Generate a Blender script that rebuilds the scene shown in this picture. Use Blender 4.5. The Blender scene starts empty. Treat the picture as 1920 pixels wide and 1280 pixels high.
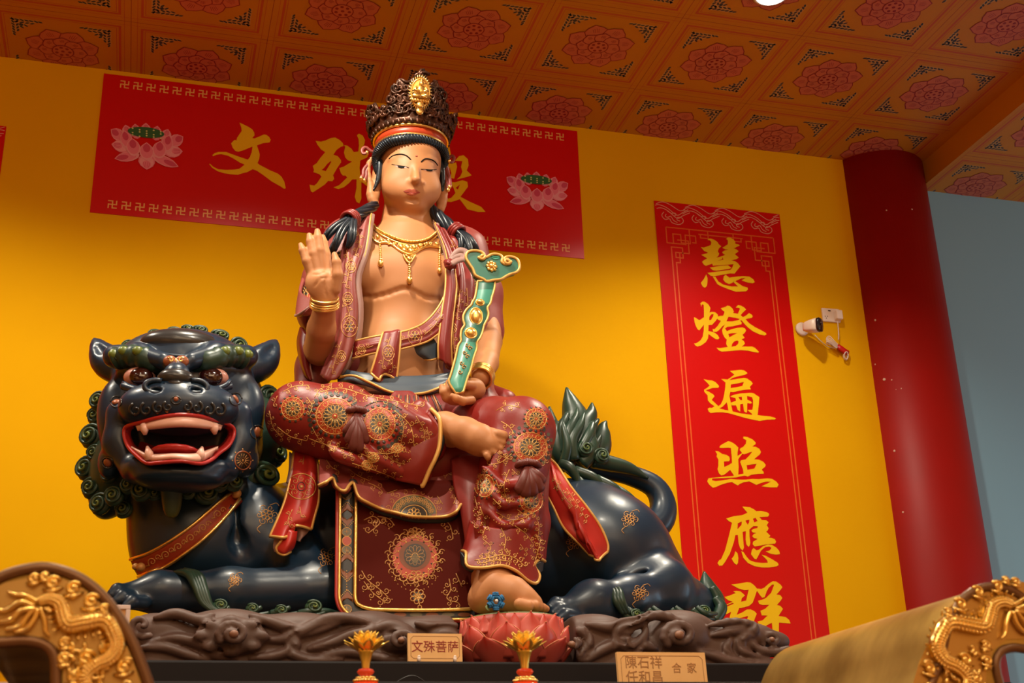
import bpy, math, random
import numpy as np
from mathutils import Vector, Matrix
from mathutils.bvhtree import BVHTree
from mathutils.geometry import tessellate_polygon
random.seed(7)
SC = bpy.context.scene
COL = SC.collection
PI = math.pi

# ------------------------------------------------------------------ camera
CAM = np.array([0.0, -5.41, 1.5])
FPX = 2374.96
_yaw, _pit, _rol = 0.28709, 0.37239, -0.03246
_fw = np.array([math.sin(_yaw)*math.cos(_pit), math.cos(_yaw)*math.cos(_pit), math.sin(_pit)])
_rt = np.array([math.cos(_yaw), -math.sin(_yaw), 0.0])
_up = np.cross(_rt, _fw)
RT = math.cos(_rol)*_rt + math.sin(_rol)*_up
UP = -math.sin(_rol)*_rt + math.cos(_rol)*_up
FW = _fw
cd = bpy.data.cameras.new('camera'); co = bpy.data.objects.new('camera', cd); COL.objects.link(co)
co.matrix_world = Matrix([[RT[i], UP[i], -FW[i], CAM[i]] for i in range(3)] + [[0, 0, 0, 1]])
cd.sensor_width = 36.0; cd.lens = FPX/1920*36.0
cd.clip_start = 0.05; cd.clip_end = 100
cd.dof.use_dof = True; cd.dof.focus_distance = 4.9; cd.dof.aperture_fstop = 5.6
SC.camera = co

# ------------------------------------------------------------------ light
SC.view_settings.view_transform = 'Standard'; SC.view_settings.look = 'None'
SC.view_settings.gamma = 1.0; SC.view_settings.exposure = 0.30
W = bpy.data.worlds.new('world'); SC.world = W; W.use_nodes = True
_n = W.node_tree.nodes; _l = W.node_tree.links
_tc = _n.new('ShaderNodeTexCoord'); _no = _n.new('ShaderNodeTexNoise'); _no.inputs['Scale'].default_value = 2.6; _no.inputs['Detail'].default_value = 1.5
_cr = _n.new('ShaderNodeValToRGB')                      # invented noise blotches for the unseen hall, giving reflections contrast
_cr.color_ramp.elements[0].position = 0.40; _cr.color_ramp.elements[0].color = (0.05, 0.018, 0.006, 1)
_cr.color_ramp.elements[1].position = 0.66; _cr.color_ramp.elements[1].color = (1.0, 0.42, 0.13, 1)
_l.new(_tc.outputs['Generated'], _no.inputs['Vector']); _l.new(_no.outputs['Fac'], _cr.inputs['Fac']); _l.new(_cr.outputs['Color'], _n['Background'].inputs[0])
_n['Background'].inputs[1].default_value = 1.0

def lamp(name, kind, loc, target, energy, color, **kw):
    l = bpy.data.lights.new(name, kind); l.energy = energy; l.color = color
    for k, v in kw.items(): setattr(l, k, v)
    o = bpy.data.objects.new(name, l); COL.objects.link(o); o.location = loc
    d = Vector(target) - Vector(loc)
    o.rotation_euler = d.to_track_quat('-Z', 'Y').to_euler()
    return o
WARM = (1.0, 0.90, 0.72)
# recessed ceiling lamps: a row over the statue (one of them is in the picture) and one further into the hall
lamp('downlight_beam', 'SPOT', (2.48, -1.26, 4.90), (2.48, -1.15, 0.0), 170, WARM, spot_size=2.28, spot_blend=0.65, shadow_soft_size=0.06)
lamp('downlight_beam', 'SPOT', (0.30, -1.95, 4.90), (0.55, -1.2, 0.0), 175, WARM, spot_size=2.28, spot_blend=0.65, shadow_soft_size=0.06)
lamp('downlight_beam', 'SPOT', (-1.30, -1.40, 4.90), (-1.2, -1.15, 0.0), 125, WARM, spot_size=2.28, spot_blend=0.65, shadow_soft_size=0.06)
lamp('downlight_beam', 'SPOT', (0.95, -3.60, 4.90), (0.95, -1.0, 1.6), 170, WARM, spot_size=1.15, spot_blend=0.7, shadow_soft_size=0.08)
lamp('hall_front_fill', 'AREA', (0.3, -7.2, 4.3), (0.9, 0, 2.4), 36, (1.0, 0.74, 0.46), shape='RECTANGLE', size=3.0, size_y=1.2)  # unseen soft fill added from the front, no actual fitting
for _x in (-2.2, -0.4, 1.4, 3.2):
    for _y in (-4.6, -6.4): lamp('hall_glint_light', 'AREA', (_x, _y, 4.90), (_x, _y, 0), 9, (1.0, 0.86, 0.62), shape='DISK', size=0.22)  # unseen discs added so the gold picks up glints
lamp('window_daylight', 'AREA', (7.3, -2.6, 2.0), (5.2, 0.0, 2.3), 40, (0.40, 0.74, 1.0), shape='RECTANGLE', size=1.4, size_y=2.4)
lamp('party_light', 'SPOT', (-1.2, -3.0, 2.2), (0.02, -1.0, 4.93), 12, (1.0, 0.1, 0.6), spot_size=0.32, spot_blend=1.0, shadow_soft_size=0.03)

# ------------------------------------------------------------------ pixel helpers (a photo pixel seen at depth plane y)
def P(px, py, y):
    d = RT*(px-960)/FPX - UP*(py-640)/FPX + FW
    return CAM + d*((y-CAM[1])/d[1])
def mpp(p): return float(np.dot(np.asarray(p)-CAM, FW))/FPX
def V(p): return Vector((float(p[0]), float(p[1]), float(p[2])))

# ------------------------------------------------------------------ materials
def mat(name, col, rough=0.5, metal=0.0, coat=0.0, bump=None, var=None, emit=None, spec=0.5, stretch=None):
    m = bpy.data.materials.new(name); m.use_nodes = True
    nt = m.node_tree; b = nt.nodes['Principled BSDF']
    b.inputs['Base Color'].default_value = (*col, 1); b.inputs['Roughness'].default_value = rough
    b.inputs['Metallic'].default_value = metal; b.inputs['Coat Weight'].default_value = coat
    b.inputs['Coat Roughness'].default_value = 0.15; b.inputs['Specular IOR Level'].default_value = spec
    if emit:
        b.inputs['Emission Color'].default_value = (*emit[0], 1); b.inputs['Emission Strength'].default_value = emit[1]
    tc = None
    if bump or var:
        tc = nt.nodes.new('ShaderNodeTexCoord')
    if var:   # (second colour, scale, contrast)
        n = nt.nodes.new('ShaderNodeTexNoise'); n.inputs['Scale'].default_value = var[1]; n.inputs['Detail'].default_value = 5
        r = nt.nodes.new('ShaderNodeValToRGB'); c = var[2]
        r.color_ramp.elements[0].position = 0.5-c; r.color_ramp.elements[1].position = 0.5+c
        r.color_ramp.elements[0].color = (*col, 1); r.color_ramp.elements[1].color = (*var[0], 1)
        src = tc.outputs['Object']
        if stretch:
            mp = nt.nodes.new('ShaderNodeMapping'); mp.inputs['Scale'].default_value = stretch; nt.links.new(src, mp.inputs['Vector']); src = mp.outputs['Vector']
        nt.links.new(src, n.inputs['Vector']); nt.links.new(n.outputs['Fac'], r.inputs['Fac'])
        nt.links.new(r.outputs['Color'], b.inputs['Base Color'])
    if bump:  # (scale, strength)
        n2 = nt.nodes.new('ShaderNodeTexNoise'); n2.inputs['Scale'].default_value = bump[0]; n2.inputs['Detail'].default_value = 4
        bp = nt.nodes.new('ShaderNodeBump'); bp.inputs['Strength'].default_value = bump[1]; bp.inputs['Distance'].default_value = 0.01
        nt.links.new(tc.outputs['Object'], n2.inputs['Vector']); nt.links.new(n2.outputs['Fac'], bp.inputs['Height'])
        nt.links.new(bp.outputs['Normal'], b.inputs['Normal'])
    return m
M = {}
M['yellow'] = mat('yellow_wall_paint', (0.82, 0.43, 0.001), 0.75, spec=.06, var=((0.76, 0.385, 0.001), 1.6, 0.25), bump=(3, 0.05))
M['blue_wall'] = mat('blue_wall_paint', (0.20, 0.40, 0.52), 0.6)
M['floor'] = mat('floor_tile', (0.30, 0.16, 0.09), 0.35)
M['ceil'] = mat('ceiling_orange', (0.56, 0.215, 0.008), 0.5, var=((0.51, 0.19, 0.007), 2.5, 0.3))
M['ceil_red'] = mat('ceiling_red_line', (0.48, 0.075, 0.02), 0.5)
M['ceil_pink'] = mat('ceiling_petal', (0.54, 0.13, 0.06), 0.5)
M['ceil_dred'] = mat('ceiling_petal_line', (0.27, 0.010, 0.015), 0.5)
M['ceil_blue'] = mat('ceiling_blue_leaf', (0.025, 0.035, 0.05), 0.5)
M['ceil_white'] = mat('ceiling_leaf_halo', (0.52, 0.28, 0.07), 0.5)
M['pillar'] = mat('pillar_red', (0.32, 0.004, 0.0025), 0.5, spec=.25, var=((0.28, 0.005, 0.003), 5, 0.3), bump=(8, 0.06))
M['speck'] = mat('chipped_paint', (0.65, 0.42, 0.35), 0.7)
M['ban_red'] = mat('banner_red', (0.62, 0.002, 0.002), 0.33, spec=0.30)
M['ban_yel'] = mat('banner_yellow', (0.86, 0.52, 0.004), 0.5, spec=.2)
M['ban_swas'] = mat('banner_border_yellow', (0.85, 0.43, 0.12), 0.4)
M['ban_orange'] = mat('banner_orange', (0.78, 0.11, 0.012), 0.4)
M['ban_pinkline'] = mat('banner_pale_line', (0.80, 0.33, 0.22), 0.4)
M['lot1'] = mat('lotus_print_pink', (0.80, 0.20, 0.30), 0.4)
M['lot2'] = mat('lotus_print_pale', (0.84, 0.34, 0.42), 0.4)
M['lot3'] = mat('lotus_print_deep', (0.60, 0.06, 0.14), 0.4)
M['lotg'] = mat('lotus_print_green', (0.025, 0.13, 0.04), 0.4)
M['lotd'] = mat('lotus_print_seed', (0.62, 0.66, 0.26), 0.4)
M['skin'] = mat('painted_skin', (0.50, 0.215, 0.085), 0.52, coat=0.0, spec=0.35)
M['lips'] = mat('painted_lips', (0.40, 0.075, 0.035), 0.5)
M['hair'] = mat('hair_blue_black', (0.010, 0.018, 0.028), 0.33)
M['white'] = mat('eye_white', (0.85, 0.75, 0.65), 0.3)
M['black'] = mat('glossy_black', (0.008, 0.007, 0.007), 0.25)
M['ink'] = mat('painted_black', (0.008, 0.006, 0.005), 0.75, spec=.15)
M['gold'] = mat('gold_leaf', (0.98, 0.66, 0.20), 0.28, metal=0.9, bump=(60, 0.15))
M['gold_paint'] = mat('gold_paint', (0.72, 0.41, 0.11), 0.40, metal=0.3)
M['gold_dull'] = mat('gold_line_dull', (0.58, 0.30, 0.09), 0.45, metal=0.25)
M['crown'] = mat('crown_bronze', (0.13, 0.045, 0.022), 0.34, metal=0.55, bump=(45, 0.3), var=((0.05, 0.03, 0.022), 30, 0.2))
M['crown_red'] = mat('crown_red', (0.42, 0.045, 0.012), 0.38)
M['robe_pink'] = mat('robe_rose', (0.21, 0.028, 0.024), 0.48, var=((0.30, 0.065, 0.052), 14, 0.25), bump=(30, 0.1))
M['robe_red'] = mat('robe_red', (0.25, 0.018, 0.014), 0.42, var=((0.19, 0.014, 0.011), 12, 0.3), bump=(30, 0.1))
M['trouser'] = mat('trouser_red', (0.26, 0.014, 0.009), 0.42, var=((0.19, 0.011, 0.008), 9, 0.3), bump=(28, 0.12))
M['med_red'] = mat('medallion_orange_red', (0.44, 0.042, 0.010), 0.42)
M['med_dark'] = mat('medallion_dark', (0.045, 0.035, 0.025), 0.45)
M['med_green'] = mat('medallion_olive', (0.12, 0.10, 0.05), 0.45)
M['tie'] = mat('knee_tie_maroon', (0.135, 0.022, 0.015), 0.5)
M['lining'] = mat('lining_mauve', (0.34, 0.19, 0.16), 0.5)
M['belt'] = mat('belt_slate', (0.06, 0.085, 0.115), 0.42)
M['dark_lining_shade'] = mat('lining_shade_dark', (0.022, 0.024, 0.03), 0.5)  # dark trouser lining, also the shadow painted under the skirt hem
M['ribbon'] = mat('ribbon_red', (0.44, 0.020, 0.013), 0.38)
M['saddle'] = mat('saddle_maroon', (0.085, 0.007, 0.003), 0.7, spec=.1)
M['saddle_blk'] = mat('saddle_border_black', (0.018, 0.016, 0.016), 0.45)
M['saddle_red'] = mat('saddle_edge_red', (0.40, 0.02, 0.014), 0.42)
M['brown_chev'] = mat('saddle_chevron', (0.22, 0.065, 0.02), 0.5)
M['jade'] = mat('scepter_green', (0.030, 0.17, 0.12), 0.35, coat=0.2)
M['jade2'] = mat('scepter_pale_green', (0.07, 0.36, 0.27), 0.35, coat=0.2)
M['lion'] = mat('lion_blue_black', (0.006, 0.024, 0.058), 0.36, coat=0.08, var=((0.009, 0.025, 0.044), 6, 0.3), bump=(16, 0.08))
M['lion_horn'] = mat('lion_dark_crown', (0.028, 0.028, 0.028), 0.28, coat=0.3)
M['mane'] = mat('mane_green', (0.022, 0.058, 0.036), 0.38, var=((0.014, 0.034, 0.024), 12, 0.3))
M['mane_y'] = mat('mane_yellow_green', (0.12, 0.16, 0.02), 0.38)
M['mouth'] = mat('mouth_red', (0.44, 0.022, 0.018), 0.35)
M['mouth_d'] = mat('mouth_dark', (0.30, 0.016, 0.012), 0.5)
M['tooth'] = mat('tooth_ivory', (0.80, 0.48, 0.38), 0.35, var=((0.72, 0.38, 0.28), 25, 0.3))
M['eye_pink'] = mat('eye_pink', (0.62, 0.30, 0.24), 0.35)
M['iris'] = mat('eye_iris', (0.025, 0.004, 0.003), 0.06, coat=0.8)
M['boss'] = mat('forehead_boss', (0.30, 0.085, 0.03), 0.35)
M['collar'] = mat('collar_red', (0.30, 0.032, 0.008), 0.40)
M['rock'] = mat('cloud_rock_brown', (0.115, 0.062, 0.046), 0.55, var=((0.085, 0.047, 0.036), 8, 0.3), bump=(22, 0.12))
M['rock_hi'] = mat('cloud_rock_core', (0.24, 0.11, 0.06), 0.5)
M['plinth'] = mat('plinth_dark', (0.010, 0.008, 0.009), 0.6, spec=.2)
M['lotus_pink'] = mat('lotus_pink', (0.50, 0.085, 0.065), 0.45, var=((0.50, 0.065, 0.05), 10, 0.3))
M['lotus_tip'] = mat('lotus_red_tip', (0.56, 0.022, 0.010), 0.45)
M['lotus_rim'] = mat('lotus_rim', (0.55, 0.17, 0.075), 0.45)
M['lotus_green'] = mat('lotus_green', (0.13, 0.17, 0.045), 0.5)
M['yarn'] = mat('blue_yarn', (0.03, 0.20, 0.46), 0.8, bump=(150, 0.6))
M['wood'] = mat('plaque_wood', (0.80, 0.46, 0.17), 0.42, var=((0.86, 0.54, 0.23), 9, 0.25))
M['wood_cut'] = mat('plaque_groove', (0.40, 0.19, 0.065), 0.6)
M['wood_red'] = mat('plaque_red_ink', (0.28, 0.012, 0.010), 0.5)
M['plastic'] = mat('white_plastic', (0.80, 0.66, 0.56), 0.35)
M['plastic_blk'] = mat('black_plastic', (0.010, 0.010, 0.014), 0.15)
M['red_wrap'] = mat('red_tape', (0.55, 0.006, 0.006), 0.4)
M['frame_w'] = mat('white_frame', (0.72, 0.60, 0.58), 0.35)
M['bronze'] = mat('censer_bronze', (0.20, 0.105, 0.048), 0.38, metal=0.6, bump=(12, 0.1))
M['brass'] = mat('censer_brass', (0.62, 0.45, 0.12), 0.40, metal=0.85, var=((0.30, 0.19, 0.04), 5, 0.16), bump=(6, 0.18), stretch=(.9, 1.5, .9))
M['gilt'] = mat('bright_gilt', (1.0, 0.74, 0.24), 0.20, metal=1.0)
M['gilt_bg'] = mat('gilt_ground', (0.62, 0.42, 0.14), 0.34, metal=0.9)
M['glow'] = mat('amber_gilt', (1.0, 0.68, 0.14), 0.20, metal=0.65)
M['lamp_red'] = mat('lamp_red_glass', (0.62, 0.035, 0.012), 0.15, emit=((1, 0.10, 0.02), 0.15))
M['lampdisc'] = mat('downlight_disc', (1, 1, 1), 0.4, emit=((1, 0.9, 0.75), 9))
M['metalw'] = mat('white_metal', (0.8, 0.78, 0.74), 0.3)
M['wire'] = mat('black_wire', (0.012, 0.012, 0.012), 0.4)
# curl material: green rim to yellow-green heart (a colour of the paint itself, stored per vertex)
def vmat(name, rough):
    m = bpy.data.materials.new(name); m.use_nodes = True
    b = m.node_tree.nodes['Principled BSDF']; a = m.node_tree.nodes.new('ShaderNodeVertexColor'); a.layer_name = 'paint'
    m.node_tree.links.new(a.outputs['Color'], b.inputs['Base Color']); b.inputs['Roughness'].default_value = rough
    return m
M['paint'] = vmat('two_tone_paint', 0.38)

# ------------------------------------------------------------------ scene tree helpers
def link(o, parent=None):
    COL.objects.link(o)
    if parent: o.parent = parent; o.matrix_parent_inverse = parent.matrix_world.inverted() if False else Matrix.Translation(-parent.location)
    return o
def thing(name, label, cat, loc, group=None):
    o = bpy.data.objects.new(name, None); COL.objects.link(o); o.location = V(loc); o.empty_display_size = 0.1
    o['label'] = label; o['category'] = cat
    if group: o['group'] = group
    return o
def tag(o, label, cat, group=None):
    o['label'] = label; o['category'] = cat
    if group: o['group'] = group
    return o
def structure(o): o['kind'] = 'structure'; return o

class MB:
    """collects polygons and links them as one mesh object"""
    def __init__(s): s.v = []; s.f = []; s.m = []; s.c = []; s.col = None
    def add(s, vs, fs, mi=0):
        o = len(s.v); s.v += [tuple(map(float, p)) for p in vs]; s.f += [tuple(i+o for i in f) for f in fs]; s.m += [mi]*len(fs)
        if s.col is not None: s.c += [s.col]*len(vs)
    def build(s, name, mats, parent=None, smooth=True, bevel=0):
        me = bpy.data.meshes.new(name); me.from_pydata(s.v, [], s.f)
        for m in (mats if isinstance(mats, (list, tuple)) else [mats]): me.materials.append(M[m] if isinstance(m, str) else m)
        me.polygons.foreach_set('material_index', s.m); me.polygons.foreach_set('use_smooth', [smooth]*len(s.f))
        if s.c:
            a = me.color_attributes.new('paint', 'FLOAT_COLOR', 'POINT')
            a.data.foreach_set('color', [x for c in s.c for x in (*c, 1.0)])
        me.update()
        o = bpy.data.objects.new(name, me); link(o, parent)
        if bevel:
            b = o.modifiers.new('bevel', 'BEVEL'); b.width = bevel; b.segments = 2; b.limit_method = 'ANGLE'
        return o
    def box(s, x0, x1, y0, y1, z0, z1, mi=0):
        s.add([(x0,y0,z0),(x1,y0,z0),(x1,y1,z0),(x0,y1,z0),(x0,y0,z1),(x1,y0,z1),(x1,y1,z1),(x0,y1,z1)],
              [(0,3,2,1),(4,5,6,7),(0,1,5,4),(1,2,6,5),(2,3,7,6),(3,0,4,7)], mi)
    def tube(s, pts, rad, seg=6, mi=0, closed=False, flat=1.0, nrm=None, cols=None):
        pts = [np.asarray(p, float) for p in pts]; n = len(pts)
        if n < 2: return
        rad = rad if hasattr(rad, '__len__') else [rad]*n
        rings = []; prev = None
        for i in range(n):
            a = pts[(i-1) % n] if closed or i > 0 else pts[i]; b = pts[(i+1) % n] if closed or i < n-1 else pts[i]
            t = b-a; L = np.linalg.norm(t); t = t/L if L > 1e-9 else np.array([0, 0, 1.0])
            if nrm is not None:
                u = np.asarray(nrm[i] if hasattr(nrm[0], '__len__') else nrm, float)
            elif prev is None:
                u = np.array([0, -1.0, 0.0]) if abs(t[1]) < .9 else np.array([1.0, 0, 0])
            else: u = prev
            u = u - t*np.dot(u, t); u /= (np.linalg.norm(u)+1e-12); prev = u
            w = np.cross(t, u)
            rings.append([pts[i] + rad[i]*(math.cos(2*PI*k/seg)*u*flat + math.sin(2*PI*k/seg)*w) for k in range(seg)])
        vs = [p for r in rings for p in r]; fs = []
        m = n if closed else n-1
        for i in range(m):
            for k in range(seg):
                a = i*seg+k; b = i*seg+(k+1) % seg; j = (i+1) % n
                fs.append((a, b, j*seg+(k+1) % seg, j*seg+k))
        if not closed:
            fs.append(tuple(range(seg))[::-1]); fs.append(tuple((n-1)*seg+k for k in range(seg)))
        if cols is not None:
            s.c += [tuple(cols[i]) for i in range(n) for k in range(seg)]
            sv, s.col = s.col, None; s.add(vs, fs, mi); s.col = sv
        else: s.add(vs, fs, mi)
    def ball(s, c, r, mi=0, nu=10, nv=7, ax=None):
        c = np.asarray(c, float); r = np.array(r if hasattr(r, '__len__') else [r]*3, float)
        A = np.eye(3) if ax is None else np.array(ax)
        vs = [c+A@(r*np.array([0, 0, 1.0]))]; fs = []
        for j in range(1, nv):
            t = PI*j/nv
            for i in range(nu):
                f = 2*PI*i/nu; vs.append(c+A@(r*np.array([math.sin(t)*math.cos(f), math.sin(t)*math.sin(f), math.cos(t)])))
        vs.append(c+A@(r*np.array([0, 0, -1.0])))
        for i in range(nu):
            fs.append((0, 1+i, 1+(i+1) % nu)); e = len(vs)-1; b = 1+(nv-2)*nu
            fs.append((e, b+(i+1) % nu, b+i))
        for j in range(nv-2):
            for i in range(nu):
                a = 1+j*nu+i; b = 1+j*nu+(i+1) % nu; fs.append((a, a+nu, b+nu, b))
        s.add(vs, fs, mi)
    def poly(s, loops, fn, mi=0):
        """flat polygon with holes; loops are 2D, fn maps (u,v) to a 3D point"""
        l3 = [[Vector((p[0], p[1], 0)) for p in l] for l in loops]
        flat = [p for l in loops for p in l]
        tris = tessellate_polygon(l3)
        s.add([fn(*p) for p in flat], [tuple(t) for t in tris], mi)
    def prism(s, loops, fn, back, mi=0, mi_side=None):
        """polygon with thickness: fn front, back = offset vector"""
        back = np.asarray(back, float)
        l3 = [[Vector((p[0], p[1], 0)) for p in l] for l in loops]; flat = [p for l in loops for p in l]
        tris = [tuple(t) for t in tessellate_polygon(l3)]
        fr = [np.asarray(fn(*p), float) for p in flat]
        s.add(fr, tris, mi); s.add([p+back for p in fr], [t[::-1] for t in tris], mi)
        o = 0
        for l in loops:
            n = len(l); f = [fr[o+i] for i in range(n)]
            s.add(f+[p+back for p in f], [(i, (i+1) % n, n+(i+1) % n, n+i) for i in range(n)], mi if mi_side is None else mi_side); o += n
    def lathe(s, c, prof, seg=24, mi=0, ax=None, caps=True):
        c = np.asarray(c, float); A = np.eye(3) if ax is None else np.array(ax)
        vs = [c+A@np.array([r*math.cos(2*PI*k/seg), r*math.sin(2*PI*k/seg), z]) for r, z in prof for k in range(seg)]
        fs = [(i*seg+k, i*seg+(k+1) % seg, (i+1)*seg+(k+1) % seg, (i+1)*seg+k) for i in range(len(prof)-1) for k in range(seg)]
        if caps: fs += [tuple(range(seg))[::-1], tuple((len(prof)-1)*seg+k for k in range(seg))]
        s.add(vs, fs, mi)

def crom(pts, n, closed=False):
    """Catmull-Rom resample of a list of n-D points"""
    p = [np.asarray(q, float) for q in pts]; m = len(p)
    if m == 2: return [p[0]+(p[1]-p[0])*t for t in np.linspace(0, 1, n)]
    out = []
    seg = m if closed else m-1
    for t in np.linspace(0, seg, n, endpoint=not closed):
        i = min(int(t), seg-1); f = t-i
        if closed: a, b, c, d = p[(i-1) % m], p[i], p[(i+1) % m], p[(i+2) % m]
        else: a, b, c, d = p[max(i-1, 0)] if i > 0 else 2*p[0]-p[1], p[i], p[i+1], p[i+2] if i+2 < m else 2*p[m-1]-p[m-2]
        out.append(0.5*((2*b)+(c-a)*f+(2*a-5*b+4*c-d)*f*f+(3*b-a-3*c+d)*f**3))
    return out

# ------------------------------------------------------------------ implicit sculpting
class Sdf:
    def __init__(s): s.p = []
    def _add(s, f, lo, hi, k, op): s.p.append((f, np.asarray(lo, float), np.asarray(hi, float), k, op))
    def ell(s, c, r, k=.01, op='+', R=None):
        c = np.asarray(c, float); r = np.asarray(r if hasattr(r, '__len__') else [r]*3, float)
        A = None if R is None else np.asarray(R, float)      # rows: local axes
        rm = r.max() if A is not None else r
        def f(q):
            d = q-c
            if A is not None: d = d@A.T.astype(np.float32)
            a = d/r.astype(np.float32); k0 = np.sqrt((a*a).sum(-1)); b = a/r.astype(np.float32); k1 = np.sqrt((b*b).sum(-1))
            return k0*(k0-1)/np.maximum(k1, 1e-6)
        s._add(f, c-rm, c+rm, k, op)
    def cap(s, a, b, ra, rb, k=.01, op='+'):
        a = np.asarray(a, float); b = np.asarray(b, float); ba = b-a; L = float(ba@ba)+1e-12
        def f(q):
            d = q-a.astype(np.float32); t = np.clip((d@ba.astype(np.float32))/L, 0, 1)
            return np.sqrt(((d-t[..., None]*ba.astype(np.float32))**2).sum(-1))-(ra+(rb-ra)*t)
        m = max(ra, rb); s._add(f, np.minimum(a, b)-m, np.maximum(a, b)+m, k, op)
    # px versions: positions (px,py,y), radii in px at that depth
    def E(s, px, py, y, rx, ry, rz, k=6, op='+', R=None):
        p = P(px, py, y); m = mpp(p); s.ell(p, (rx*m, ry*m, rz*m), k*m, op, R)
    def C(s, pts, k=6, op='+', n=0):
        """chain of (px,py,y,r)"""
        if n: pts = crom(pts, n)
        q = []
        for px, py, y, r in pts:
            p = P(px, py, y); q.append((p, r*mpp(p)))
        kk = k*mpp(q[0][0])
        for i in range(len(q)-1): s.cap(q[i][0], q[i+1][0], q[i][1], q[i+1][1], kk if i == 0 else max(kk, min(q[i][1], q[i+1][1])*.3), op)
    def mesh(s, h, nb=20):
        blocks = set()
        for f, lo, hi, k, op in s.p:
            if op != '+': continue
            a = np.floor((lo-k-2*h)/(h*nb)).astype(int); b = np.floor((hi+k+2*h)/(h*nb)).astype(int)
            for i in range(a[0], b[0]+1):
                for j in range(a[1], b[1]+1):
                    for l in range(a[2], b[2]+1): blocks.add((i, j, l))
        VI = []; VP = []; Q = []
        OFF = 1 << 20; SH = 1 << 21
        ar = np.arange(-1, nb+1)
        gi = np.stack(np.meshgrid(ar, ar, ar, indexing='ij'), -1).astype(np.float32)
        corners = [(i, j, l) for i in (0, 1) for j in (0, 1) for l in (0, 1)]
        edges = [(a, b) for a in range(8) for b in range(a+1, 8) if sum(x != y for x, y in zip(corners[a], corners[b])) == 1]
        for bl in blocks:
            base = np.array(bl)*nb; lo = (base-1)*h; hi = (base+nb)*h
            act = [p for p in s.p if np.all(p[1]-p[3]-2*h <= hi) and np.all(p[2]+p[3]+2*h >= lo)]
            if not any(p[4] == '+' for p in act): continue
            q = ((gi+base)*h).astype(np.float32)
            F = np.full(q.shape[:3], 1.0, np.float32)
            for f, l_, h_, k, op in act:
                d = f(q).astype(np.float32)
                if op == '+':
                    e = np.maximum(k-np.abs(F-d), 0)/max(k, 1e-6); F = np.minimum(F, d)-e*e*k*.25
                else:
                    e = np.maximum(k-np.abs(F+d), 0)/max(k, 1e-6); F = np.maximum(F, -d)+e*e*k*.25
            ins = F < 0
            if ins.all() or not ins.any(): continue
            n = nb+1
            cv = np.stack([F[i:i+n, j:j+n, l:l+n] for i, j, l in corners]); ci = cv < 0
            mix = ci.any(0) & ~ci.all(0)
            idx = np.argwhere(mix)
            c8 = cv[:, mix]                                    # 8 x m
            acc = np.zeros((idx.shape[0], 3), np.float32); cnt = np.zeros(idx.shape[0], np.float32)
            for a, b in edges:
                x = (c8[a] < 0) != (c8[b] < 0); t = np.where(x, c8[a]/np.where(x, c8[a]-c8[b], 1), 0)
                pa = np.array(corners[a], np.float32); pb = np.array(corners[b], np.float32)
                acc += np.where(x[:, None], pa+t[:, None]*(pb-pa), 0); cnt += x
            pos = (acc/cnt[:, None]+idx+base-1)*h
            gid = idx+base-1+OFF
            key = lambda g: (g[:, 0].astype(np.int64)*SH+g[:, 1])*SH+g[:, 2]
            VI.append(key(gid)); VP.append(pos)
            for ax in range(3):
                o1, o2 = [(1, 2), (2, 0), (0, 1)][ax]
                A = ins[1:1+nb, 1:1+nb, 1:1+nb]
                sl = [slice(1, 1+nb)]*3; sl[ax] = slice(2, 2+nb); B = ins[tuple(sl)]
                e = np.argwhere(A != B)
                if not len(e): continue
                c = e+base+OFF; sgn = A[tuple(e.T)]
                u = np.zeros(3, int); u[o1] = 1; w = np.zeros(3, int); w[o2] = 1
                qd = np.stack([key(c-u-w), key(c-w), key(c), key(c-u)], 1)
                qd[~sgn] = qd[~sgn][:, ::-1]; Q.append(qd)
        VI = np.concatenate(VI); VP = np.concatenate(VP); Q = np.concatenate(Q)
        ids, first = np.unique(VI, return_index=True); VP = VP[first]
        j = np.searchsorted(ids, Q); j = np.clip(j, 0, len(ids)-1); ok = (ids[j] == Q).all(1); j = j[ok]
        return VP, j
    def build(s, name, h, material, parent=None):
        v, q = s.mesh(h); return np_mesh(name, v, q, material, parent)
def np_mesh(name, v, q, material, parent=None):
    me = bpy.data.meshes.new(name)
    me.vertices.add(len(v)); me.vertices.foreach_set('co', np.ascontiguousarray(v, np.float32).ravel())
    me.loops.add(q.size); me.loops.foreach_set('vertex_index', q.ravel().astype(np.int32))
    me.polygons.add(len(q)); me.polygons.foreach_set('loop_start', np.arange(0, q.size, 4, dtype=np.int32))
    me.polygons.foreach_set('use_smooth', np.ones(len(q), bool))
    for m in (material if isinstance(material, (list, tuple)) else [material]): me.materials.append(M[m])
    me.update(calc_edges=True); me.validate()
    o = bpy.data.objects.new(name, me); link(o, parent)
    return o
BV = {}
def bvh(*objs):
    vs = []; fs = []
    for o in objs:
        n = len(vs); w = o.matrix_world
        if o.parent: w = Matrix.Translation(o.parent.location) @ o.matrix_parent_inverse if False else Matrix.Identity(4)
        vs += [tuple(x.co) for x in o.data.vertices]; fs += [tuple(i+n for i in p.vertices) for p in o.data.polygons]
    return BVHTree.FromPolygons(vs, fs)
CV = Vector(CAM)
def hit(tree, px, py):
    d = V(RT*(px-960)/FPX - UP*(py-640)/FPX + FW).normalized()
    l, n, i, t = tree.ray_cast(CV, d)
    if l is None: return None, None
    if n.dot(d) > 0: n = -n
    return np.array(l), np.array(n)

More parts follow.
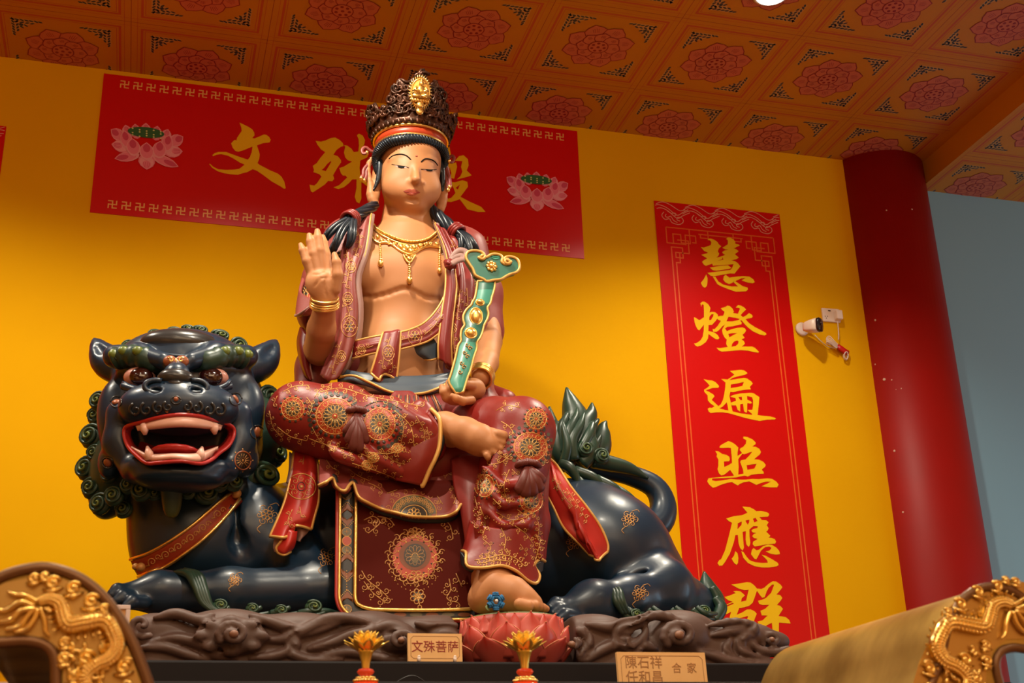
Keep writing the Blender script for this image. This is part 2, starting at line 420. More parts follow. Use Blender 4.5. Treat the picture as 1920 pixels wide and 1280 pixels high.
class Relief:
    """raised painted lines on a surface: px polylines laid on a mesh as fine ridges of gold"""
    def __init__(s, tree): s.t = tree; s.mb = MB()
    def line(s, pts, r=.9, mi=0, off=.3, seg=5):
        run = []; rr = []; nn = []
        def flush():
            if len(run) > 1: s.mb.tube(run, rr, seg, mi, nrm=nn)
        rs = r if hasattr(r, '__len__') else [r]*len(pts)
        for (x, y), q in zip(pts, rs):
            l, n = hit(s.t, x, y)
            if l is None: flush(); run, rr, nn = [], [], []; continue
            m = mpp(l); p = l+n*q*m*off
            if run and np.linalg.norm(p-run[-1]) > 30*m: flush(); run, rr, nn = [], [], []
            run.append(p); rr.append(q*m); nn.append(n)
        flush()
    def curve(s, pts, r=.9, mi=0, n=None, closed=False, off=.3):
        n = n or max(6, int(sum(math.dist(pts[i], pts[i+1]) for i in range(len(pts)-1))/2.2))
        q = crom(pts, n, closed)
        if closed: q.append(q[0])
        s.line([tuple(p) for p in q], r, mi, off)
    def dot(s, x, y, r, mi=0, h=.6):
        l, n = hit(s.t, x, y)
        if l is None: return
        m = mpp(l); u = np.cross(n, [0, 0, 1.0]); u /= np.linalg.norm(u)+1e-9; w = np.cross(n, u)
        s.mb.ball(l, (r*m, r*m, r*m*h), mi, 8, 5, ax=np.stack([u, w, n], 1))
    def fill(s, loop, mi=0, lift=.5, res=3.0):
        """painted patch: polygon cut into a fine grid, laid on the surface"""
        xs = [p[0] for p in loop]; ys = [p[1] for p in loop]
        cx = sum(xs)/len(xs); cy = sum(ys)/len(ys)
        rad = max(max(abs(x-cx) for x in xs), max(abs(y-cy) for y in ys)); nr = max(2, int(rad/res))
        rings = []
        for k in range(nr+1):
            f = k/nr; rings.append([(cx+(x-cx)*f, cy+(y-cy)*f) for x, y in loop])
        n = len(loop); vs = []; ok = []
        for ring in rings:
            for x, y in ring:
                l, nn = hit(s.t, x, y)
                if l is None: vs.append((0, 0, 0)); ok.append(False)
                else: vs.append(tuple(l+nn*mpp(l)*lift)); ok.append(True)
        fs = []
        for k in range(nr):
            for i in range(n):
                f = (k*n+i, k*n+(i+1) % n, (k+1)*n+(i+1) % n, (k+1)*n+i)
                if all(ok[j] for j in f):
                    a = np.array([vs[j] for j in f])
                    if np.ptp(a, axis=0).max() < .05: fs.append(f)
        if fs:
            us = sorted({i for f in fs for i in f}); ix = {u: k for k, u in enumerate(us)}
            s.mb.add([vs[u] for u in us], [tuple(ix[i] for i in f) for f in fs], mi)
    # motifs -----------------------------------------------------------
    def ring(s, cx, cy, rx, ry, r=.9, mi=0, n=None):
        n = n or max(16, int(rx*2)); s.line([(cx+rx*math.cos(2*PI*i/n), cy+ry*math.sin(2*PI*i/n)) for i in range(n+1)], r, mi)
    def disc(s, cx, cy, rx, ry, mi=0, lift=.3, res=3.0):
        s.fill([(cx+rx*math.cos(2*PI*i/24), cy+ry*math.sin(2*PI*i/24)) for i in range(24)], mi, lift, res)
    def spiral(s, cx, cy, r0, a0, turns=1.2, r=.8, mi=0, d=1, tail=None):
        pts = []; n = int(14*turns)+4
        for i in range(n+1):
            f = i/n; a = a0+d*2*PI*turns*f; q = r0*(1-f)**.8+.6; pts.append((cx+q*math.cos(a), cy+q*math.sin(a)))
        if tail: pts = [tail]+pts
        s.line(pts, [r*(1-.4*i/len(pts)) for i in range(len(pts))], mi)
    def flower(s, cx, cy, R, n=8, r=.8, mi=0, rot=0, sq=1.0):
        for k in range(n):
            a = rot+2*PI*k/n; w = PI/n*.95
            pts = [(cx+q*math.cos(a+b), cy+sq*q*math.sin(a+b)) for q, b in ((R*.35, -w*.6), (R*.75, -w), (R, -w*.4), (R, w*.4), (R*.75, w), (R*.35, w*.6))]
            s.curve(pts, r, mi, n=9)
        s.ring(cx, cy, R*.28, R*.28*sq, r, mi, 12)
    def medal(s, cx, cy, R, sq=1.0, mats=(0, 1, 2), petals=10):
        g, bg, dk = mats
        s.disc(cx, cy, R, R*sq, bg, .25); s.ring(cx, cy, R, R*sq, 1.0, dk); s.ring(cx, cy, R*.93, R*sq*.93, .7, g)
        s.flower(cx, cy, R*.58, petals, .7, g, sq=sq)
        s.disc(cx, cy, R*.2, R*.2*sq, dk, .5, 2)
        s.ring(cx, cy, R*.13, R*.13*sq, .7, g, 10)
        for k in range(petals*2):
            a = 2*PI*k/(petals*2); s.dot(cx+R*.78*math.cos(a), cy+R*.78*sq*math.sin(a), 1.1, g if k % 2 else dk)
    def ornate(s, cx, cy, R, sq=1.0, n=12, ring=2):
        # layered rosette: dark scalloped rim, scrolls, beads, a two-tier flower and an olive heart
        S_ = lambda a, q: (cx+q*math.cos(a), cy+q*sq*math.sin(a))
        s.disc(cx, cy, R, R*sq, 1, .2)
        for k in range(int(n*1.6)):
            a = 2*PI*k/int(n*1.6); x, y = S_(a, R*.97); s.dot(x, y, R*.085+.7, 2, .35); s.dot(x, y, R*.03+.4, 3, .9)
        s.ring(cx, cy, R*.84, R*.84*sq, .8, 3); s.ring(cx, cy, R*.58, R*.58*sq, .7, 0)
        for k in range(n):
            a = 2*PI*k/n; x, y = S_(a, R*.71); s.spiral(x, y, R*.13+.6, a+1.2, 1.1, .75, 3 if k % 2 else 0, 1 if k % 2 else -1)
        s.disc(cx, cy, R*.54, R*.54*sq, 2, .4, 2.5); s.flower(cx, cy, R*.52, n, .65, 3, 0, sq); s.disc(cx, cy, R*.34, R*.34*sq, 4, .6, 2)
        s.flower(cx, cy, R*.33, 8, .6, 0, .3, sq); s.disc(cx, cy, R*.12, R*.12*sq, 1, .9, 2); s.dot(cx, cy, R*.06+.5, 3)
    def vine(s, pts, size=7, r=.8, mi=0, mi2=None, rnd=None, every=9):
        rnd = rnd or random.Random(int(pts[0][0]*7+pts[0][1]))
        L = sum(math.dist(pts[i], pts[i+1]) for i in range(len(pts)-1)); q = crom(pts, max(8, int(L/3)))
        s.line([tuple(p) for p in q], r, mi)
        d = 1; acc = 0
        for i in range(1, len(q)):
            acc += float(np.linalg.norm(q[i]-q[i-1]))
            if acc > every:
                acc = 0; t = q[i]-q[i-1]; t /= np.linalg.norm(t)+1e-9; nn = np.array([-t[1], t[0]])*d
                c = q[i]+nn*size*.75; a = math.atan2(-nn[1], -nn[0]); z = size*(.6+.4*rnd.random())
                s.spiral(c[0], c[1], z*.75, a, 1.15, r, mi, d); 
                e = q[i]+nn*size*1.5+t*size*.6; s.dot(e[0], e[1], 1.2*r+.3, mi2 if mi2 is not None else mi)
                d = -d
    def build(s, name, mats, parent): return s.mb.build(name, mats, parent) if s.mb.f else None

def sheet(name, rows, material, parent, th=.010, nu=24, nv=20, wav=None, trim=None, tr=.0065, tmat='gold_paint', px=True):
    """cloth lofted through control rows of (px,py,y); th = thickness; trim = edges with a gold roll: subset of 'tblr'"""
    g = [[P(*p) if px else np.asarray(p, float) for p in r] for r in rows]
    g = [crom(r, nu) for r in g]
    cols = [crom([r[i] for r in g], nv) for i in range(nu)]
    G = np.array([[cols[i][j] for i in range(nu)] for j in range(nv)])       # nv x nu x 3
    du = np.gradient(G, axis=1); dv = np.gradient(G, axis=0)
    N = np.cross(du, dv); N /= np.linalg.norm(N, axis=2)[..., None]+1e-9
    s = np.sign((N*(G-CAM)).sum(2).mean()); N = -N*s                          # towards the front
    if wav:
        a, fu, fv, ph = wav
        U, Vv = np.meshgrid(np.linspace(0, 1, nu), np.linspace(0, 1, nv))
        G = G + N*(a*np.sin(2*PI*(fu*U+fv*Vv)+ph))[..., None]
    F = G; B = G-N*th
    vs = list(F.reshape(-1, 3))+list(B.reshape(-1, 3)); n = nu*nv; fs = []
    for j in range(nv-1):
        for i in range(nu-1):
            a = j*nu+i; q = (a, a+1, a+nu+1, a+nu)
            if s < 0: q = q[::-1]
            fs.append(q); fs.append(tuple(x+n for x in q[::-1]))
    bd = [i for i in range(nu)]+[j*nu+nu-1 for j in range(1, nv)]+[(nv-1)*nu+i for i in range(nu-2, -1, -1)]+[j*nu for j in range(nv-2, 0, -1)]
    for a, b in zip(bd, bd[1:]+bd[:1]):
        q = (a, a+n, b+n, b); fs.append(q if s > 0 else q[::-1])
    mb = MB(); mb.add(vs, fs, 0); o = mb.build(name, material, parent)
    if trim:
        t = MB()
        E = {'t': G[0], 'b': G[-1], 'l': G[:, 0], 'r': G[:, -1]}
        for e in trim: t.tube(list(E[e]), tr*.8, 8)
        t.build('gold_trim', tmat, o)
    return o
# ================================================================== ROOM
H = 4.9325; H2 = 4.80; XS = 3.995
def panel(name, m, x0, x1, y0, y1, z0, z1):
    b = MB(); b.box(x0, x1, y0, y1, z0, z1); return structure(b.build(name, m, smooth=False))
panel('wall_back', 'yellow', -4.0, 3.56, 0.0, 0.15, 0.0, H)
panel('wall_side', 'blue_wall', 4.02, 7.6, 0.0, 0.15, 0.0, H)
panel('floor', 'floor', -4.0, 7.6, -8.0, 0.15, -0.1, 0.0)
panel('wall_left', 'yellow', -4.15, -4.0, -4.5, 0.15, 0.0, H)

def ribbon2(mb, pts, w, fn, mi, closed=False):
    """flat mitred strip along a 2D polyline"""
    p = [np.array(q, float) for q in pts]; n = len(p); L = []; R_ = []
    for i in range(n):
        a = p[i-1] if (closed or i > 0) else None; c = p[(i+1) % n] if (closed or i < n-1) else None
        ts = [t/(np.linalg.norm(t)+1e-12) for t in ([p[i]-a] if a is not None else [])+([c-p[i]] if c is not None else [])]
        t = sum(ts); t = t/(np.linalg.norm(t)+1e-9) if np.linalg.norm(t) > .3 else ts[0]
        q = np.array([-t[1], t[0]])*w/2/max(.5, float(t@ts[0]))
        L.append(fn(*(p[i]-q))); R_.append(fn(*(p[i]+q)))
    mb.add(L+R_, [(i, (i+1) % n, n+(i+1) % n, n+i) for i in range(n if closed else n-1)], mi)
def petal(a, r0, r1, w, n=5):
    ca, sa = math.cos(a), math.sin(a); out = []
    prof = [(r0, w*.45), (r0+(r1-r0)*.35, w*.88), (r0+(r1-r0)*.62, w*.95), (r0+(r1-r0)*.82, w*.62), (r0+(r1-r0)*.93, w*.22), (r1, 0.0)]
    for r, q in prof: out.append((r*ca-q*sa, r*sa+q*ca))
    for r, q in prof[-2::-1]: out.append((r*ca+q*sa, r*sa-q*ca))
    return out
def ceiling_tile(mb, cx, cy, z, x0, x1):
    L = [0.0]
    def fn(u, v): return (cx+u, cy+v, z-0.0003*L[0])
    def lay(k): L[0] = k
    # frame lines
    lay(1)
    for h, w, mi in ((.252, .011, 1), (.238, .003, 1)):
        ribbon2(mb, [(-h, -h), (h, -h), (h, h), (-h, h)], w, fn, mi, True)
    for q in (-.272, .272):
        ribbon2(mb, [(q, -.3), (q, .3)], .002, fn, 1); ribbon2(mb, [(-.3, q), (.3, q)], .002, fn, 1)
    ribbon2(mb, [(-.3, -.2995), (.3, -.2995)], .0022, fn, 3); ribbon2(mb, [(-.2995, -.3), (-.2995, .3)], .0022, fn, 3)
    # corner sprays
    rnd = random.Random(3)
    for sx in (-1, 1):
        for sy in (-1, 1):
            lay(1); mb.poly([[(sx*.214, sy*.214), (sx*.214, sy*.078), (sx*.176, sy*.135), (sx*.135, sy*.176), (sx*.078, sy*.214)]], fn, 5)
            lay(2)
            leaves = []
            for t in (.205, .185, .165, .145, .125, .105, .088):
                leaves.append((.204, t, 1.25 if int(t*1000) % 3 else .9)); leaves.append((t, .204, .35 if int(t*1000) % 3 else .7))
            for t in (.19, .165, .143, .122): leaves.append((.186, t, 2.0)); leaves.append((t, .186, -.4))
            for t in (.172, .150): leaves.append((.168, t, .8)); leaves.append((t, .165, .8))
            for u, v, a in leaves:
                l, w = .0125, .0052; ca, sa = math.cos(a), math.sin(a)
                pts = [(-l, 0), (-l*.3, w), (l*.4, w*.8), (l, 0), (l*.3, -w), (-l*.4, -w*.8)]
                mb.poly([[(sx*(u+x*ca-y*sa), sy*(v+x*sa+y*ca)) for x, y in pts]], fn, 4)
    # flower
    for ring, (r0, r1, w, rot) in enumerate(((.05, .170, .058, 0), (.03, .108, .043, PI/8))):
        for k in range(8):
            a = rot+PI/8+k*PI/4; pt = petal(a, r0, r1, w); lay(3+ring*5+k*.5); mb.poly([pt], fn, 2)
            lay(3.25+ring*5+k*.5); ribbon2(mb, pt, .0046, fn, 3)
            for q in (-.5, -.2, .1, .4):
                ca, sa = math.cos(a+q*.22), math.sin(a+q*.22); ribbon2(mb, [(r1*.66*ca, r1*.66*sa), (r1*(.87-abs(q)*.1)*ca, r1*(.87-abs(q)*.1)*sa)], .0022, fn, 3)
    lay(14); c = [(.047*math.cos(2*PI*k/20), .047*math.sin(2*PI*k/20)) for k in range(20)]; mb.poly([c], fn, 2)
    lay(15); ribbon2(mb, c, .005, fn, 3, True)
    for k in range(8):
        a = 2*PI*k/8; r = .030 if k < 7 else 0
        if k == 7: a = 0
        else: a = 2*PI*k/7
        mb.poly([[(r*math.cos(a)+.0085*math.cos(b*PI/3), r*math.sin(a)+.0085*math.sin(b*PI/3)) for b in range(6)]], fn, 3)
TM = ['ceil', 'ceil_red', 'ceil_pink', 'ceil_dred', 'ceil_blue', 'ceil_white']
X0 = -0.5466; Y0 = -0.1135
b = MB(); b.box(-4.0, XS, -8.0, 0.15, H, H+.05)
for i in range(-1, 8):
    for j in range(0, 4): ceiling_tile(b, X0+.6*i, Y0-.6*j, H, 0, 0)
structure(b.build('ceiling', TM, smooth=False))
b = MB(); b.box(XS+.02, 7.6, -8.0, 0.15, H2, H2+.05)
for i in range(0, 4):
    for j in range(0, 4): ceiling_tile(b, XS+.300+.6*i, -0.10-.6*j, H2, 0, 0)
structure(b.build('ceiling_side', TM, smooth=False))
b = MB(); b.box(XS, XS+.02, -8.0, 0.0, H2-.002, H); structure(b.build('trim_1', 'ceil', smooth=False))

# red column between the yellow and blue walls
t = thing('column', 'tall round glossy red column between the yellow wall and the blue wall', 'column', (3.79, .10, 0))
b = MB(); b.lathe((3.79, .10, 0), [(.272, 0.0), (.272, 2.0), (.271, H-.001)], 64); shaft = b.build('shaft', 'pillar', t)
for p in shaft.data.polygons:
    if len(p.vertices) > 4: p.use_smooth = False
r = Relief(bvh(shaft))
for x, y, s in ((1641, 600, 2.2), (1641, 683, 1.6), (1658, 711, 3.2), (1677, 845, 2.4), (1693, 960, 2.0), (1672, 712, 1.4), (1710, 392, 1.6), (1662, 394, 1.6), (1690, 728, 1.2), (1680, 730, 1.0)): r.dot(x, y, s, 0, .25)
r.build('paint_chips', ['speck'], t)

# recessed ceiling lamp at the top of the photo
dx = RT*(1446-960)/FPX - UP*(-13-640)/FPX + FW; pz = CAM+dx*((H-CAM[2])/dx[2])
t = thing('downlight', 'round white recessed ceiling lamp glowing at the top of the picture', 'ceiling lamp', pz)
b = MB(); b.lathe(pz, [(.075, -.012), (.085, -.006), (.085, .0)], 28); b.build('trim_ring', 'metalw', t)
b = MB(); b.lathe(pz, [(.066, -.016), (.068, -.0125)], 28); b.build('diffuser', 'lampdisc', t)

# ================================================================== WALL BANNERS
BY = -0.004
def wallfn(y):
    def f(u, v): return P(u, v, y)
    return f
def chars(zx, zy, sc, loops):
    return [[(zx+x/sc, zy+y/sc) for x, y in l] for l in loops]
def print_shape(mb, loops, y, mi=0): mb.poly(loops, wallfn(y), mi)
def quad_banner(name, corners, matn, parent):
    # a thin sheet standing on the wall plane: true rectangle from two opposite corners
    (xa, za), (xb, zb) = corners
    b = MB(); b.box(xa, xb, BY, -.0005, za, zb); return b.build(name, matn, parent, smooth=False)
def wz(px, py): p = P(px, py, BY); return p[0], p[2]

# ---- horizontal banner with three characters
a0 = wz(196, 133); a1 = wz(168, 395); a2 = wz(1084, 250); a3 = wz(1094, 487)
xl = (a0[0]+a1[0])/2; xr = (a2[0]+a3[0])/2; zt = (a0[1]+a2[1])/2; zb = (a1[1]+a3[1])/2
t = thing('banner', 'wide red horizontal banner with three large characters and lotus flowers behind the statue', 'banner', ((xl+xr)/2, 0, zb))
quad_banner('sheet', ((xl, zb), (xr, zt)), 'ban_red', t)
WEN = [[(632,90),(700,120),(790,165),(850,205),(885,260),(888,310),(850,350),(885,362),(980,325),(1050,293),(1095,300),(1140,335),(1167,385),(1145,430),(1040,440),(930,480),(960,570),(978,630),(970,710),(940,785),(980,815),(1150,905),(1290,965),(1350,1015),(1400,1100),(1425,1215),(1395,1222),(1330,1180),(1180,1095),(1020,975),(930,915),(860,888),(760,940),(690,955),(600,985),(480,975),(360,955),(250,920),(160,860),(112,800),(125,795),(180,845),(270,890),(400,900),(540,895),(630,880),(720,810),(640,775),(520,700),(430,655),(320,630),(240,640),(180,665),(165,650),(200,615),(270,592),(400,592),(500,630),(640,680),(775,725),(810,680),(840,600),(855,500),(780,530),(680,570),(610,588),(560,575),(515,520),(487,445),(530,400),(555,385),(578,398),(590,350),(630,290),(668,235),(662,170)]]
SHU = [[(185,205),(270,218),(340,200),(430,160),(500,152),(570,190),(620,240),(635,285),(590,300),(520,350),(470,425),(540,450),(590,510),(595,545),(530,640),(465,755),(485,810),(455,850),(385,845),(330,905),(240,965),(140,1030),(110,1010),(88,905),(110,910),(165,920),(210,880),(280,775),(240,735),(150,705),(160,670),(140,605),(205,560),(260,480),(340,385),(270,340),(215,265)],[(430,525),(375,570),(320,640),(280,670),(350,688),(390,620),(435,545)]]
SHU2 = [[(640,275),(690,280),(760,330),(795,385),(868,375),(880,280),(872,170),(845,115),(880,90),(940,120),(975,190),(965,260),(925,330),(920,400),(960,420),(1040,405),(1010,470),(900,520),(890,640),(900,740),(960,790),(1030,830),(1035,950),(960,890),(918,860),(915,1000),(918,1130),(885,1205),(840,1180),(812,1100),(840,960),(842,820),(770,822),(720,880),(640,945),(550,975),(470,950),(560,915),(640,840),(690,790),(665,760),(620,760),(590,720),(565,640),(640,615),(770,535),(700,515),(660,470),(640,390),(660,300)]]
DIAN = [[(140,432),(175,395),(210,388),(245,420),(250,470),(235,510),(275,548),(240,560),(155,582),(185,555),(200,520),(190,480),(200,435)],[(112,455),(150,445),(158,480),(135,575),(108,570),(112,530),(100,490)],[(95,600),(140,605),(200,588),(240,600),(245,640),(185,720),(260,760),(350,800),(385,840),(330,842),(240,820),(180,740),(110,762),(45,755),(50,742),(110,730),(145,690),(130,650)],[(180,622),(145,650),(165,662)]]
def lettering(parent, sets, y, matn, pick=None):
    for loops in sets:
        m = MB(); m.poly(loops, wallfn(y), 0); m.build('character', matn, parent, smooth=False)
lettering(t, [chars(380, 220, 9.144, WEN)], BY-.0012, 'ban_yel')
m = MB(); print_shape(m, chars(570, 240, 8.533, SHU), BY-.0012); print_shape(m, chars(570, 240, 8.533, SHU2), BY-.0013); m.build('character', 'ban_yel', t, smooth=False)
m = MB()
dd = chars(820, 200, 4.2667, DIAN)
print_shape(m, [dd[0]], BY-.0012); print_shape(m, [dd[1]], BY-.0012); print_shape(m, [dd[2], dd[3]], BY-.0013)
# the part of the last character hidden behind the head
sh = [[(792,268),(822,262),(824,270),(812,330),(798,372),(788,372),(800,330)],[(800,282),(842,272),(846,292),(806,306),(804,299),(836,288),(834,281),(801,290)],[(800,318),(846,306),(846,314),(800,326)]]
for k, l in enumerate(sh): print_shape(m, [l], BY-.0014-k*.0001)
m.build('character', 'ban_yel', t, smooth=False)
# reversed-cross border: 33 signs along the top, 33 along the bottom
def sauvastika(mb, cx, cz, h, y, mi=0):
    f = lambda u, v: (u, y, v); w = h*.16
    L = [((-h, 0), (h, 0)), ((0, -h), (0, h)), ((-h, h), (0, h)), ((h, h), (h, 0)), ((h, -h), (0, -h)), ((-h, -h), (-h, 0))]
    for k, (p, q) in enumerate(L):
        dxx = abs(q[0]-p[0]) > 0; e = w
        x0, x1 = sorted((p[0], q[0])); z0, z1 = sorted((p[1], q[1]))
        if dxx: x0 -= e; x1 += e; z0 -= w; z1 += w
        else: z0 -= e; z1 += e; x0 -= w; x1 += w
        yy = y-k*.00003
        mb.add([(cx+x0, yy, cz+z0), (cx+x1, yy, cz+z0), (cx+x1, yy, cz+z1), (cx+x0, yy, cz+z1)], [(0, 1, 2, 3)], mi)
for (pa, pb, n) in (((234, 156), (1050, 259), 37), ((211, 381), (1061, 467), 37)):
    xa, za = wz(*pa); xb, zb_ = wz(*pb); m = MB()
    for k in range(n): sauvastika(m, xa+(xb-xa)*k/(n-1), (za+zb_)/2, .0175, BY-.0012)
    m.build('border_pattern', 'ban_swas', t, smooth=False)
def lotus_print(parent, cx, cy, s):
    """cx,cy px centre; s px half width; printed lotus, 2D layers"""
    m = MB(); k = [0]
    def f(u, v): return P(cx+u*s, cy+v*s+u*s*.10, BY-.001-.00008*k[0])
    def pet(x, y, a, l, w, c):
        k[0] += 1; ca, sa = math.cos(a), math.sin(a)
        prof = [(-.5, 0), (-.42, .55), (-.2, .92), (.05, 1), (.28, .75), (.42, .35), (.52, 0)]
        pts = [(p, q) for p, q in prof]+[(p, -q) for p, q in prof[-2:0:-1]]
        T = lambda sc, sh=0: [(x+(p*l*sc+sh)*ca-q*w*sc*sa, y+(p*l*sc+sh)*sa+q*w*sc*ca) for p, q in pts]
        m.poly([T(1)], f, 1 if c == 0 else 0); k[0] += 1; m.poly([T(.86, .04*l)], f, c); k[0] += 1
        m.poly([T(.5, .2*l)], f, 2 if c == 0 else 0)
        for q in (-.4, -.15, .15, .4):
            k[0] += .2; ribbon2(m, [(x+.05*l*ca-q*w*sa, y+.05*l*sa+q*w*ca), (x+.38*l*ca-q*.5*w*sa, y+.38*l*sa+q*.5*w*ca)], .012, f, 2)
    U = -PI/2
    for x in (-.55, -.3, -.02, .28, .55): pet(x, -.42+.2*abs(x), U+x*.5, .42, .16, 1)
    pet(-.82, -.22, U-1.0, .45, .17, 0); pet(.84, -.22, U+1.0, .45, .17, 0)
    pet(-.72, .1, PI+.1, .55, .18, 1); pet(.74, .1, -.1, .55, .18, 1)
    pet(-.55, .38, PI-.25, .72, .14, 0); pet(.52, .40, .3, .78, .14, 0); pet(0, .46, PI/2, .46, .24, 1)
    pet(-.58, -.1, U-.25, .5, .17, 0); pet(.58, -.1, U+.25, .5, .17, 0)
    k[0] += 1; e = [(-.02+.52*math.cos(a*PI/12), -.36+.15*math.sin(a*PI/12)) for a in range(24)]; m.poly([e], f, 3); k[0] += 1
    for i in range(15):
        x = -.40+.2*(i % 5); y = -.44+.085*(i//5)+.02*((i*7) % 3)
        m.poly([[(x+.028*math.cos(b*PI/4), y+.022*math.sin(b*PI/4)) for b in range(8)]], f, 4)
    pet(-.38, .10, U-.12, .50, .2, 0); pet(.36, .10, U+.12, .50, .2, 0); pet(0, .18, U, .50, .21, 0)
    m.build('lotus_print', ['lot1', 'lot2', 'lot3', 'lotg', 'lotd'], parent, smooth=False)
lotus_print(t, 275, 272, 66); lotus_print(t, 1007, 357, 56)

# ---- vertical banner
def vertical_banner(xl, xr, zt, zb, label, full):
    t = thing('banner', label, 'banner', ((xl+xr)/2, 0, zb))
    quad_banner('sheet', ((xl, zb), (xr, zt)), 'ban_red', t)
    w = xr-xl; yy = [BY-.0008]
    def f(u, v): return (xl+u*w, yy[0], zt-v*w)
    m = MB(); e = .017
    if full:
        # double side lines and the stepped key corners
        for u in (.105, .135): ribbon2(m, [(u, .53), (u, (zt-zb)/w)], .009, f, 0); ribbon2(m, [(1-u, .53), (1-u, (zt-zb)/w)], .009, f, 0)
        ribbon2(m, [(.255, .205), (.745, .205)], .009, f, 0); ribbon2(m, [(.325, .237), (.675, .237)], .009, f, 0)
        for sx in (0, 1):
            g = lambda pts: [(abs(sx-u), v) for u, v in pts]
            for pts in ([(.105,.53),(.105,.36),(.19,.36),(.19,.44),(.135,.44),(.135,.40),(.24,.40),(.24,.30),(.155,.30)],
                        [(.075,.205),(.255,.205),(.255,.32),(.185,.32),(.185,.255),(.125,.255),(.125,.33),(.075,.33),(.075,.205)],
                        [(.075,.33),(.22,.33),(.22,.255),(.30,.255),(.30,.31),(.27,.31)],
                        [(.255,.205),(.40,.205),(.40,.265),(.34,.265),(.34,.237)],
                        [(.135,.53),(.135,.48),(.165,.48),(.165,.40)]):
                yy[0] -= .00004; ribbon2(m, g(pts), .009, f, 0)
        m.build('frame_lines', 'ban_orange', t, smooth=False)
    m = MB()
    # cloud scroll along the top edge
    for k in range(5):
        u0 = -.02+.235*k
        c = lambda pts: [tuple(q) for q in crom([(u0+x*.235, yv) for x, yv in pts], 26) if 0.005 < q[0] < .995 and q[1] > .004]
        for pts in ([(0,.06),(.2,.03),(.5,.05),(.8,.10),(1.0,.075),(1.2,.045)], [(0,.085),(.25,.055),(.5,.07),(.8,.125),(1.0,.10),(1.25,.07)],
                    [(.1,.03),(.35,.005),(.6,.02),(.9,.06),(1.1,.05)],
                    [(.38,.085),(.30,.115),(.40,.145),(.55,.135),(.62,.165),(.85,.175),(1.0,.15),(.97,.12),(.82,.118),(.80,.14),(.90,.145)],
                    [(.45,.10),(.42,.12),(.50,.125),(.60,.115),(.68,.145),(.80,.16)], [(.5,.075),(.62,.09),(.74,.085),(.78,.10),(.70,.11)]):
            q = c(pts)
            if len(q) > 2: yy[0] -= .00003; ribbon2(m, q, .0055, f, 0)
    m.build('cloud_border', 'ban_pinkline', t, smooth=False)
    return t
v0 = wz(1223, 377); v2 = wz(1462, 400); v1 = wz(1290, 1130); v3 = wz(1555, 1190)
vxl = (v0[0]+v1[0])/2; vxr = (v2[0]+v3[0])/2; vzt = (v0[1]+v2[1])/2
t = vertical_banner(vxl, vxr, vzt, 1.75, 'tall red vertical banner with a column of large yellow characters beside the red column', True)
HUI = [[[(285,155),(310,130),(350,128),(420,155),(485,200),(510,245),(560,285),(510,325),(490,390),(518,430),(500,475),(460,512),(580,480),(635,455),(600,435),(575,400),(620,370),(700,350),(640,345),(580,315),(690,245),(690,160),(655,135),(690,108),(740,110),(800,145),(840,190),(838,230),(900,245),(930,268),(880,290),(810,325),(870,350),(905,385),(830,440),(910,510),(860,540),(760,568),(830,580),(890,620),(940,685),(890,745),(825,830),(740,825),(420,880),(350,875),(280,815),(440,795),(740,755),(770,725),(805,640),(700,650),(390,672),(380,630),(250,675),(210,650),(175,595),(200,570),(275,525),(160,455),(285,420),(285,405),(215,375),(150,300),(210,310),(350,260),(360,200),(330,165)],[(490,575),(575,540),(582,500),(602,550)]],
       [[(328,710),(520,675),(690,662),(762,715),(720,735),(460,772),(390,762)]], [[(258,845),(285,920),(282,1000),(270,1075),(232,1112),(185,1085),(150,1015),(210,940)]],
       [[(385,885),(440,893),(500,985),(600,1050),(760,1087),(895,1085),(790,990),(840,982),(985,1080),(1085,1108),(1092,1150),(1050,1185),(850,1192),(700,1140),(540,1075),(480,1040),(430,960)]],
       [[(610,880),(650,855),(720,910),(850,892),(1000,880),(1120,890),(1200,945),(1230,1000),(1190,1022),(1090,1010),(965,965),(1050,915),(960,925),(830,985),(720,1040),(640,1005),(598,950)]]]
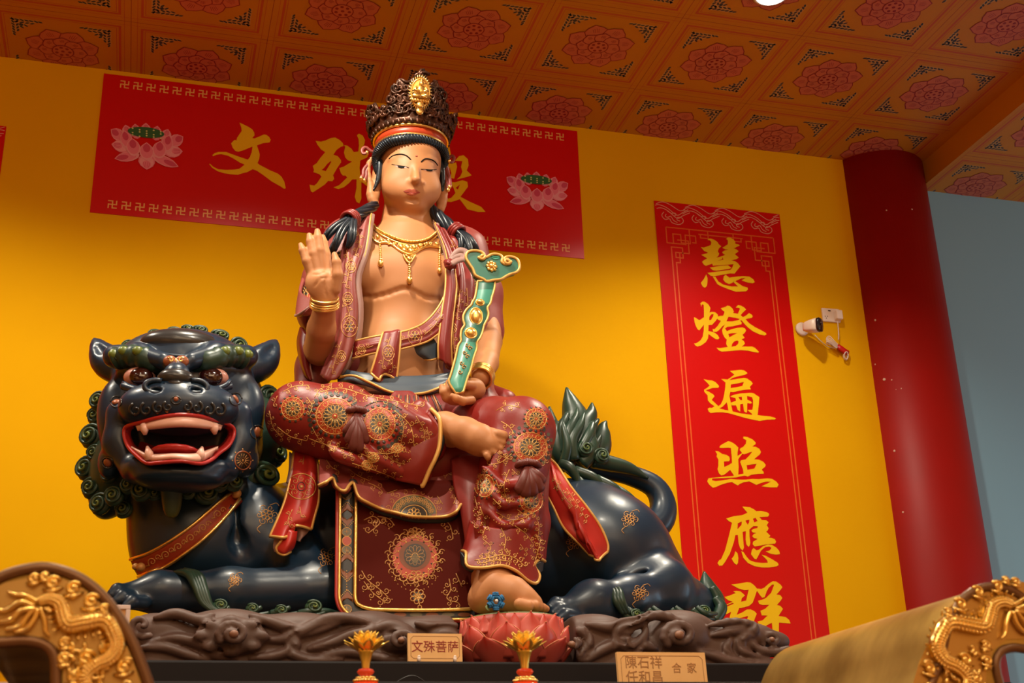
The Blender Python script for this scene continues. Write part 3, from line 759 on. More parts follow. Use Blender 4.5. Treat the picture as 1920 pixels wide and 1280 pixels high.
DENG = [[[(210,95),(260,60),(310,65),(380,115),(432,200),(410,300),(460,282),(530,290),(590,340),(597,385),(650,372),(710,368),(740,285),(700,255),(652,205),(700,192),(760,175),(800,148),(850,155),(910,210),(942,275),(925,310),(1030,325),(1075,220),(1060,195),(980,190),(1035,140),(1100,150),(1170,190),(1207,235),(1150,290),(1090,355),(1140,398),(1210,365),(1270,312),(1320,335),(1355,380),(1335,415),(1250,430),(1195,445),(1280,535),(1400,615),(1540,685),(1640,745),(1655,775),(1610,800),(1500,775),(1360,710),(1250,625),(1170,540),(1110,470),(1080,470),(1112,520),(1108,555),(1020,575),(920,600),(800,610),(750,650),(790,705),(900,660),(1020,632),(1130,622),(1190,650),(1210,695),(1180,740),(1130,785),(1180,850),(1110,885),(1160,920),(1183,970),(1160,1005),(1110,1040),(1210,1040),(1340,1040),(1400,1065),(1490,1155),(1475,1175),(1380,1160),(1250,1130),(1080,1118),(850,1138),(680,1150),(610,1120),(562,1065),(640,1075),(810,1050),(775,990),(780,930),(790,890),(740,845),(700,765),(685,690),(700,640),(750,560),(690,600),(620,680),(560,722),(490,718),(478,655),(520,660),(590,590),(660,480),(600,455),(580,430),(545,480),(470,565),(390,570),(385,700),(520,735),(590,790),(628,855),(600,885),(545,880),(470,830),(390,765),(378,860),(330,945),(240,1010),(150,1040),(105,1020),(72,970),(110,975),(200,920),(262,830),(285,700),(290,560),(240,625),(190,688),(150,665),(110,590),(85,510),(70,400),(110,415),(190,468),(290,400),(290,260),(285,140),(262,118),(240,135),(232,175)],[(405,462),(410,390),(450,340),(500,330),(490,385),(440,465)],[(780,490),(825,390),(960,410),(1070,440),(1040,465),(900,492)],[(820,765),(900,750),(1020,748),(940,785),(845,840)],[(890,1045),(905,980),(950,930),(1020,910),(1045,935),(1030,990),(980,1030)]]]
BIAN = [[[(102,295),(210,320),(290,325),(370,365),(445,445),(430,485),(300,490),(150,542),(230,575),(320,630),(345,668),(285,750),(350,810),(430,885),(480,850),(530,750),(560,620),(580,480),(585,370),(490,295),(560,300),(630,305),(780,200),(680,120),(780,108),(900,93),(980,100),(1050,145),(1065,170),(1000,205),(860,235),(740,270),(660,320),(800,298),(990,268),(1060,285),(1150,350),(1180,395),(1115,465),(1138,518),(1040,525),(880,550),(760,580),(690,575),(670,660),(690,760),(740,1000),(900,1040),(1160,1075),(1170,1060),(1060,965),(1170,965),(1185,880),(1185,760),(1165,690),(1055,665),(1060,745),(1130,775),(1165,815),(1130,830),(1060,820),(1055,1010),(1040,1030),(990,1000),(965,830),(905,845),(905,1005),(850,970),(815,870),(720,870),(700,810),(815,770),(800,710),(685,680),(760,640),(920,608),(1150,595),(1200,605),(1325,690),(1310,850),(1285,1080),(1400,1095),(1560,1110),(1650,1135),(1685,1155),(1660,1175),(1500,1180),(1330,1210),(1180,1180),(1000,1140),(800,1080),(640,1035),(520,1020),(400,1020),(260,1035),(215,1000),(197,940),(235,918),(290,925),(345,890),(250,820),(200,760),(195,650),(120,570),(118,525),(180,490),(240,440),(180,370)],[(700,415),(860,388),(990,358),(950,445),(850,470),(695,492)],[(865,690),(940,682),(950,755),(910,755)],[(615,800),(650,980),(560,965),(450,935),(520,900)]]]
ZHAO = [[[(380,325),(385,290),(440,250),(560,187),(620,200),(700,250),(775,320),(755,430),(755,495),(850,435),(800,370),(820,330),(870,310),(930,240),(940,170),(875,130),(880,90),(960,100),(1060,145),(1135,210),(1130,250),(1060,298),(1140,305),(1210,345),(1245,410),(1225,460),(1100,565),(1200,572),(1290,615),(1345,680),(1330,720),(1260,780),(1300,830),(1300,865),(1180,868),(1040,890),(970,925),(900,905),(800,925),(730,942),(600,950),(230,965),(222,1000),(300,1022),(430,1005),(620,975),(720,985),(900,990),(1060,975),(1200,980),(1380,962),(1480,975),(1570,1035),(1615,1095),(1580,1150),(1430,1150),(1250,1130),(1350,1085),(1450,1035),(1350,1030),(1240,1060),(1150,1100),(1090,1070),(1000,1025),(880,1045),(810,1075),(760,1110),(710,1085),(640,1040),(540,1055),(400,1100),(300,1145),(240,1158),(170,1100),(122,1025),(150,960),(300,945),(670,910),(680,905),(600,785),(530,845),(470,890),(415,900),(370,860),(338,770),(355,700),(355,570),(315,505),(330,460),(290,390),(360,400),(440,455),(530,475),(585,515),(597,570),(580,605),(470,610),(478,725),(560,690),(640,640),(635,520),(615,330),(560,322),(450,328)],[(770,885),(880,865),(870,780),(810,620),(830,585),(920,570),(990,500),(1065,405),(980,430),(900,460),(855,450),(770,560),(778,720)],[(945,690),(1060,670),(1155,660),(1105,760),(960,785)]]]
YING = [[[(560,90),(600,95),(700,105),(770,140),(820,180),(900,175),(1000,190),(1050,220),(1055,250),(1030,278),(875,285),(920,340),(1000,345),(1045,380),(1010,440),(1045,490),(1030,530),(1000,555),(1078,630),(1045,665),(1100,670),(1160,695),(1183,740),(1165,775),(1030,785),(900,810),(790,828),(750,790),(760,740),(840,690),(770,670),(742,640),(770,600),(820,580),(750,570),(728,535),(760,505),(835,490),(845,455),(760,455),(690,515),(692,640),(708,750),(700,800),(675,838),(635,790),(620,700),(625,545),(565,560),(575,700),(590,850),(565,905),(520,860),(490,770),(478,615),(430,620),(400,760),(330,960),(240,1115),(190,1180),(135,1185),(102,1135),(130,1085),(170,1060),(240,900),(310,640),(370,390),(310,360),(258,312),(400,270),(560,250),(655,205),(600,145)],[(470,510),(475,400),(550,368),(545,430)],[(615,350),(690,335),(685,385),(660,430)],[(755,318),(805,300),(840,360),(780,385)]],
        [[(430,915),(470,950),(487,1040),(480,1130),(455,1168),(410,1135),(362,1055),(405,1000)]], [[(540,915),(580,930),(640,1020),(700,1085),(800,1120),(920,1132),(1030,1130),(1015,1080),(915,980),(990,1000),(1120,1070),(1215,1130),(1230,1170),(1190,1195),(1060,1215),(920,1215),(780,1190),(660,1130),(580,1040)]],
        [[(760,860),(780,865),(825,900),(870,885),(940,825),(1030,793),(1110,800),(1190,850),(1240,910),(1255,970),(1180,978),(1090,965),(990,920),(1060,905),(1100,855),(1060,830),(980,840),(900,910),(860,990),(820,1065),(780,1055),(720,970),(735,900)]]]
QUN = [[[(330,165),(420,155),(540,135),(650,118),(720,128),(790,180),(845,245),(930,255),(990,230),(1080,150),(1160,100),(1230,105),(1310,160),(1355,220),(1310,280),(1235,365),(1310,375),(1355,435),(1310,500),(1245,575),(1310,590),(1365,650),(1330,710),(1275,795),(1420,815),(1490,870),(1518,945),(1400,935),(1285,925),(1283,1300),(1190,1240),(1160,1100),(1145,930),(1060,970),(980,1020),(930,1015),(885,960),(855,905),(960,880),(1060,785),(940,780),(915,690),(1010,650),(1095,570),(960,575),(890,550),(865,490),(960,465),(1030,430),(1130,330),(1190,170),(1150,165),(1080,230),(1040,300),(1000,420),(950,430),(900,370),(845,290),(800,420),(760,530),(690,590),(590,620),(490,635),(440,770),(560,720),(640,665),(720,662),(800,700),(843,750),(800,850),(770,965),(700,985),(540,945),(420,840),(360,940),(340,1000),(220,1000),(290,850),(330,710),(240,755),(170,770),(110,750),(92,700),(130,640),(250,560),(360,510),(270,480),(195,415),(300,385),(420,335),(370,300),(440,290),(510,300),(560,340),(605,385),(540,440),(530,510),(630,485),(680,270),(600,278),(480,245)],[(170,635),(280,560),(370,530),(380,550),(260,600)],[(495,840),(580,815),(670,795),(640,880),(550,920)]]]
for zx, zy, sc, ch in ((1300, 435, 10.669, HUI), (1295, 560, 11.633, DENG), (1310, 685, 11.633, BIAN), (1315, 810, 11.131, ZHAO), (1335, 940, 9.843, YING), (1340, 1080, 10.667, QUN)):
    m = MB()
    for loops in ch: print_shape(m, chars(zx, zy, sc, loops), BY-.0012)
    m.build('character', 'ban_yel', t, smooth=False)
s0 = wz(12, 237)
vertical_banner(s0[0]-(vxr-vxl), s0[0], s0[1], 1.75, 'red banner cut off by the left edge of the picture', False)

# ================================================================== CAMERA, SOCKET, CABLE ON THE WALL
def zoomfn(x0, y0, sc, y): return lambda u, v: P(x0+u/sc, y0+v/sc, y)
# wall socket
so = P(1557, 592, 0)
t = thing('wall_socket', 'small white wall socket with a plug at its right side on the yellow wall', 'socket', so)
z = lambda u, v, y=-.012: P(1440+u/6.4, 540+v/6.4, y)
q0 = z(615, 245, 0); q1 = z(880, 400, 0)
b = MB(); b.box(q0[0]+.008, q1[0]-.01, -.012, 0, so[2]-.038, so[2]+.038); b.build('face_plate', 'plastic', t, smooth=False, bevel=.004)
b = MB()
for u, v in ((687, 338), (712, 338), (700, 360)): p = z(u, v); b.ball(p, (.0022, .002, .0032), 0, 6, 4)
p = z(735, 272); b.box(p[0]-.007, p[0]+.007, -.0135, -.011, p[2]-.003, p[2]+.003)
b.build('socket_marking', 'plastic_blk', t)
p = z(830, 340)
b = MB(); b.box(p[0]-.020, p[0]+.016, -.045, -.010, p[2]-.026, p[2]+.026); b.build('plug', 'plastic', t, smooth=False, bevel=.006)
# bullet camera
cp = P(1509, 617, 0)
t = thing('security_camera', 'small white bullet security camera with black front on a ball mount', 'security camera', cp)
b = MB(); cc = z(400, 498, 0); A = np.array([[1, 0, 0], [0, 0, -1], [0, 1, 0]], float)
b.lathe(cc, [(.036, -.0), (.036, .012), (.030, .016), (.018, .017)], 24, 0, ax=np.array([[1, 0, 0], [0, 0, -1], [0, 1, 0]]).astype(float))
b.build('wall_mount', 'plastic', t)
b = MB()
for k in range(3):
    b.lathe(cc+np.array([.012+.010*k, -.022-.010*k, .006+.003*k]), [(.017-.002*k, -.004), (.021-.002*k, 0), (.017-.002*k, .004)], 16, 0, ax=np.array([[.6, 0, .6], [0, 1, -.6], [-.6, 0, .5]]).astype(float))
b.build('ball_joint', 'plastic', t)
bd = np.array([.55, -.78, -.08]); bd /= np.linalg.norm(bd); bx = np.cross(bd, [0, 0, 1.0]); bx /= np.linalg.norm(bx); bz = np.cross(bx, bd)
c0 = z(485, 465, -.075)
def loft(mb, secs, mi=0, seg=20):
    vs = []
    for d, rx, rz in secs:
        for k in range(seg):
            a = 2*PI*k/seg; cx = math.copysign(abs(math.cos(a))**.6, math.cos(a)); sx = math.copysign(abs(math.sin(a))**.6, math.sin(a))
            vs.append(c0+bd*d+bx*cx*rx+bz*sx*rz)
    fs = [(i*seg+k, i*seg+(k+1) % seg, (i+1)*seg+(k+1) % seg, (i+1)*seg+k) for i in range(len(secs)-1) for k in range(seg)]
    fs += [tuple(range(seg))[::-1], tuple((len(secs)-1)*seg+k for k in range(seg))]
    mb.add(vs, fs, mi)
b = MB(); loft(b, [(-.030, .006, .006), (-.024, .018, .020), (-.008, .026, .028), (.02, .029, .033), (.055, .030, .036)]); b.build('body', 'plastic', t)
b = MB(); loft(b, [(.0545, .0302, .0362), (.066, .0302, .0362), (.069, .027, .033)]); b.build('front_glass', 'plastic_blk', t)
b = MB(); b.ball(c0+bd*.069+bz*.008, .011, 0); b.build('lens', 'iris', t)
# cable bundle wrapped in red tape
t = thing('cable_bundle', 'coiled white cable bound with red tape hanging below the wall socket', 'cable', z(860, 700, 0))
b = MB(); rnd = random.Random(5)
b.tube(crom([z(835, 400, -.04), z(842, 480, -.03), z(848, 560, -.025), z(845, 620, -.02)], 14), .0028, 6)
b.tube(crom([z(560, 560, -.012), z(640, 640, -.010), z(720, 700, -.016), z(800, 720, -.02)], 14), .0022, 6)
for k in range(5):
    q = k*.004
    b.tube(crom([z(860-10*k, 700+5*k, -.02-q), z(800-20*k, 640, -.03-q), z(735-8*k, 575+22*k, -.02-q), z(700+12*k, 620+14*k, -.014-q), z(760, 690-6*k, -.012-q), z(830, 720, -.02-q)], 26), .0024, 6)
for k in range(4):
    c = z(928+4*k, 822-5*k, -.018-.004*k); b.tube([c+np.array([.011*math.cos(a), -.006*math.sin(a)*k*.3, .018*math.sin(a)]) for a in np.linspace(0, 2*PI, 20)], .0026, 6, closed=False)
b.build('cable', 'plastic', t)
b = MB(); b.tube([z(830, 690, -.02), z(870, 720, -.024), z(920, 760, -.024), z(960, 780, -.02)], [.013, .0155, .0165, .015], 10, flat=.7); b.build('tape_wrap', 'red_wrap', t)
# ================================================================== LION
LION = thing('lion_statue', 'dark blue crouching guardian lion with open red mouth carrying the seated figure', 'lion', P(700, 1150, -1.1))
def curl(mb, px, py, y, r, d=1, a0=0.0, asp=1.0, n=(0, -1, .15), turns=2.3, g=(.022, .058, .036), yg=(.13, .17, .02), rot=0.0, hgt=.6):
    """a snail of mane hair: domed base with a rope wound up to its yellow-green heart"""
    c = P(px, py, y); r = r*mpp(c); n = np.array(n, float); n /= np.linalg.norm(n)
    u = np.cross([0, 0, 1.0], n); u /= np.linalg.norm(u); w = np.cross(n, u)
    u, w = math.cos(rot)*u+math.sin(rot)*w, -math.sin(rot)*u+math.cos(rot)*w
    mb.col = g; mb.ball(c-n*r*.1, (r*.98, r*asp*.98, r*hgt*.75), 0, 14, 8, ax=np.stack([u, w, n], 1)); mb.col = None
    N = 40; pts = []; rad = []; cols = []
    for i in range(N+1):
        t = i/N; a = a0+d*2*PI*turns*t; q = r*.92*(1-t)**.85
        h = r*hgt*math.sqrt(max(0, 1-(q/r)**2))*(.75+.35*t)
        pts.append(c+q*(math.cos(a)*u+asp*math.sin(a)*w)+n*h); rad.append(r*(.15-.05*t) if i else r*.05)
        f = min(1, max(0, (t-.45)/.45)); cols.append(tuple(g[k]*(1-f)+yg[k]*f for k in range(3)))
    mb.tube(pts, rad, 7, 0, cols=cols)
# ---- body and limbs: one continuous sculpt with the head
S = Sdf()
S.C([(330, 890, -1.22, 100), (365, 1010, -1.2, 112), (440, 1060, -1.12, 115)], 30)
S.C([(430, 1040, -1.02, 120), (640, 1020, -1.02, 128), (900, 1020, -1.02, 128), (1085, 1038, -1.06, 132)], 40)
S.C([(1085, 1038, -1.06, 130), (1190, 1092, -1.10, 92), (1290, 1140, -1.10, 42)], 40)
S.E(1150, 1030, -1.22, 105, 95, 100, 50)                 # haunch
S.E(480, 1000, -1.22, 62, 90, 105, 45)                   # shoulder
S.C([(500, 1000, -1.22, 70), (610, 1105, -1.42, 44), (430, 1110, -1.46, 43), (300, 1110, -1.48, 36), (232, 1118, -1.50, 24)], 22)
for k, (x, y) in enumerate(((212, 1112), (222, 1124), (240, 1134))): S.C([(x+30, y-4, -1.50-.02*k, 13), (x+8, y-6, -1.53-.02*k, 13), (x-4, y+2, -1.54-.02*k, 9)], 5)
S.C([(1300, 1135, -1.20, 44), (1240, 1105, -1.34, 56), (1170, 1125, -1.43, 44), (1110, 1132, -1.48, 40), (1062, 1146, -1.52, 26)], 26)
for k, (x, y) in enumerate(((1040, 1134), (1046, 1146), (1058, 1158))): S.C([(x+26, y-2, -1.50-.02*k, 13), (x+2, y-4, -1.53-.02*k, 12), (x-10, y+3, -1.55-.02*k, 8)], 4)
# creases where the belly, haunch and shoulder meet
S.C([(1050, 1075, -1.43, 10), (1130, 1092, -1.44, 8), (1230, 1078, -1.40, 5)], 26, '-')
S.C([(440, 930, -1.34, 5), (445, 1010, -1.36, 7), (470, 1068, -1.40, 8)], 22, '-')
# ---- head
S.E(345, 742, -1.28, 134, 120, 116, 30); S.E(342, 680, -1.30, 112, 95, 48, 40)
S.E(343, 830, -1.30, 148, 110, 95, 40)                   # cheeks
S.E(335, 765, -1.56, 100, 66, 52, 30)                    # muzzle
S.E(270, 765, -1.56, 46, 44, 34, 18); S.E(400, 765, -1.56, 46, 44, 34, 18)
S.E(335, 880, -1.52, 98, 62, 34, 26)                     # lower jaw
S.E(335, 897, -1.54, 80, 55, 22, 16)
S.C([(225, 775, -1.47, 26), (222, 830, -1.46, 26), (250, 880, -1.48, 24)], 20)
S.C([(445, 775, -1.47, 26), (450, 830, -1.46, 26), (425, 880, -1.48, 24)], 20)
S.E(462, 770, -1.36, 34, 40, 60, 20); S.E(213, 770, -1.36, 30, 40, 60, 20)
S.E(455, 862, -1.42, 30, 30, 34, 14); S.E(206, 865, -1.40, 22, 30, 34, 14)
S.C([(330, 725, -1.60, 26), (331, 705, -1.60, 22), (331, 690, -1.52, 20)], 14)     # nose bridge
S.E(293, 725, -1.605, 21, 18, 15, 8); S.E(367, 725, -1.605, 21, 18, 15, 8)          # nostril wings
S.E(292, 729, -1.66, 11, 22, 7, 4, '-'); S.E(368, 729, -1.66, 11, 22, 7, 4, '-')
S.E(262, 707, -1.54, 30, 22, 20, 8, '-'); S.E(399, 707, -1.54, 30, 22, 20, 8, '-')  # eye sockets
S.C([(215, 668, -1.40, 22), (260, 664, -1.47, 20), (305, 676, -1.53, 16)], 14)
S.C([(462, 668, -1.40, 22), (405, 664, -1.47, 20), (358, 676, -1.53, 16)], 14)
S.C([(232, 724, -1.50, 8), (262, 733, -1.545, 8), (296, 738, -1.58, 7)], 8); S.C([(430, 724, -1.50, 8), (399, 733, -1.545, 8), (364, 738, -1.58, 7)], 8)
# ears, cupped
for s, ((bx, by), (mx, my), (tx, ty)) in ((-1, ((222, 690), (197, 672), (177, 637))), (1, ((472, 690), (496, 672), (517, 640)))):
    S.C([(bx, by, -1.22, 30), (mx, my, -1.20, 25), (tx, ty, -1.16, 5)], 12, n=7)
    S.C([(bx+s*10, by-8, -1.34, 12), (mx, my-6, -1.31, 13), (tx-s*4, ty+10, -1.22, 3)], 10, '-', n=7)
# mouth cavity
S.E(335, 824, -1.66, 98, 120, 34, 10, '-'); S.E(335, 838, -1.66, 80, 110, 30, 10, '-')
lion = S.build('body', .0075, 'lion', LION)
LT = bvh(lion)

def my(x, off=0.0): return -1.655+1.15e-5*(x-335)**2+off
lip = [(233,806),(240,798),(262,792),(295,783),(335,777),(375,780),(405,788),(425,794),(438,803),(438,818),(428,836),(411,849),(396,862),(375,869),(340,864),(300,867),(275,868),(255,853),(241,838),(234,821)]
b = MB(); rings = []
L = crom(lip, 60, True)
for sc, off in ((1.0, -.004), (.92, .022), (.87, .07), (.82, .12), (.5, .17), (.02, .19)):
    rings.append([P(335+(x-335)*sc, 824+(y-824)*sc, my(335+(x-335)*sc, off)) for x, y in L])
n = len(L)
b.add([p for r in rings for p in r], [(i*n+k, i*n+(k+1) % n, (i+1)*n+(k+1) % n, (i+1)*n+k) for i in range(2) for k in range(n)], 0)
b.add([p for r in rings[2:] for p in r], [(i*n+k, i*n+(k+1) % n, (i+1)*n+(k+1) % n, (i+1)*n+k) for i in range(3) for k in range(n)], 1)
mo = b.build('mouth', ['mouth', 'mouth_d'], LION)
b = MB(); b.tube([P(x, y, my(x, -.008)) for x, y in L], 3.6*.0017, 8, closed=True); b.build('lips', 'mouth', LION)
b = MB(); b.ball(P(328, 852, -1.56), (.080, .10, .020), 0, 16, 8); b.build('tongue', 'mouth', LION)
def band(up, lo, y, parent, name):
    U = crom(up, 24); Lw = crom(lo, 24); rows = []
    for f, o in ((0, .012), (.15, -.004), (.5, -.010), (.85, -.006), (1, .010)):
        rows.append([(u[0]+(l[0]-u[0])*f, u[1]+(l[1]-u[1])*f, my(u[0], y+o)) for u, l in zip(U, Lw)])
    return sheet(name, rows, 'tooth', parent, th=.012, nu=24, nv=8)
band([(254,797),(296,784),(336,777),(377,781),(418,795)], [(258,808),(296,804),(336,801),(377,803),(414,807)], -.002, LION, 'upper_teeth')
band([(246,836),(280,850),(325,849),(366,849),(409,836)], [(262,858),(284,866),(325,862),(371,867),(396,857)], -.004, LION, 'lower_teeth')
for x, y0, y1 in ((271, 797, 815), (402, 797, 814)):
    b = MB(); b.tube([P(x, y0, my(x, 0)), P(x, (y0+y1)/2, my(x, -.006)), P(x+1, y1, my(x, .0))], [.013, .0125, .005], 10); b.build('fang', 'tooth', LION)
for x, y0, y1, dx in ((281, 862, 837, -5), (374, 862, 838, 5)):
    b = MB(); b.tube([P(x, y0, my(x, .002)), P(x+dx*.4, (y0+y1)/2, my(x, -.002)), P(x+dx, y1, my(x, .01))], [.015, .013, .004], 10); b.build('fang', 'tooth', LION)
# eyes
for x in (262, 399):
    s = 1 if x < 335 else -1
    b = MB(); b.ball(P(x, 708, -1.475), (.050, .040, .033), 0, 20, 12); e = b.build('eyeball', 'eye_pink', LION)
    b = MB(); c = P(x+s*3, 706, -1.503); b.ball(c, (.037, .020, .030), 0, 18, 10); b.build('iris', 'iris', e)
    b = MB(); b.tube(crom([P(x-32, 716, -1.495), P(x-16, 727, -1.525), P(x+4, 729, -1.535), P(x+24, 722, -1.525), P(x+33, 712, -1.505)], 14), [.004]+[.008]*12+[.004], 8); b.build('eyelid', 'lion', e)
# brows with yellow-green knobs
for xs in ([(213, 674), (232, 668), (258, 668), (283, 676), (303, 684)], [(463, 674), (445, 668), (420, 668), (393, 676), (364, 684)]):
    b = MB(); pts = [P(x, y, -1.44-.0011*(60-abs(abs(x-335)-60))) for x, y in xs]
    b.tube(crom(pts, 20), [.022]+[.036+.004*math.sin(i*1.9) for i in range(18)]+[.020], 12); br = b.build('brow', 'mane', LION)
    for i in (0, 1, 2, 4):
        q = b = MB(); c = pts[i]+np.array([0, -.033, .006]); b.ball(c, (.018, .013, .016), 0, 10, 7); b.build('knob', 'mane_y', br)
    b = MB()
    for i in range(3):
        c = (pts[i]+pts[i+1])/2+np.array([0, -.026, -.006]); b.tube([c+np.array([.018*math.cos(a)*q, -.006*(1-q), .018*math.sin(a)*q]) for a, q in [(k*.55, 1-k/16) for k in range(14)]], .004, 5)
    b.build('curl_lines', 'mane', br)
# forehead
b = MB(); b.ball(P(339, 648, -1.412), (.132, .078, .052), 0, 28, 12); b.build('forehead_dome', 'lion_horn', LION)
b = MB()
b.tube(crom([P(300, 664, -1.485), P(270, 652, -1.44), P(258, 640, -1.38), P(275, 628, -1.33)], 14), .006, 6); b.tube(crom([P(378, 664, -1.485), P(408, 652, -1.44), P(420, 640, -1.38), P(403, 628, -1.33)], 14), .006, 6)
b.tube(crom([P(285, 655, -1.455), P(310, 664, -1.485), P(339, 667, -1.49), P(368, 664, -1.485), P(393, 655, -1.455)], 14), .006, 6)
b.build('forehead_rim', 'lion', LION)
b = MB()
for dx in (-11, 11): b.ball(P(330+dx, 677, -1.565), (.022, .014, .019), 0, 12, 8)
b.ball(P(330, 681, -1.565), (.03, .014, .015), 0, 12, 8)
bo = b.build('forehead_boss', 'boss', LION)
b = MB()
for s in (-1, 1):
    c = P(330+s*10, 675, -1.588); b.tube([c+np.array([s*.010*q*math.cos(a), -.002, .010*q*math.sin(a)]) for a, q in [(.4+k*.5, 1-k/15) for k in range(14)]], .0022, 6)
b.tube([P(330, 682, -1.586), P(330, 672, -1.588)], .0022, 6); b.build('gilt_scroll', 'gold', bo)
# nose tip
b = MB(); b.ball(P(330, 709, -1.618), (.056, .040, .030), 0, 20, 12); b.ball(P(330, 722, -1.625), (.034, .03, .018), 0, 14, 9); b.build('nose', 'lion_horn', LION)
for s in (-1, 1):
    b = MB(); c = P(330+s*37, 727, -1.626); b.tube([c+np.array([s*.034*math.cos(a), -.012, .021*math.sin(a)]) for a in np.linspace(-2.2, 2.0, 16)], .0085, 8)
    b.build('nostril_rim', 'lion', LION)
# lip scallops with gold points
R1 = Relief(LT)
for s in (-1, 1):
    for x, y, q in ((18, 762, 9), (36, 764, 11), (58, 767, 12), (78, 768, 12)):
        R1.spiral(333+s*x, y, q, -1.2 if s > 0 else PI+1.2, 1.1, 3.0, 0, s); R1.dot(333+s*(x+2), y+9, 3.2, 1, .4)
R1.dot(330, 748, 5, 2, .8); R1.ring(330, 750, 9, 7, 1.6, 0)
R1.build('lip_scroll', ['lion_horn', 'gold_dull', 'boss'], LION)
# cheek bosses
for x, y, q in ((482, 810, 11), (202, 867, 9), (218, 753, 9), (442, 748, 10)):
    R1 = Relief(LT); R1.dot(x, y, q, 0, .45); R1.ring(x, y, q*1.15, q*1.15, 1.4, 1); R1.build('cheek_boss', ['boss', 'lion_horn', 'gold_dull'], LION)
R1 = Relief(LT)
R1.disc(455, 863, 15, 17, 1, .6); R1.ring(455, 863, 15, 17, 1.6, 0); R1.dot(455, 863, 3, 2, .6)
for k in range(14): a = k*2*PI/14; R1.line([(455+4*math.cos(a), 863+4*math.sin(a)), (455+12*math.cos(a), 863+13*math.sin(a))], .8, 2)
for k in range(8): a = k*2*PI/8; R1.dot(455+19*math.cos(a), 863+21*math.sin(a), 1.6, 2)
R1.build('wheel_emblem', ['boss', 'lion_horn', 'gold_dull'], LION)
# mane
S = Sdf()
S.E(350, 800, -1.12, 168, 95, 140, 20); S.E(230, 880, -1.22, 62, 75, 80, 30); S.E(200, 930, -1.20, 32, 40, 44, 20); S.E(470, 830, -1.16, 60, 70, 90, 30); S.E(345, 700, -1.12, 130, 85, 80, 30)
S.E(350, 905, -1.30, 110, 60, 34, 20)
S.build('mane', .010, 'mane', LION)
CUR = [(186,752,-1.22,20,1),(180,780,-1.20,19,-1),(172,818,-1.22,25,1),(178,850,-1.26,18,-1),(164,878,-1.22,25,1),(172,915,-1.26,22,-1),(188,945,-1.30,22,1),(214,930,-1.38,20,-1),(242,910,-1.42,18,1),(205,890,-1.36,18,1),
       (266,920,-1.44,22,1),(232,955,-1.34,18,-1),(290,925,-1.44,15,-1),(503,745,-1.18,24,-1),(508,790,-1.12,20,1),(513,850,-1.20,28,-1),(490,893,-1.30,37,-1),(437,903,-1.40,20,-1),(411,905,-1.43,19,-1),(386,924,-1.42,24,-1),(352,922,-1.44,16,1),
       (326,622,-1.22,15,1),(352,617,-1.22,13,-1),(375,620,-1.22,16,-1),(412,630,-1.20,19,-1),(447,650,-1.18,19,-1),(290,626,-1.2,14,1),(240,650,-1.2,14,1)]
for x, y, yy, r, d in CUR:
    b = MB(); b.c = []
    curl(b, x, y, yy, r, d, a0=PI if d < 0 else 0, asp=.72 if r > 30 else (.6 if y < 640 else 1.0), n=((x-345)/260, -1, .1))
    b.build('mane_curl', 'paint', LION)
b = MB(); pts = [(320, 905, -1.50), (322, 930, -1.47), (322, 955, -1.45), (321, 970, -1.44)]
b.col = None
b.tube(crom([P(*p) for p in pts], 12), [.034, .034, .034, .033, .032, .031, .029, .027, .024, .021, .018, .010], 14, cols=[tuple(np.array((.03, .05, .036))*(1-f)+np.array((.12, .14, .02))*f) for f in np.linspace(0, 1, 12)**2]); b.build('beard', 'paint', LION)
# collar strap
def hugrow(tree, pts, lift, n, fy):
    out = []
    for x, y in crom(pts, n):
        l, nn = hit(tree, x, y); p = P(x, y, fy) if l is None else l+nn*lift
        out.append(p)
    return out
def hugband(name, tree, top, bot, lift, matn, parent, n=26, rim=None, th=.014, fy=-1.3, rimm='gold'):
    rows = []
    for f in np.linspace(0, 1, 6): rows.append(hugrow(tree, [(t[0]+(q[0]-t[0])*f, t[1]+(q[1]-t[1])*f) for t, q in zip(top, bot)], lift, n, fy))
    # soften depth jumps
    A = np.array(rows)
    for _ in range(3): A[:, 1:-1] = (A[:, :-2]+2*A[:, 1:-1]+A[:, 2:])/4
    o = sheet(name, list(A), matn, parent, th=th, nu=n, nv=6, px=False, trim='tb' if rim else None, tr=rim or .005, tmat=rimm)
    return o
ctop = [(252,1046),(280,1037),(310,1021),(337,1004),(366,982),(392,958),(427,927)]; cbot = [(266,1076),(297,1067),(325,1052),(350,1034),(374,1016),(398,994),(455,938)]
cl = hugband('collar_strap', LT, ctop, cbot, .014, 'collar', LION, rim=.007)
R1 = Relief(bvh(cl))
for f in np.linspace(.15, .88, 6):
    i = f*6; k = min(int(i), 5); u = i-k
    tp = np.array(ctop[k])*(1-u)+np.array(ctop[k+1])*u; bt = np.array(cbot[k])*(1-u)+np.array(cbot[k+1])*u; c = (tp+bt)/2
    R1.spiral(c[0], c[1], 7.5, 2.2, 1.3, 1.3, 0, 1, tail=(c[0]-12, c[1]+8)); R1.spiral(c[0]+10, c[1]-8, 5, 0, 1.1, 1.0, 0, -1)
R1.build('gilt_scroll', ['gold_dull'], cl)
b = MB(); b.ball(P(443, 925, -1.36), .017, 0, 12, 8); b.ball(P(444, 917, -1.36), .009, 0, 10, 6); b.ball(P(264, 1063, -1.36), .014, 0, 12, 8); b.ball(P(254, 1062, -1.33), .011, 0, 10, 6); b.build('strap_knobs', 'gold_dull', cl)
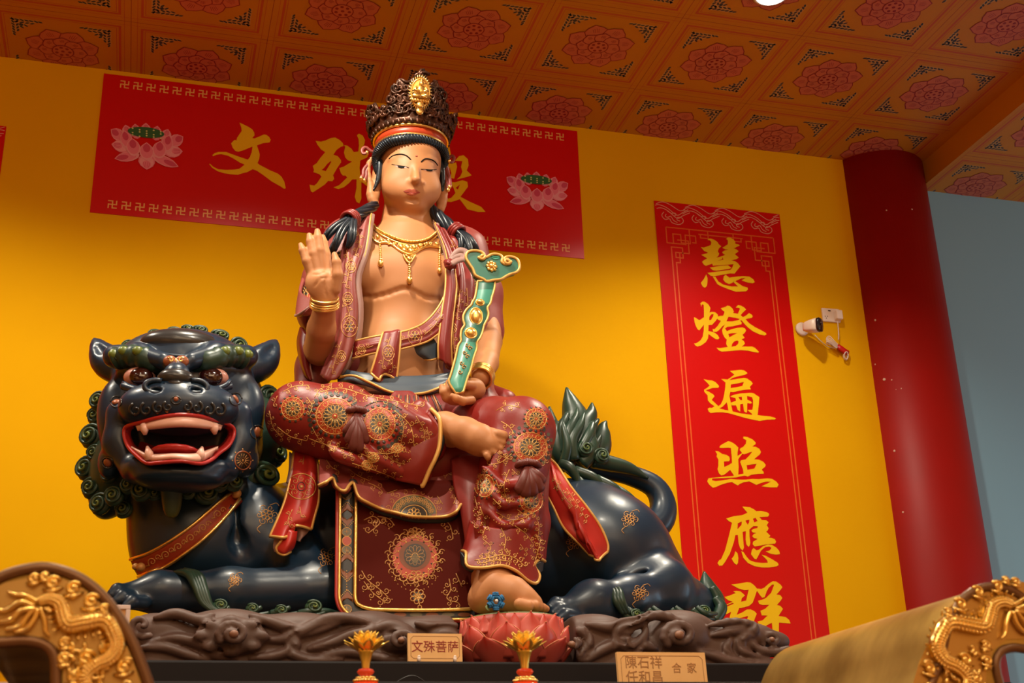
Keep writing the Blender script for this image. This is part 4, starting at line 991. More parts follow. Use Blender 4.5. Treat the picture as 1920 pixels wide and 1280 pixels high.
# tail
def tubes(name, lst, material, parent, seg=9):
    b = MB()
    for pts, n in lst:
        q = crom([(*P(x, y, yy), r*mpp(P(x, y, yy))) for x, y, yy, r in pts], n)
        b.tube([p[:3] for p in q], [max(.0012, p[3]) for p in q], seg)
    return b.build(name, material, parent)
tubes('tail', [([(1200,1000,-1.0,30),(1235,978,-1.0,28),(1243,945,-.99,25),(1226,912,-.98,22),(1185,892,-.97,20),(1140,880,-.97,20),(1085,868,-.98,22),(1050,852,-.99,24)], 36)], 'lion', LION, 16)
FL = [([(1050,870,-1.02,22),(1058,830,-1.0,26),(1078,790,-1.0,22),(1070,755,-1.0,13),(1062,726,-1.0,2)], 20),
      ([(1075,865,-1.04,20),(1088,830,-1.04,22),(1094,798,-1.03,17),(1108,775,-1.02,10),(1110,755,-1.02,2)], 20),
      ([(1100,865,-1.0,18),(1120,840,-1.0,20),(1128,815,-1.0,14),(1131,800,-1.0,8),(1137,789,-1.0,2)], 18),
      ([(1040,865,-1.0,18),(1036,825,-1.0,18),(1034,795,-1.0,11),(1030,762,-1.0,2)], 18),
      ([(1060,850,-1.08,10),(1066,810,-1.09,9),(1080,780,-1.07,5),(1082,765,-1.05,2)], 16), ([(1085,850,-1.09,9),(1104,815,-1.09,8),(1112,792,-1.07,4)], 14),
      ([(1050,840,-1.07,7),(1054,800,-1.08,7),(1064,775,-1.06,4)], 14), ([(1110,862,-1.06,12),(1140,868,-1.05,12),(1180,878,-1.04,9),(1215,896,-1.03,3)], 16),
      ([(1105,850,-1.07,7),(1118,832,-1.06,6),(1127,815,-1.05,3)], 12)]
FL = [([(x, y, yy, r*(1.28 if r > 3 else 1)) for x, y, yy, r in q], n) for q, n in FL]
FL += [([(1062,870,-1.05,16),(1044,840,-1.06,17),(1046,806,-1.06,12),(1042,788,-1.05,3)], 16), ([(1090,870,-1.07,15),(1108,846,-1.08,15),(1106,812,-1.07,11),(1122,786,-1.05,3)], 16),
       ([(1076,862,-1.09,12),(1072,826,-1.10,11),(1088,796,-1.09,8),(1096,772,-1.07,2)], 16), ([(1058,866,-1.09,10),(1064,836,-1.11,9),(1058,806,-1.10,6),(1054,786,-1.08,2)], 14)]
for l in FL: tubes('tail_flame', [l], 'mane', LION, 10)
for x, y, r, d in ((1098, 842, 17, 1), (1128, 855, 16, -1)):
    b = MB(); b.c = []; curl(b, x, y, -1.10, r, d, a0=0 if d > 0 else PI, yg=(.10, .15, .02)); b.build('tail_curl', 'paint', LION)
LK = [[(1050,868,-1.17,9),(1068,876,-1.19,10),(1080,895,-1.19,8),(1082,908,-1.19,4)], [(1078,882,-1.15,10),(1110,894,-1.17,10),(1126,910,-1.17,8),(1126,922,-1.17,3)], [(1118,898,-1.13,10),(1148,912,-1.15,9),(1162,926,-1.15,7),(1162,938,-1.15,3)],
      [(1148,912,-1.10,9),(1178,930,-1.12,8),(1200,950,-1.11,5),(1206,962,-1.10,2)], [(1064,880,-1.14,7),(1094,906,-1.18,6),(1104,916,-1.18,3)], [(1100,895,-1.14,6),(1136,918,-1.17,5),(1146,930,-1.17,3)]]
for l in LK: tubes('spine_lock', [(l, 14)], 'mane', LION, 9)
# leg fringes
def fringe(strands, curls, name):
    tubes(name, [(s, 16) for s in strands], 'mane', LION, 8)
    for x, y, yy, r, d in curls:
        b = MB(); b.c = []; curl(b, x, y, yy, r, d, a0=PI*.8 if d < 0 else .2*PI, asp=.8, turns=1.9, g=(.03, .075, .04), yg=(.14, .19, .02)); b.build('fringe_curl', 'paint', LION)
st = []
for o in range(4): st.append([(325+7*o, 1073-2*o, -1.50, 4), (352+7*o, 1076+1*o, -1.545, 8), (366+6*o, 1098+3*o, -1.575, 8), (378+6*o, 1128+3*o, -1.585, 6), (402+5*o, 1148, -1.59, 3)])
for x in (395, 455, 508, 560): st += [[(x, 1150, -1.56, 7), (x+18, 1146, -1.57, 7), (x+36, 1138, -1.57, 4)], [(x+6, 1158, -1.56, 6), (x+30, 1154, -1.57, 6), (x+50, 1148, -1.57, 3)]]
st += [[(585, 1150, -1.54, 7), (610, 1146, -1.53, 7), (636, 1150, -1.52, 4)], [(600, 1158, -1.54, 7), (622, 1156, -1.53, 6), (640, 1162, -1.52, 3)]]
fringe(st, [(413,1135,-1.575,15,-1),(473,1141,-1.575,13,-1),(527,1144,-1.575,13,-1),(588,1138,-1.565,17,-1)], 'leg_fringe')
st = []
for o in range(3): st.append([(1142+7*o, 1098, -1.50, 4), (1150+6*o, 1110, -1.53, 7), (1155+6*o, 1128, -1.55, 7), (1168+6*o, 1150, -1.54, 4)])
for x in (1165, 1215, 1258, 1298): st += [[(x, 1142, -1.53, 6), (x+16, 1158, -1.53, 7), (x+40, 1160, -1.50, 4)], [(x+8, 1138, -1.52, 5), (x+26, 1150, -1.53, 6), (x+46, 1150, -1.50, 3)], [(x+2, 1156, -1.52, 5), (x+22, 1166, -1.52, 6), (x+44, 1168, -1.50, 3)]]
st += [[(1340, 1165, -1.30, 10), (1352, 1140, -1.28, 12), (1340, 1120, -1.27, 8)]]
fringe(st, [(1192,1152,-1.535,13,1),(1240,1158,-1.53,12,1),(1282,1158,-1.50,12,1),(1320,1146,-1.42,14,-1)], 'leg_fringe')
tubes('heel_flame', [([(1338,1160,-1.22,14),(1336,1130,-1.22,24),(1326,1100,-1.22,17),(1320,1071,-1.22,2)], 20), ([(1346,1150,-1.26,10),(1346,1125,-1.26,10),(1334,1100,-1.26,6)], 14)], 'mane', LION, 10)
# painted gilt motifs on the body
for x, y, q in ((500, 965, 20), (613, 1045, 18), (1180, 973, 16), (1076, 1016, 16), (1200, 1112, 16), (440, 1087, 13)):
    R1 = Relief(LT); R1.flower(x, y, q*.55, 6, .8, 0, .3, .9)
    for k in range(6):
        a = k*PI/3; R1.spiral(x+q*.72*math.cos(a), y+q*.68*math.sin(a), q*.3, a+1.5, 1.2, .8, 0, 1 if k % 2 else -1)
    R1.curve([(x-q*.5, y+q*.9), (x-q*.9, y+q*1.3), (x-q*.6, y+q*1.7)], .7, 0); R1.curve([(x+q*.3, y-q*.9), (x+q*.9, y-q*1.1), (x+q*1.2, y-q*.8)], .7, 0)
    R1.build('gilt_motif', ['gold_dull'], LION)
# ================================================================== SEATED FIGURE
ST = thing('seated_statue', 'large painted seated deity statue with tall crown and red robes on the lion', 'statue', P(770, 900, -1.1))
# ---- body: head, neck, trunk, arms, hands and feet in one surface
S = Sdf()
S.E(768, 318, -1.05, 57, 62, 68, 10); S.E(770, 296, -1.065, 54, 52, 34, 14)                     # skull
S.E(767, 343, -1.080, 52, 52, 52, 16)                    # cheeks
S.E(769, 370, -1.078, 44, 48, 34, 18)                    # jaw
S.E(773, 388, -1.118, 20, 20, 13, 24)                    # chin
S.E(742, 350, -1.128, 24, 16, 26, 18); S.E(804, 354, -1.125, 22, 16, 26, 18)
S.C([(777, 299, -1.162, 5), (779, 318, -1.180, 6.5), (780, 337, -1.203, 8.5)], 6)          # nose
S.E(769, 342, -1.176, 7, 8, 5.5, 4); S.E(789, 344, -1.175, 6.5, 8, 5.5, 4)
S.C([(733, 299, -1.138, 3), (752, 294, -1.155, 4), (770, 300, -1.162, 3)], 9); S.C([(788, 304, -1.162, 3), (803, 300, -1.152, 4), (818, 307, -1.126, 3)], 9)
S.C([(735, 307, -1.126, 5), (750, 306, -1.146, 9.5), (766, 310, -1.148, 5)], 4); S.C([(790, 313, -1.146, 5), (804, 313, -1.143, 9), (818, 315, -1.122, 5)], 4)   # lids
S.C([(736, 317, -1.128, 3), (752, 319, -1.146, 4.5), (766, 319, -1.150, 3)], 7); S.C([(791, 322, -1.148, 3), (805, 325, -1.143, 4.5), (818, 323, -1.122, 3)], 7)
S.E(772, 361, -1.148, 26, 14, 15, 16)                                                    # mouth mound
S.C([(757, 358.5, -1.162, 1.6), (767, 356.5, -1.1775, 2.8), (772, 358, -1.179, 2.6), (778, 357, -1.1775, 2.8), (787, 360.5, -1.162, 1.6)], 3)
S.C([(764, 363, -1.167, 2.2), (773, 365, -1.176, 3.2), (782, 364, -1.167, 2.2)], 3)
S.C([(761, 360.5, -1.188, .8), (772, 361.5, -1.194, 1.0), (784, 362.5, -1.188, .8)], 2.5, '-')
S.C([(765, 373, -1.184, 3), (781, 374, -1.184, 3)], 9, '-')
for pts in ([(707, 306, -1.06, 4.5), (700, 299, -1.062, 5), (693, 303, -1.062, 5), (690, 316, -1.062, 4.6), (692, 334, -1.064, 4.6), (695, 350, -1.066, 6), (696, 366, -1.068, 9), (702, 382, -1.068, 9)], [(708, 320, -1.05, 9), (705, 350, -1.055, 8), (702, 372, -1.062, 9)],
            [(829, 316, -1.05, 4), (834, 311, -1.05, 4.4), (838, 318, -1.05, 4.4), (837, 334, -1.052, 4.2), (834, 350, -1.054, 5), (831, 372, -1.056, 8), (826, 392, -1.056, 8)], [(829, 328, -1.04, 7), (828, 360, -1.045, 7), (827, 382, -1.052, 8)]):
    S.C(pts, 3, n=14)
S.C([(768, 375, -1.01, 46), (766, 415, -1.00, 47), (762, 450, -1.01, 58)], 8)          # neck
for y, r in ((411, 1.6), (424, 1.8), (437, 1.6)): S.C([(722+(y-411)*-.3, y-4, -1.04, .5), (745, y+5, -1.088, r*2), (768, y+7, -1.100, r*2), (795, y+5, -1.083, r*2), (810, y-2, -1.04, .5)], 9, '+', n=14)
S.E(760, 475, -1.02, 105, 60, 42, 30)                    # shoulders
S.E(755, 545, -1.05, 100, 72, 90, 40)                    # rib cage
S.E(706, 512, -1.12, 62, 34, 45, 7); S.E(808, 517, -1.115, 58, 34, 44, 7); S.E(760, 505, -1.12, 60, 32, 34, 20)
S.E(752, 655, -1.06, 84, 70, 80, 40)                     # belly
S.E(752, 668, -1.16, 62, 36, 52, 24)
S.E(750, 740, -1.05, 105, 80, 60, 30)                    # hips
# right arm (raised)
S.C([(655, 470, -1.02, 44), (612, 590, -1.10, 34), (600, 655, -1.17, 30)], 14)
S.C([(598, 655, -1.19, 29), (603, 615, -1.29, 26), (609, 575, -1.37, 20.5)], 8)
hand = [(609, 560, -1.385, 21), (604, 530, -1.40, 23)]
S.C(hand, 8); S.E(601, 533, -1.402, 28, 13, 30, 10); S.E(604, 531, -1.41, 20, 10, 22, 8); S.E(590, 524, -1.40, 15, 11, 24, 7); S.E(622, 526, -1.412, 14, 12, 24, 7); S.E(618, 548, -1.405, 16, 12, 16, 8)
S.C([(585, 516, -1.40, 9), (575, 490, -1.408, 8.6), (568, 470, -1.405, 7.6), (564, 459, -1.395, 5)], 3)
S.C([(594, 510, -1.405, 9.6), (587, 476, -1.412, 9.2), (582, 453, -1.408, 8.2), (580, 441, -1.40, 5.4)], 2.5)
S.C([(604, 508, -1.405, 10), (599, 470, -1.414, 9.6), (596, 446, -1.410, 8.6), (595, 433, -1.40, 5.6)], 2.5)
S.C([(614, 510, -1.402, 9.8), (611, 478, -1.400, 9.2), (607, 456, -1.388, 8.2), (605, 444, -1.375, 5.4)], 2.5)
S.C([(628, 542, -1.42, 11.5), (633, 516, -1.44, 10.5), (631, 492, -1.445, 8.6), (627, 477, -1.44, 5.4)], 4)
# left arm, hand closed under the sceptre handle
S.C([(868, 480, -1.02, 42), (905, 590, -1.06, 34), (914, 640, -1.12, 27)], 14)
S.C([(914, 640, -1.14, 27), (910, 680, -1.28, 24), (902, 706, -1.38, 19)], 8)
S.E(886, 730, -1.42, 25, 24, 22, 9); S.E(862, 745, -1.42, 24, 20, 14, 8)
for pts in ([(848, 752, -1.43, 8), (837, 745, -1.455, 8.6), (832, 735, -1.462, 8), (829, 725, -1.455, 6)], [(856, 752, -1.44, 8.5), (846, 742, -1.466, 8.8), (844, 729, -1.472, 8), (841, 717, -1.462, 6)],
            [(866, 748, -1.45, 8.5), (858, 736, -1.478, 8.8), (857, 724, -1.482, 8), (854, 714, -1.472, 6)], [(884, 750, -1.46, 8.5), (868, 752, -1.49, 8.4), (856, 747, -1.50, 7.6), (848, 742, -1.50, 5.6)],
            [(896, 722, -1.43, 9.5), (884, 722, -1.46, 9), (872, 720, -1.48, 8), (866, 716, -1.485, 6)]):
    S.C(pts, 3)
# right foot resting on the left knee
S.C([(800, 800, -1.48, 28), (835, 800, -1.53, 27), (872, 812, -1.58, 29), (900, 825, -1.61, 29), (918, 834, -1.63, 22)], 10)
S.E(846, 822, -1.53, 20, 20, 17, 8)
for k, (a, q, r) in enumerate((((922, 812), (945, 817), 10.5), ((922, 823), (944, 830), 7.5), ((918, 833), (940, 841), 7.2), ((914, 842), (930, 850), 6.8), ((908, 848), (917, 857), 6.6))):
    S.C([(a[0], a[1], -1.635, r*1.05), ((a[0]+q[0])/2, (a[1]+q[1])/2, -1.65, r*.9), (q[0]-2, q[1], -1.65, r)], 2.5)
# left foot standing on the lotus
S.C([(932, 1045, -1.57, 40), (928, 1085, -1.62, 42), (922, 1110, -1.65, 37)], 12); S.E(904, 1122, -1.65, 27, 34, 27, 12)
S.C([(930, 1104, -1.67, 37), (962, 1114, -1.70, 31), (985, 1125, -1.72, 23), (1002, 1132, -1.73, 16)], 12)
for x, y, yy, r in ((990, 1136, -1.765, 11), (1004, 1135, -1.75, 9), (1012, 1137, -1.735, 8.5), (1019, 1139, -1.72, 8), (1024, 1141, -1.705, 7)):
    S.C([(x-16, y-4, yy, r), (x, y, yy-.005, r)], 3)
# fine creases: the line under the breast, the palm lines, the toe and finger clefts stay where the surface is
_v, _q = S.mesh(.0085); _t = BVHTree.FromPolygons([tuple(x) for x in _v], [tuple(x) for x in _q])
def crease(pts, r, k=3, n=14):
    c = []
    for x, y in crom(pts, n):
        l, nn = hit(_t, x, y)
        if l is not None: c.append(l+nn*r*.0012)
    for a, d in zip(c, c[1:]): S.cap(a, d, r*.002, r*.002, k*.002, '-')
crease([(678, 556), (700, 557), (726, 551), (748, 543), (762, 541), (780, 548), (800, 558), (822, 560)], 2.4, 7)
crease([(612, 556), (609, 540), (612, 524), (622, 512)], 1.1, 3); crease([(586, 514), (598, 514), (612, 508)], .9, 2.5); crease([(590, 536), (602, 522), (620, 520)], .9, 2.5)
crease([(764, 374), (773, 376), (782, 375)], 1.0, 6)
body = S.build('body', .0046, 'skin', ST)
BT = bvh(body)

# ---- face paint
F = Relief(BT)
def arc(pts, w, mi): F.curve(pts, w, mi, n=26, off=.1)
arc([(729, 298), (737, 292), (750, 289), (762, 292), (771, 300)], [.5]+[1.35]*24+[.5], 0); arc([(789, 304), (797, 298), (808, 299), (816, 304), (821, 311)], [.5]+[1.35]*24+[.5], 0)
arc([(734, 308), (742, 309.6), (752, 311), (760, 312.2), (767, 315)], [.3]+[.75]*24+[.3], 0); arc([(789, 317), (797, 317.4), (806, 318.2), (813, 318), (819, 317.5)], [.3]+[.75]*24+[.3], 0)
F.fill([(739, 309.4), (746, 310.4), (754, 311.4), (764, 313.6), (758, 315), (750, 315), (743, 312.6)], 2, .4, 1.2); F.fill([(792, 317.4), (799, 317.8), (807, 318.4), (816, 318), (810, 320.6), (803, 320.8), (796, 319.4)], 2, .4, 1.2)
F.fill([(745, 310), (752, 311), (759, 312), (757.5, 315.2), (752, 315.6), (747, 314.2)], 0, .7, 1.0); F.fill([(797.5, 317.6), (805, 318), (812, 318), (810, 320.9), (805, 321.2), (800, 320.2)], 0, .7, 1.0)
F.fill([(756, 358), (762, 355.8), (767, 353.6), (772, 355), (777, 354), (782, 356.6), (788, 360.6), (782, 361.8), (777, 361.3), (772, 361.3), (767, 360.6), (761, 359.8)], 1, .35, 2)
F.fill([(758, 359.4), (766, 361), (772, 361.6), (778, 361.8), (786, 361.4), (780, 365.2), (774, 366.8), (768, 366.3), (763, 363.8)], 1, .35, 2)
F.curve([(757, 358.8), (766, 360.4), (772, 361.4), (778, 361.4), (787, 361)], .55, 4, n=14)
F.dot(781, 292.5, 2.4, 1, .5)
F.build('face_paint', ['ink', 'lips', 'eye_pink', 'lips', 'wood_red'], ST)

# ---- hair: cap, forehead roll of fine strands, side locks, shoulder tresses
S = Sdf(); S.E(767, 305, -1.035, 60, 66, 62, 8); S.E(769, 272, -1.02, 62, 60, 36, 8)
S.C([(712, 304, -1.085, 6), (711, 322, -1.088, 4.8), (707, 342, -1.086, 3.6), (697, 362, -1.084, 1.0)], 3, n=10); S.C([(827, 308, -1.062, 6), (830, 330, -1.064, 4.8), (830, 352, -1.064, 3.4), (833, 374, -1.064, 1.0)], 3, n=10)
hair = S.build('hair', .0055, 'hair', ST)
b = MB()
roll = crom([(708, 324, -1.075, .006), (706, 310, -1.075, .012), (707, 292, -1.09, .018), (717, 276, -1.125, .0195), (736, 265, -1.158, .0195), (767, 261, -1.178, .0195), (798, 265, -1.162, .0195), (822, 275, -1.125, .0195), (833, 290, -1.085, .017), (834, 308, -1.06, .011), (832, 322, -1.055, .006)], 60)
core = [P(*q[:3]) for q in roll]; RR = [float(q[3]) for q in roll]; C0 = P(767, 320, -1.04)
b.tube(core, RR, 14, flat=1.0)
for i in range(1, 59):
    c = core[i]; t = core[i+1 if i < 59 else i]-core[i-1]; t /= np.linalg.norm(t); o = c-C0; o -= t*(o@t); o /= np.linalg.norm(o); w = np.cross(t, o)
    b.tube([c+RR[i]*1.03*(math.cos(a)*o+math.sin(a)*w)+t*.012*math.sin(a*.5) for a in np.linspace(-2.2, 2.2, 11)], .0036, 5)
b.build('hair_roll', 'hair', ST)
def tress(path, tails, tie, name='hair_tress'):
    b = MB(); q = [P(x, y, yy) for x, y, yy, r in path]
    for k in range(6):
        a = k*PI/3
        pts = []; rr = []
        for j, p in enumerate(crom([(*P(x, y, yy), r*mpp(P(x, y, yy))) for x, y, yy, r in path], 22)):
            ph = a+j*.16; pts.append(p[:3]+p[3]*.62*np.array([math.cos(ph), -.7*math.sin(ph), .7*math.sin(ph)])); rr.append(max(.002, p[3]*.5))
        b.tube(pts, rr, 7)
    for tl in tails:
        p = crom([(*P(x, y, yy), r*mpp(P(x, y, yy))) for x, y, yy, r in tl], 18)
        for k in range(4):
            a = k*PI/2+.5; b.tube([v[:3]+v[3]*.55*np.array([math.cos(a), -.8*math.sin(a), .4*math.sin(a)]) for v in p], [max(.0015, v[3]*.55) for v in p], 6)
    o = b.build(name, 'hair', ST)
    b = MB(); c = P(*tie[:3]); ax = P(*tie[4:7])-c; ax /= np.linalg.norm(ax); r = tie[3]*mpp(c)
    u = np.cross(ax, [0, 1.0, 0]); u /= np.linalg.norm(u); w = np.cross(ax, u)
    for k in (-1, 0, 1): b.tube([c+ax*k*r*.42+r*(math.cos(a)*u+math.sin(a)*w) for a in np.linspace(0, 2*PI, 18, endpoint=False)], r*.27, 6, closed=True)
    b.build('hair_tie', 'robe_red', o)
tress([(702, 385, -1.07, 9), (690, 393, -1.12, 11), (672, 404, -1.16, 12), (655, 412, -1.19, 12)],
      [[(655, 412, -1.20, 9), (632, 424, -1.21, 9), (615, 440, -1.21, 9), (610, 452, -1.20, 5)], [(657, 414, -1.22, 9), (643, 430, -1.24, 9), (632, 452, -1.25, 9), (628, 470, -1.24, 4)], [(662, 414, -1.22, 8), (660, 435, -1.25, 9), (658, 452, -1.25, 8), (651, 464, -1.24, 4)], [(655, 412, -1.20, 8), (640, 438, -1.22, 8), (626, 462, -1.22, 8), (619, 476, -1.21, 3)]],
      (657, 411, -1.195, 15, 668, 406, -1.17))
tress([(809, 392, -1.07, 9), (822, 405, -1.10, 11), (840, 422, -1.13, 12), (855, 434, -1.15, 12)],
      [[(855, 434, -1.16, 9), (866, 445, -1.18, 9), (868, 460, -1.19, 9), (864, 475, -1.19, 4)], [(857, 434, -1.16, 9), (876, 446, -1.17, 9), (888, 462, -1.17, 8), (896, 473, -1.16, 4)], [(856, 434, -1.17, 8), (872, 450, -1.19, 8), (880, 468, -1.20, 7), (882, 478, -1.20, 3)]],
      (856, 434, -1.155, 14, 846, 426, -1.14))

# ---- crown
CROWN_C = P(770, 262, -1.04)
def cyl(a, r, z): return CROWN_C+np.array([r*math.sin(a), -r*math.cos(a), z])
b = MB(); N = 48
def ringband(b, z0, z1, r0, r1, th, mi=0, n=64):
    vs = []
    for k in range(n):
        a = 2*PI*k/n
        vs += [cyl(a, r0, z0), cyl(a, r1, z1), cyl(a, r1-th, z1), cyl(a, r0-th, z0)]
    fs = []
    for k in range(n):
        q = 4*k; w = 4*((k+1) % n)
        fs += [(q, w, w+1, q+1), (q+1, w+1, w+2, q+2), (q+2, w+2, w+3, q+3), (q+3, w+3, w, q)]
    b.add(vs, fs, mi)
zb = P(768, 249, -1.185)[2]-CROWN_C[2]-.022
ringband(b, zb+.022, zb+.060, .142, .145, .02); band_ = b.build('crown_band', 'crown_red', ST)
b = MB()
for z, r, t in ((zb+.022, .1435, .0055), (zb+.062, .1465, .006)): b.tube([cyl(2*PI*k/64, r, z) for k in range(64)], t, 8, closed=True)
b.build('gilt_edge', 'gold', band_)
# ring of small scrolls above the band
b = MB()
for k in range(40):
    a = 2*PI*k/40; r = .148
    pts = [cyl(a+.05*s*(1-t)+.06*math.cos(t*7)*(1-t)*.5, r+.006, zb+.066+.040*t*1.0+.012*math.sin(t*7)*(1-t)) for t, s in [(i/12, -1) for i in range(13)]]
    b.tube(pts, [.007-.003*i/12 for i in range(13)], 6)
b.tube([cyl(2*PI*k/64, .143, zb+.085) for k in range(64)], .017, 8, closed=True)
b.build('scroll_ring', 'crown', ST)
# leaf panels, one tall in front, falling towards the back with raised points at the sides
def crown_h(a):
    a = abs(((a+PI) % (2*PI))-PI)
    pts = [(0, .272), (.20, .219), (.32, .236), (.45, .224), (.60, .190), (.78, .150), (.95, .140), (1.15, .168), (1.35, .182), (1.55, .160), (1.8, .13), (2.3, .14), (PI, .15)]
    for (x0, y0), (x1, y1) in zip(pts, pts[1:]):
        if a <= x1: f = (a-x0)/(x1-x0); f = f*f*(3-2*f); return y0+(y1-y0)*f
    return .17
def flare(z): return .146+.10*z+.55*z*z
b = MB(); n = 150; m = 16; vs = []
for k in range(n):
    a = 2*PI*k/n-PI; h = crown_h(a)
    for side in (0, 1):
        for j in range(m):
            z = .085+(h-.085+.012*math.sin(a*26))*j/(m-1)
            rr = flare(z)-(.012 if side else 0)+(.006*math.sin(a*30)*math.sin(z*70) if not side else 0); vs.append(cyl(a, rr, zb+z))
fs = []
for k in range(n):
    o = 2*m*k; p = 2*m*((k+1) % n)
    for j in range(m-1): fs += [(o+j, p+j, p+j+1, o+j+1), (o+m+j, o+m+j+1, p+m+j+1, p+m+j)]
    fs.append((o+m-1, p+m-1, p+2*m-1, o+2*m-1))
b.add(vs, fs); b.build('crown_panel', 'crown', ST)
b = MB(); rr = random.Random(4)
b.tube([cyl(2*PI*k/150-PI, flare(crown_h(2*PI*k/150-PI))-.003, zb+crown_h(2*PI*k/150-PI)+.012*math.sin((2*PI*k/150-PI)*26)) for k in range(150)], .0065, 7, closed=True)
for ia in range(44):                                        # curling foliage worked over the panels
    a0 = -2.0+4.0*(ia+.5)/44
    for z in np.arange(.12, crown_h(a0)-.012, .040):
        a = a0+rr.uniform(-.03, .03); d = 1 if rr.random() < .5 else -1; q0 = rr.uniform(.016, .024); ph = rr.uniform(0, 6)
        pts = []
        for i in range(13):
            t = i/12; q = q0*(1-t)**.8; an = ph+d*t*7.5
            zz = z+q*math.sin(an); pts.append(cyl(a+q*math.cos(an)/.17, flare(zz)+.006, zb+zz))
        b.tube(pts, [.0060-.0028*i/12 for i in range(13)], 6)
b.build('crown_foliage', 'crown', ST)
# little seated figure in a flaming halo at the front of the crown
b = MB()
def cf(u, z, o=0.0): return cyl(u/.19, flare(z)+.010+o, zb+z)
hal = [cf(.036*math.cos(a), .178+.054*math.sin(a)) for a in np.linspace(0, 2*PI, 40, endpoint=False)]
b.add(hal+[cf(0, .178, .004)], [(i, (i+1) % 40, 40) for i in range(40)])
b.tube(hal, .0045, 6, closed=True)
for k in range(34):
    a = 2*PI*k/34; b.tube([cf(.036*math.cos(a), .178+.054*math.sin(a)), cf(.042*math.cos(a+.06), .178+.062*math.sin(a+.06)), cf(.049*math.cos(a), .178+.072*math.sin(a))], [.0042, .0034, .001], 5)
b.ball(cf(0, .207, .014), (.010, .010, .013), 0, 12, 8); b.ball(cf(0, .219, .012), (.006, .006, .007), 0, 8, 6)
b.ball(cf(0, .184, .012), (.018, .012, .022), 0, 12, 8)
for s in (-1, 1):
    b.tube([cf(s*.015, .194, .012), cf(s*.023, .182, .016), cf(s*.008, .172, .024)], [.007, .006, .005], 7); b.tube([cf(s*.008, .165, .014), cf(s*.026, .158, .018), cf(0, .154, .024)], [.009, .010, .006], 7)
for k in range(7): b.ball(cf(-.030+.010*k, .144, .012), (.0065, .008, .010), 0, 8, 6)
b.ball(cf(0, .126, .010), (.016, .010, .016), 0, 12, 8); b.ball(cf(0, .104, .006), (.016, .009, .016), 0, 12, 8)
b.build('crown_figure', 'gold', ST)
# ribbons beside the ears
for s, pp in ((-1, [[(712, 284), (706, 282), (697, 284), (686, 276), (679, 281), (681, 288), (688, 286)], [(706, 284), (700, 296), (690, 308), (682, 318), (681, 328), (677, 334)], [(702, 296), (696, 306), (688, 318), (687, 330), (683, 338)]]),
              (1, [[(834, 298), (840, 298), (847, 292), (851, 296), (848, 304), (842, 302)], [(836, 304), (838, 318), (842, 330), (844, 342), (843, 350)], [(834, 310), (834, 326), (838, 340), (840, 356)]])):
    for q in pp:
        b = MB(); b.tube(crom([P(x, y, -1.06-.004*i) for i, (x, y) in enumerate(q)], 20), [.007]*16+[.008, .009, .009, .007], 8, flat=.6); o = b.build('crown_ribbon', 'robe_pink', ST)
        b = MB(); l = q[-1]; b.ball(P(l[0], l[1], -1.06-.004*(len(q)-1)), (.008, .008, .009), 0, 8, 6); b.build('gilt_tip', 'gold', o)

# ---- robe over the shoulders and arms
S = Sdf()
S.C([(672, 425, -1.00, 26), (655, 455, -1.02, 46), (622, 530, -1.06, 52), (606, 585, -1.10, 50)], 20)
S.C([(845, 440, -1.00, 26), (868, 470, -1.02, 42), (893, 550, -1.04, 46), (902, 620, -1.06, 44)], 20)
S.E(752, 560, -0.96, 132, 50, 130, 40); S.E(750, 690, -0.98, 118, 70, 70, 30)
S.C([(606, 640, -1.04, 36), (590, 690, -1.06, 34), (575, 735, -1.08, 26)], 16)
for k in range(4): S.C([(640-14*k, 470+20*k, -1.115-.01*k, 5), (612-8*k, 540+10*k, -1.165, 6), (590-3*k, 598, -1.165, 4)], 14)
for k in range(5): S.C([(868+4*k, 480+10*k, -1.13, 4), (880+6*k, 560, -1.145, 6), (884+8*k, 640, -1.13, 5)], 12)
S.C([(606, 604, -1.13, 30), (594, 600, -1.15, 20)], 10, '-')
# keep the chest opening clear
S.E(757, 560, -1.19, 82, 45, 150, 10, '-'); S.C([(602, 640, -1.22, 26), (606, 590, -1.34, 26)], 8, '-')
S.C([(768, 380, -1.05, 56), (764, 440, -1.10, 62)], 8, '-')
robe = S.build('robe', .007, 'robe_pink', ST)
# sleeve falls and the open fronts of the robe
sheet('sleeve_fall', [[(562, 612, -1.12), (568, 618, -1.16), (580, 628, -1.18), (592, 640, -1.16)], [(556, 640, -1.12), (562, 648, -1.17), (572, 656, -1.19), (582, 668, -1.16)], [(560, 672, -1.12), (566, 680, -1.17), (574, 684, -1.18), (582, 690, -1.16)], [(570, 706, -1.12), (575, 709, -1.16), (581, 711, -1.17), (587, 712, -1.16)]], 'robe_red', ST, trim='r', tr=.005, tmat='lining', th=.014)
sheet('sleeve_hem', [[(566, 520, -1.10), (562, 545, -1.17), (590, 560, -1.24), (622, 548, -1.22)], [(560, 555, -1.10), (556, 575, -1.19), (578, 584, -1.26), (600, 576, -1.27)], [(558, 585, -1.10), (554, 592, -1.20), (568, 584, -1.27), (586, 570, -1.28)]], 'robe_pink', ST, trim='b', tr=.005, tmat='lining', th=.012)
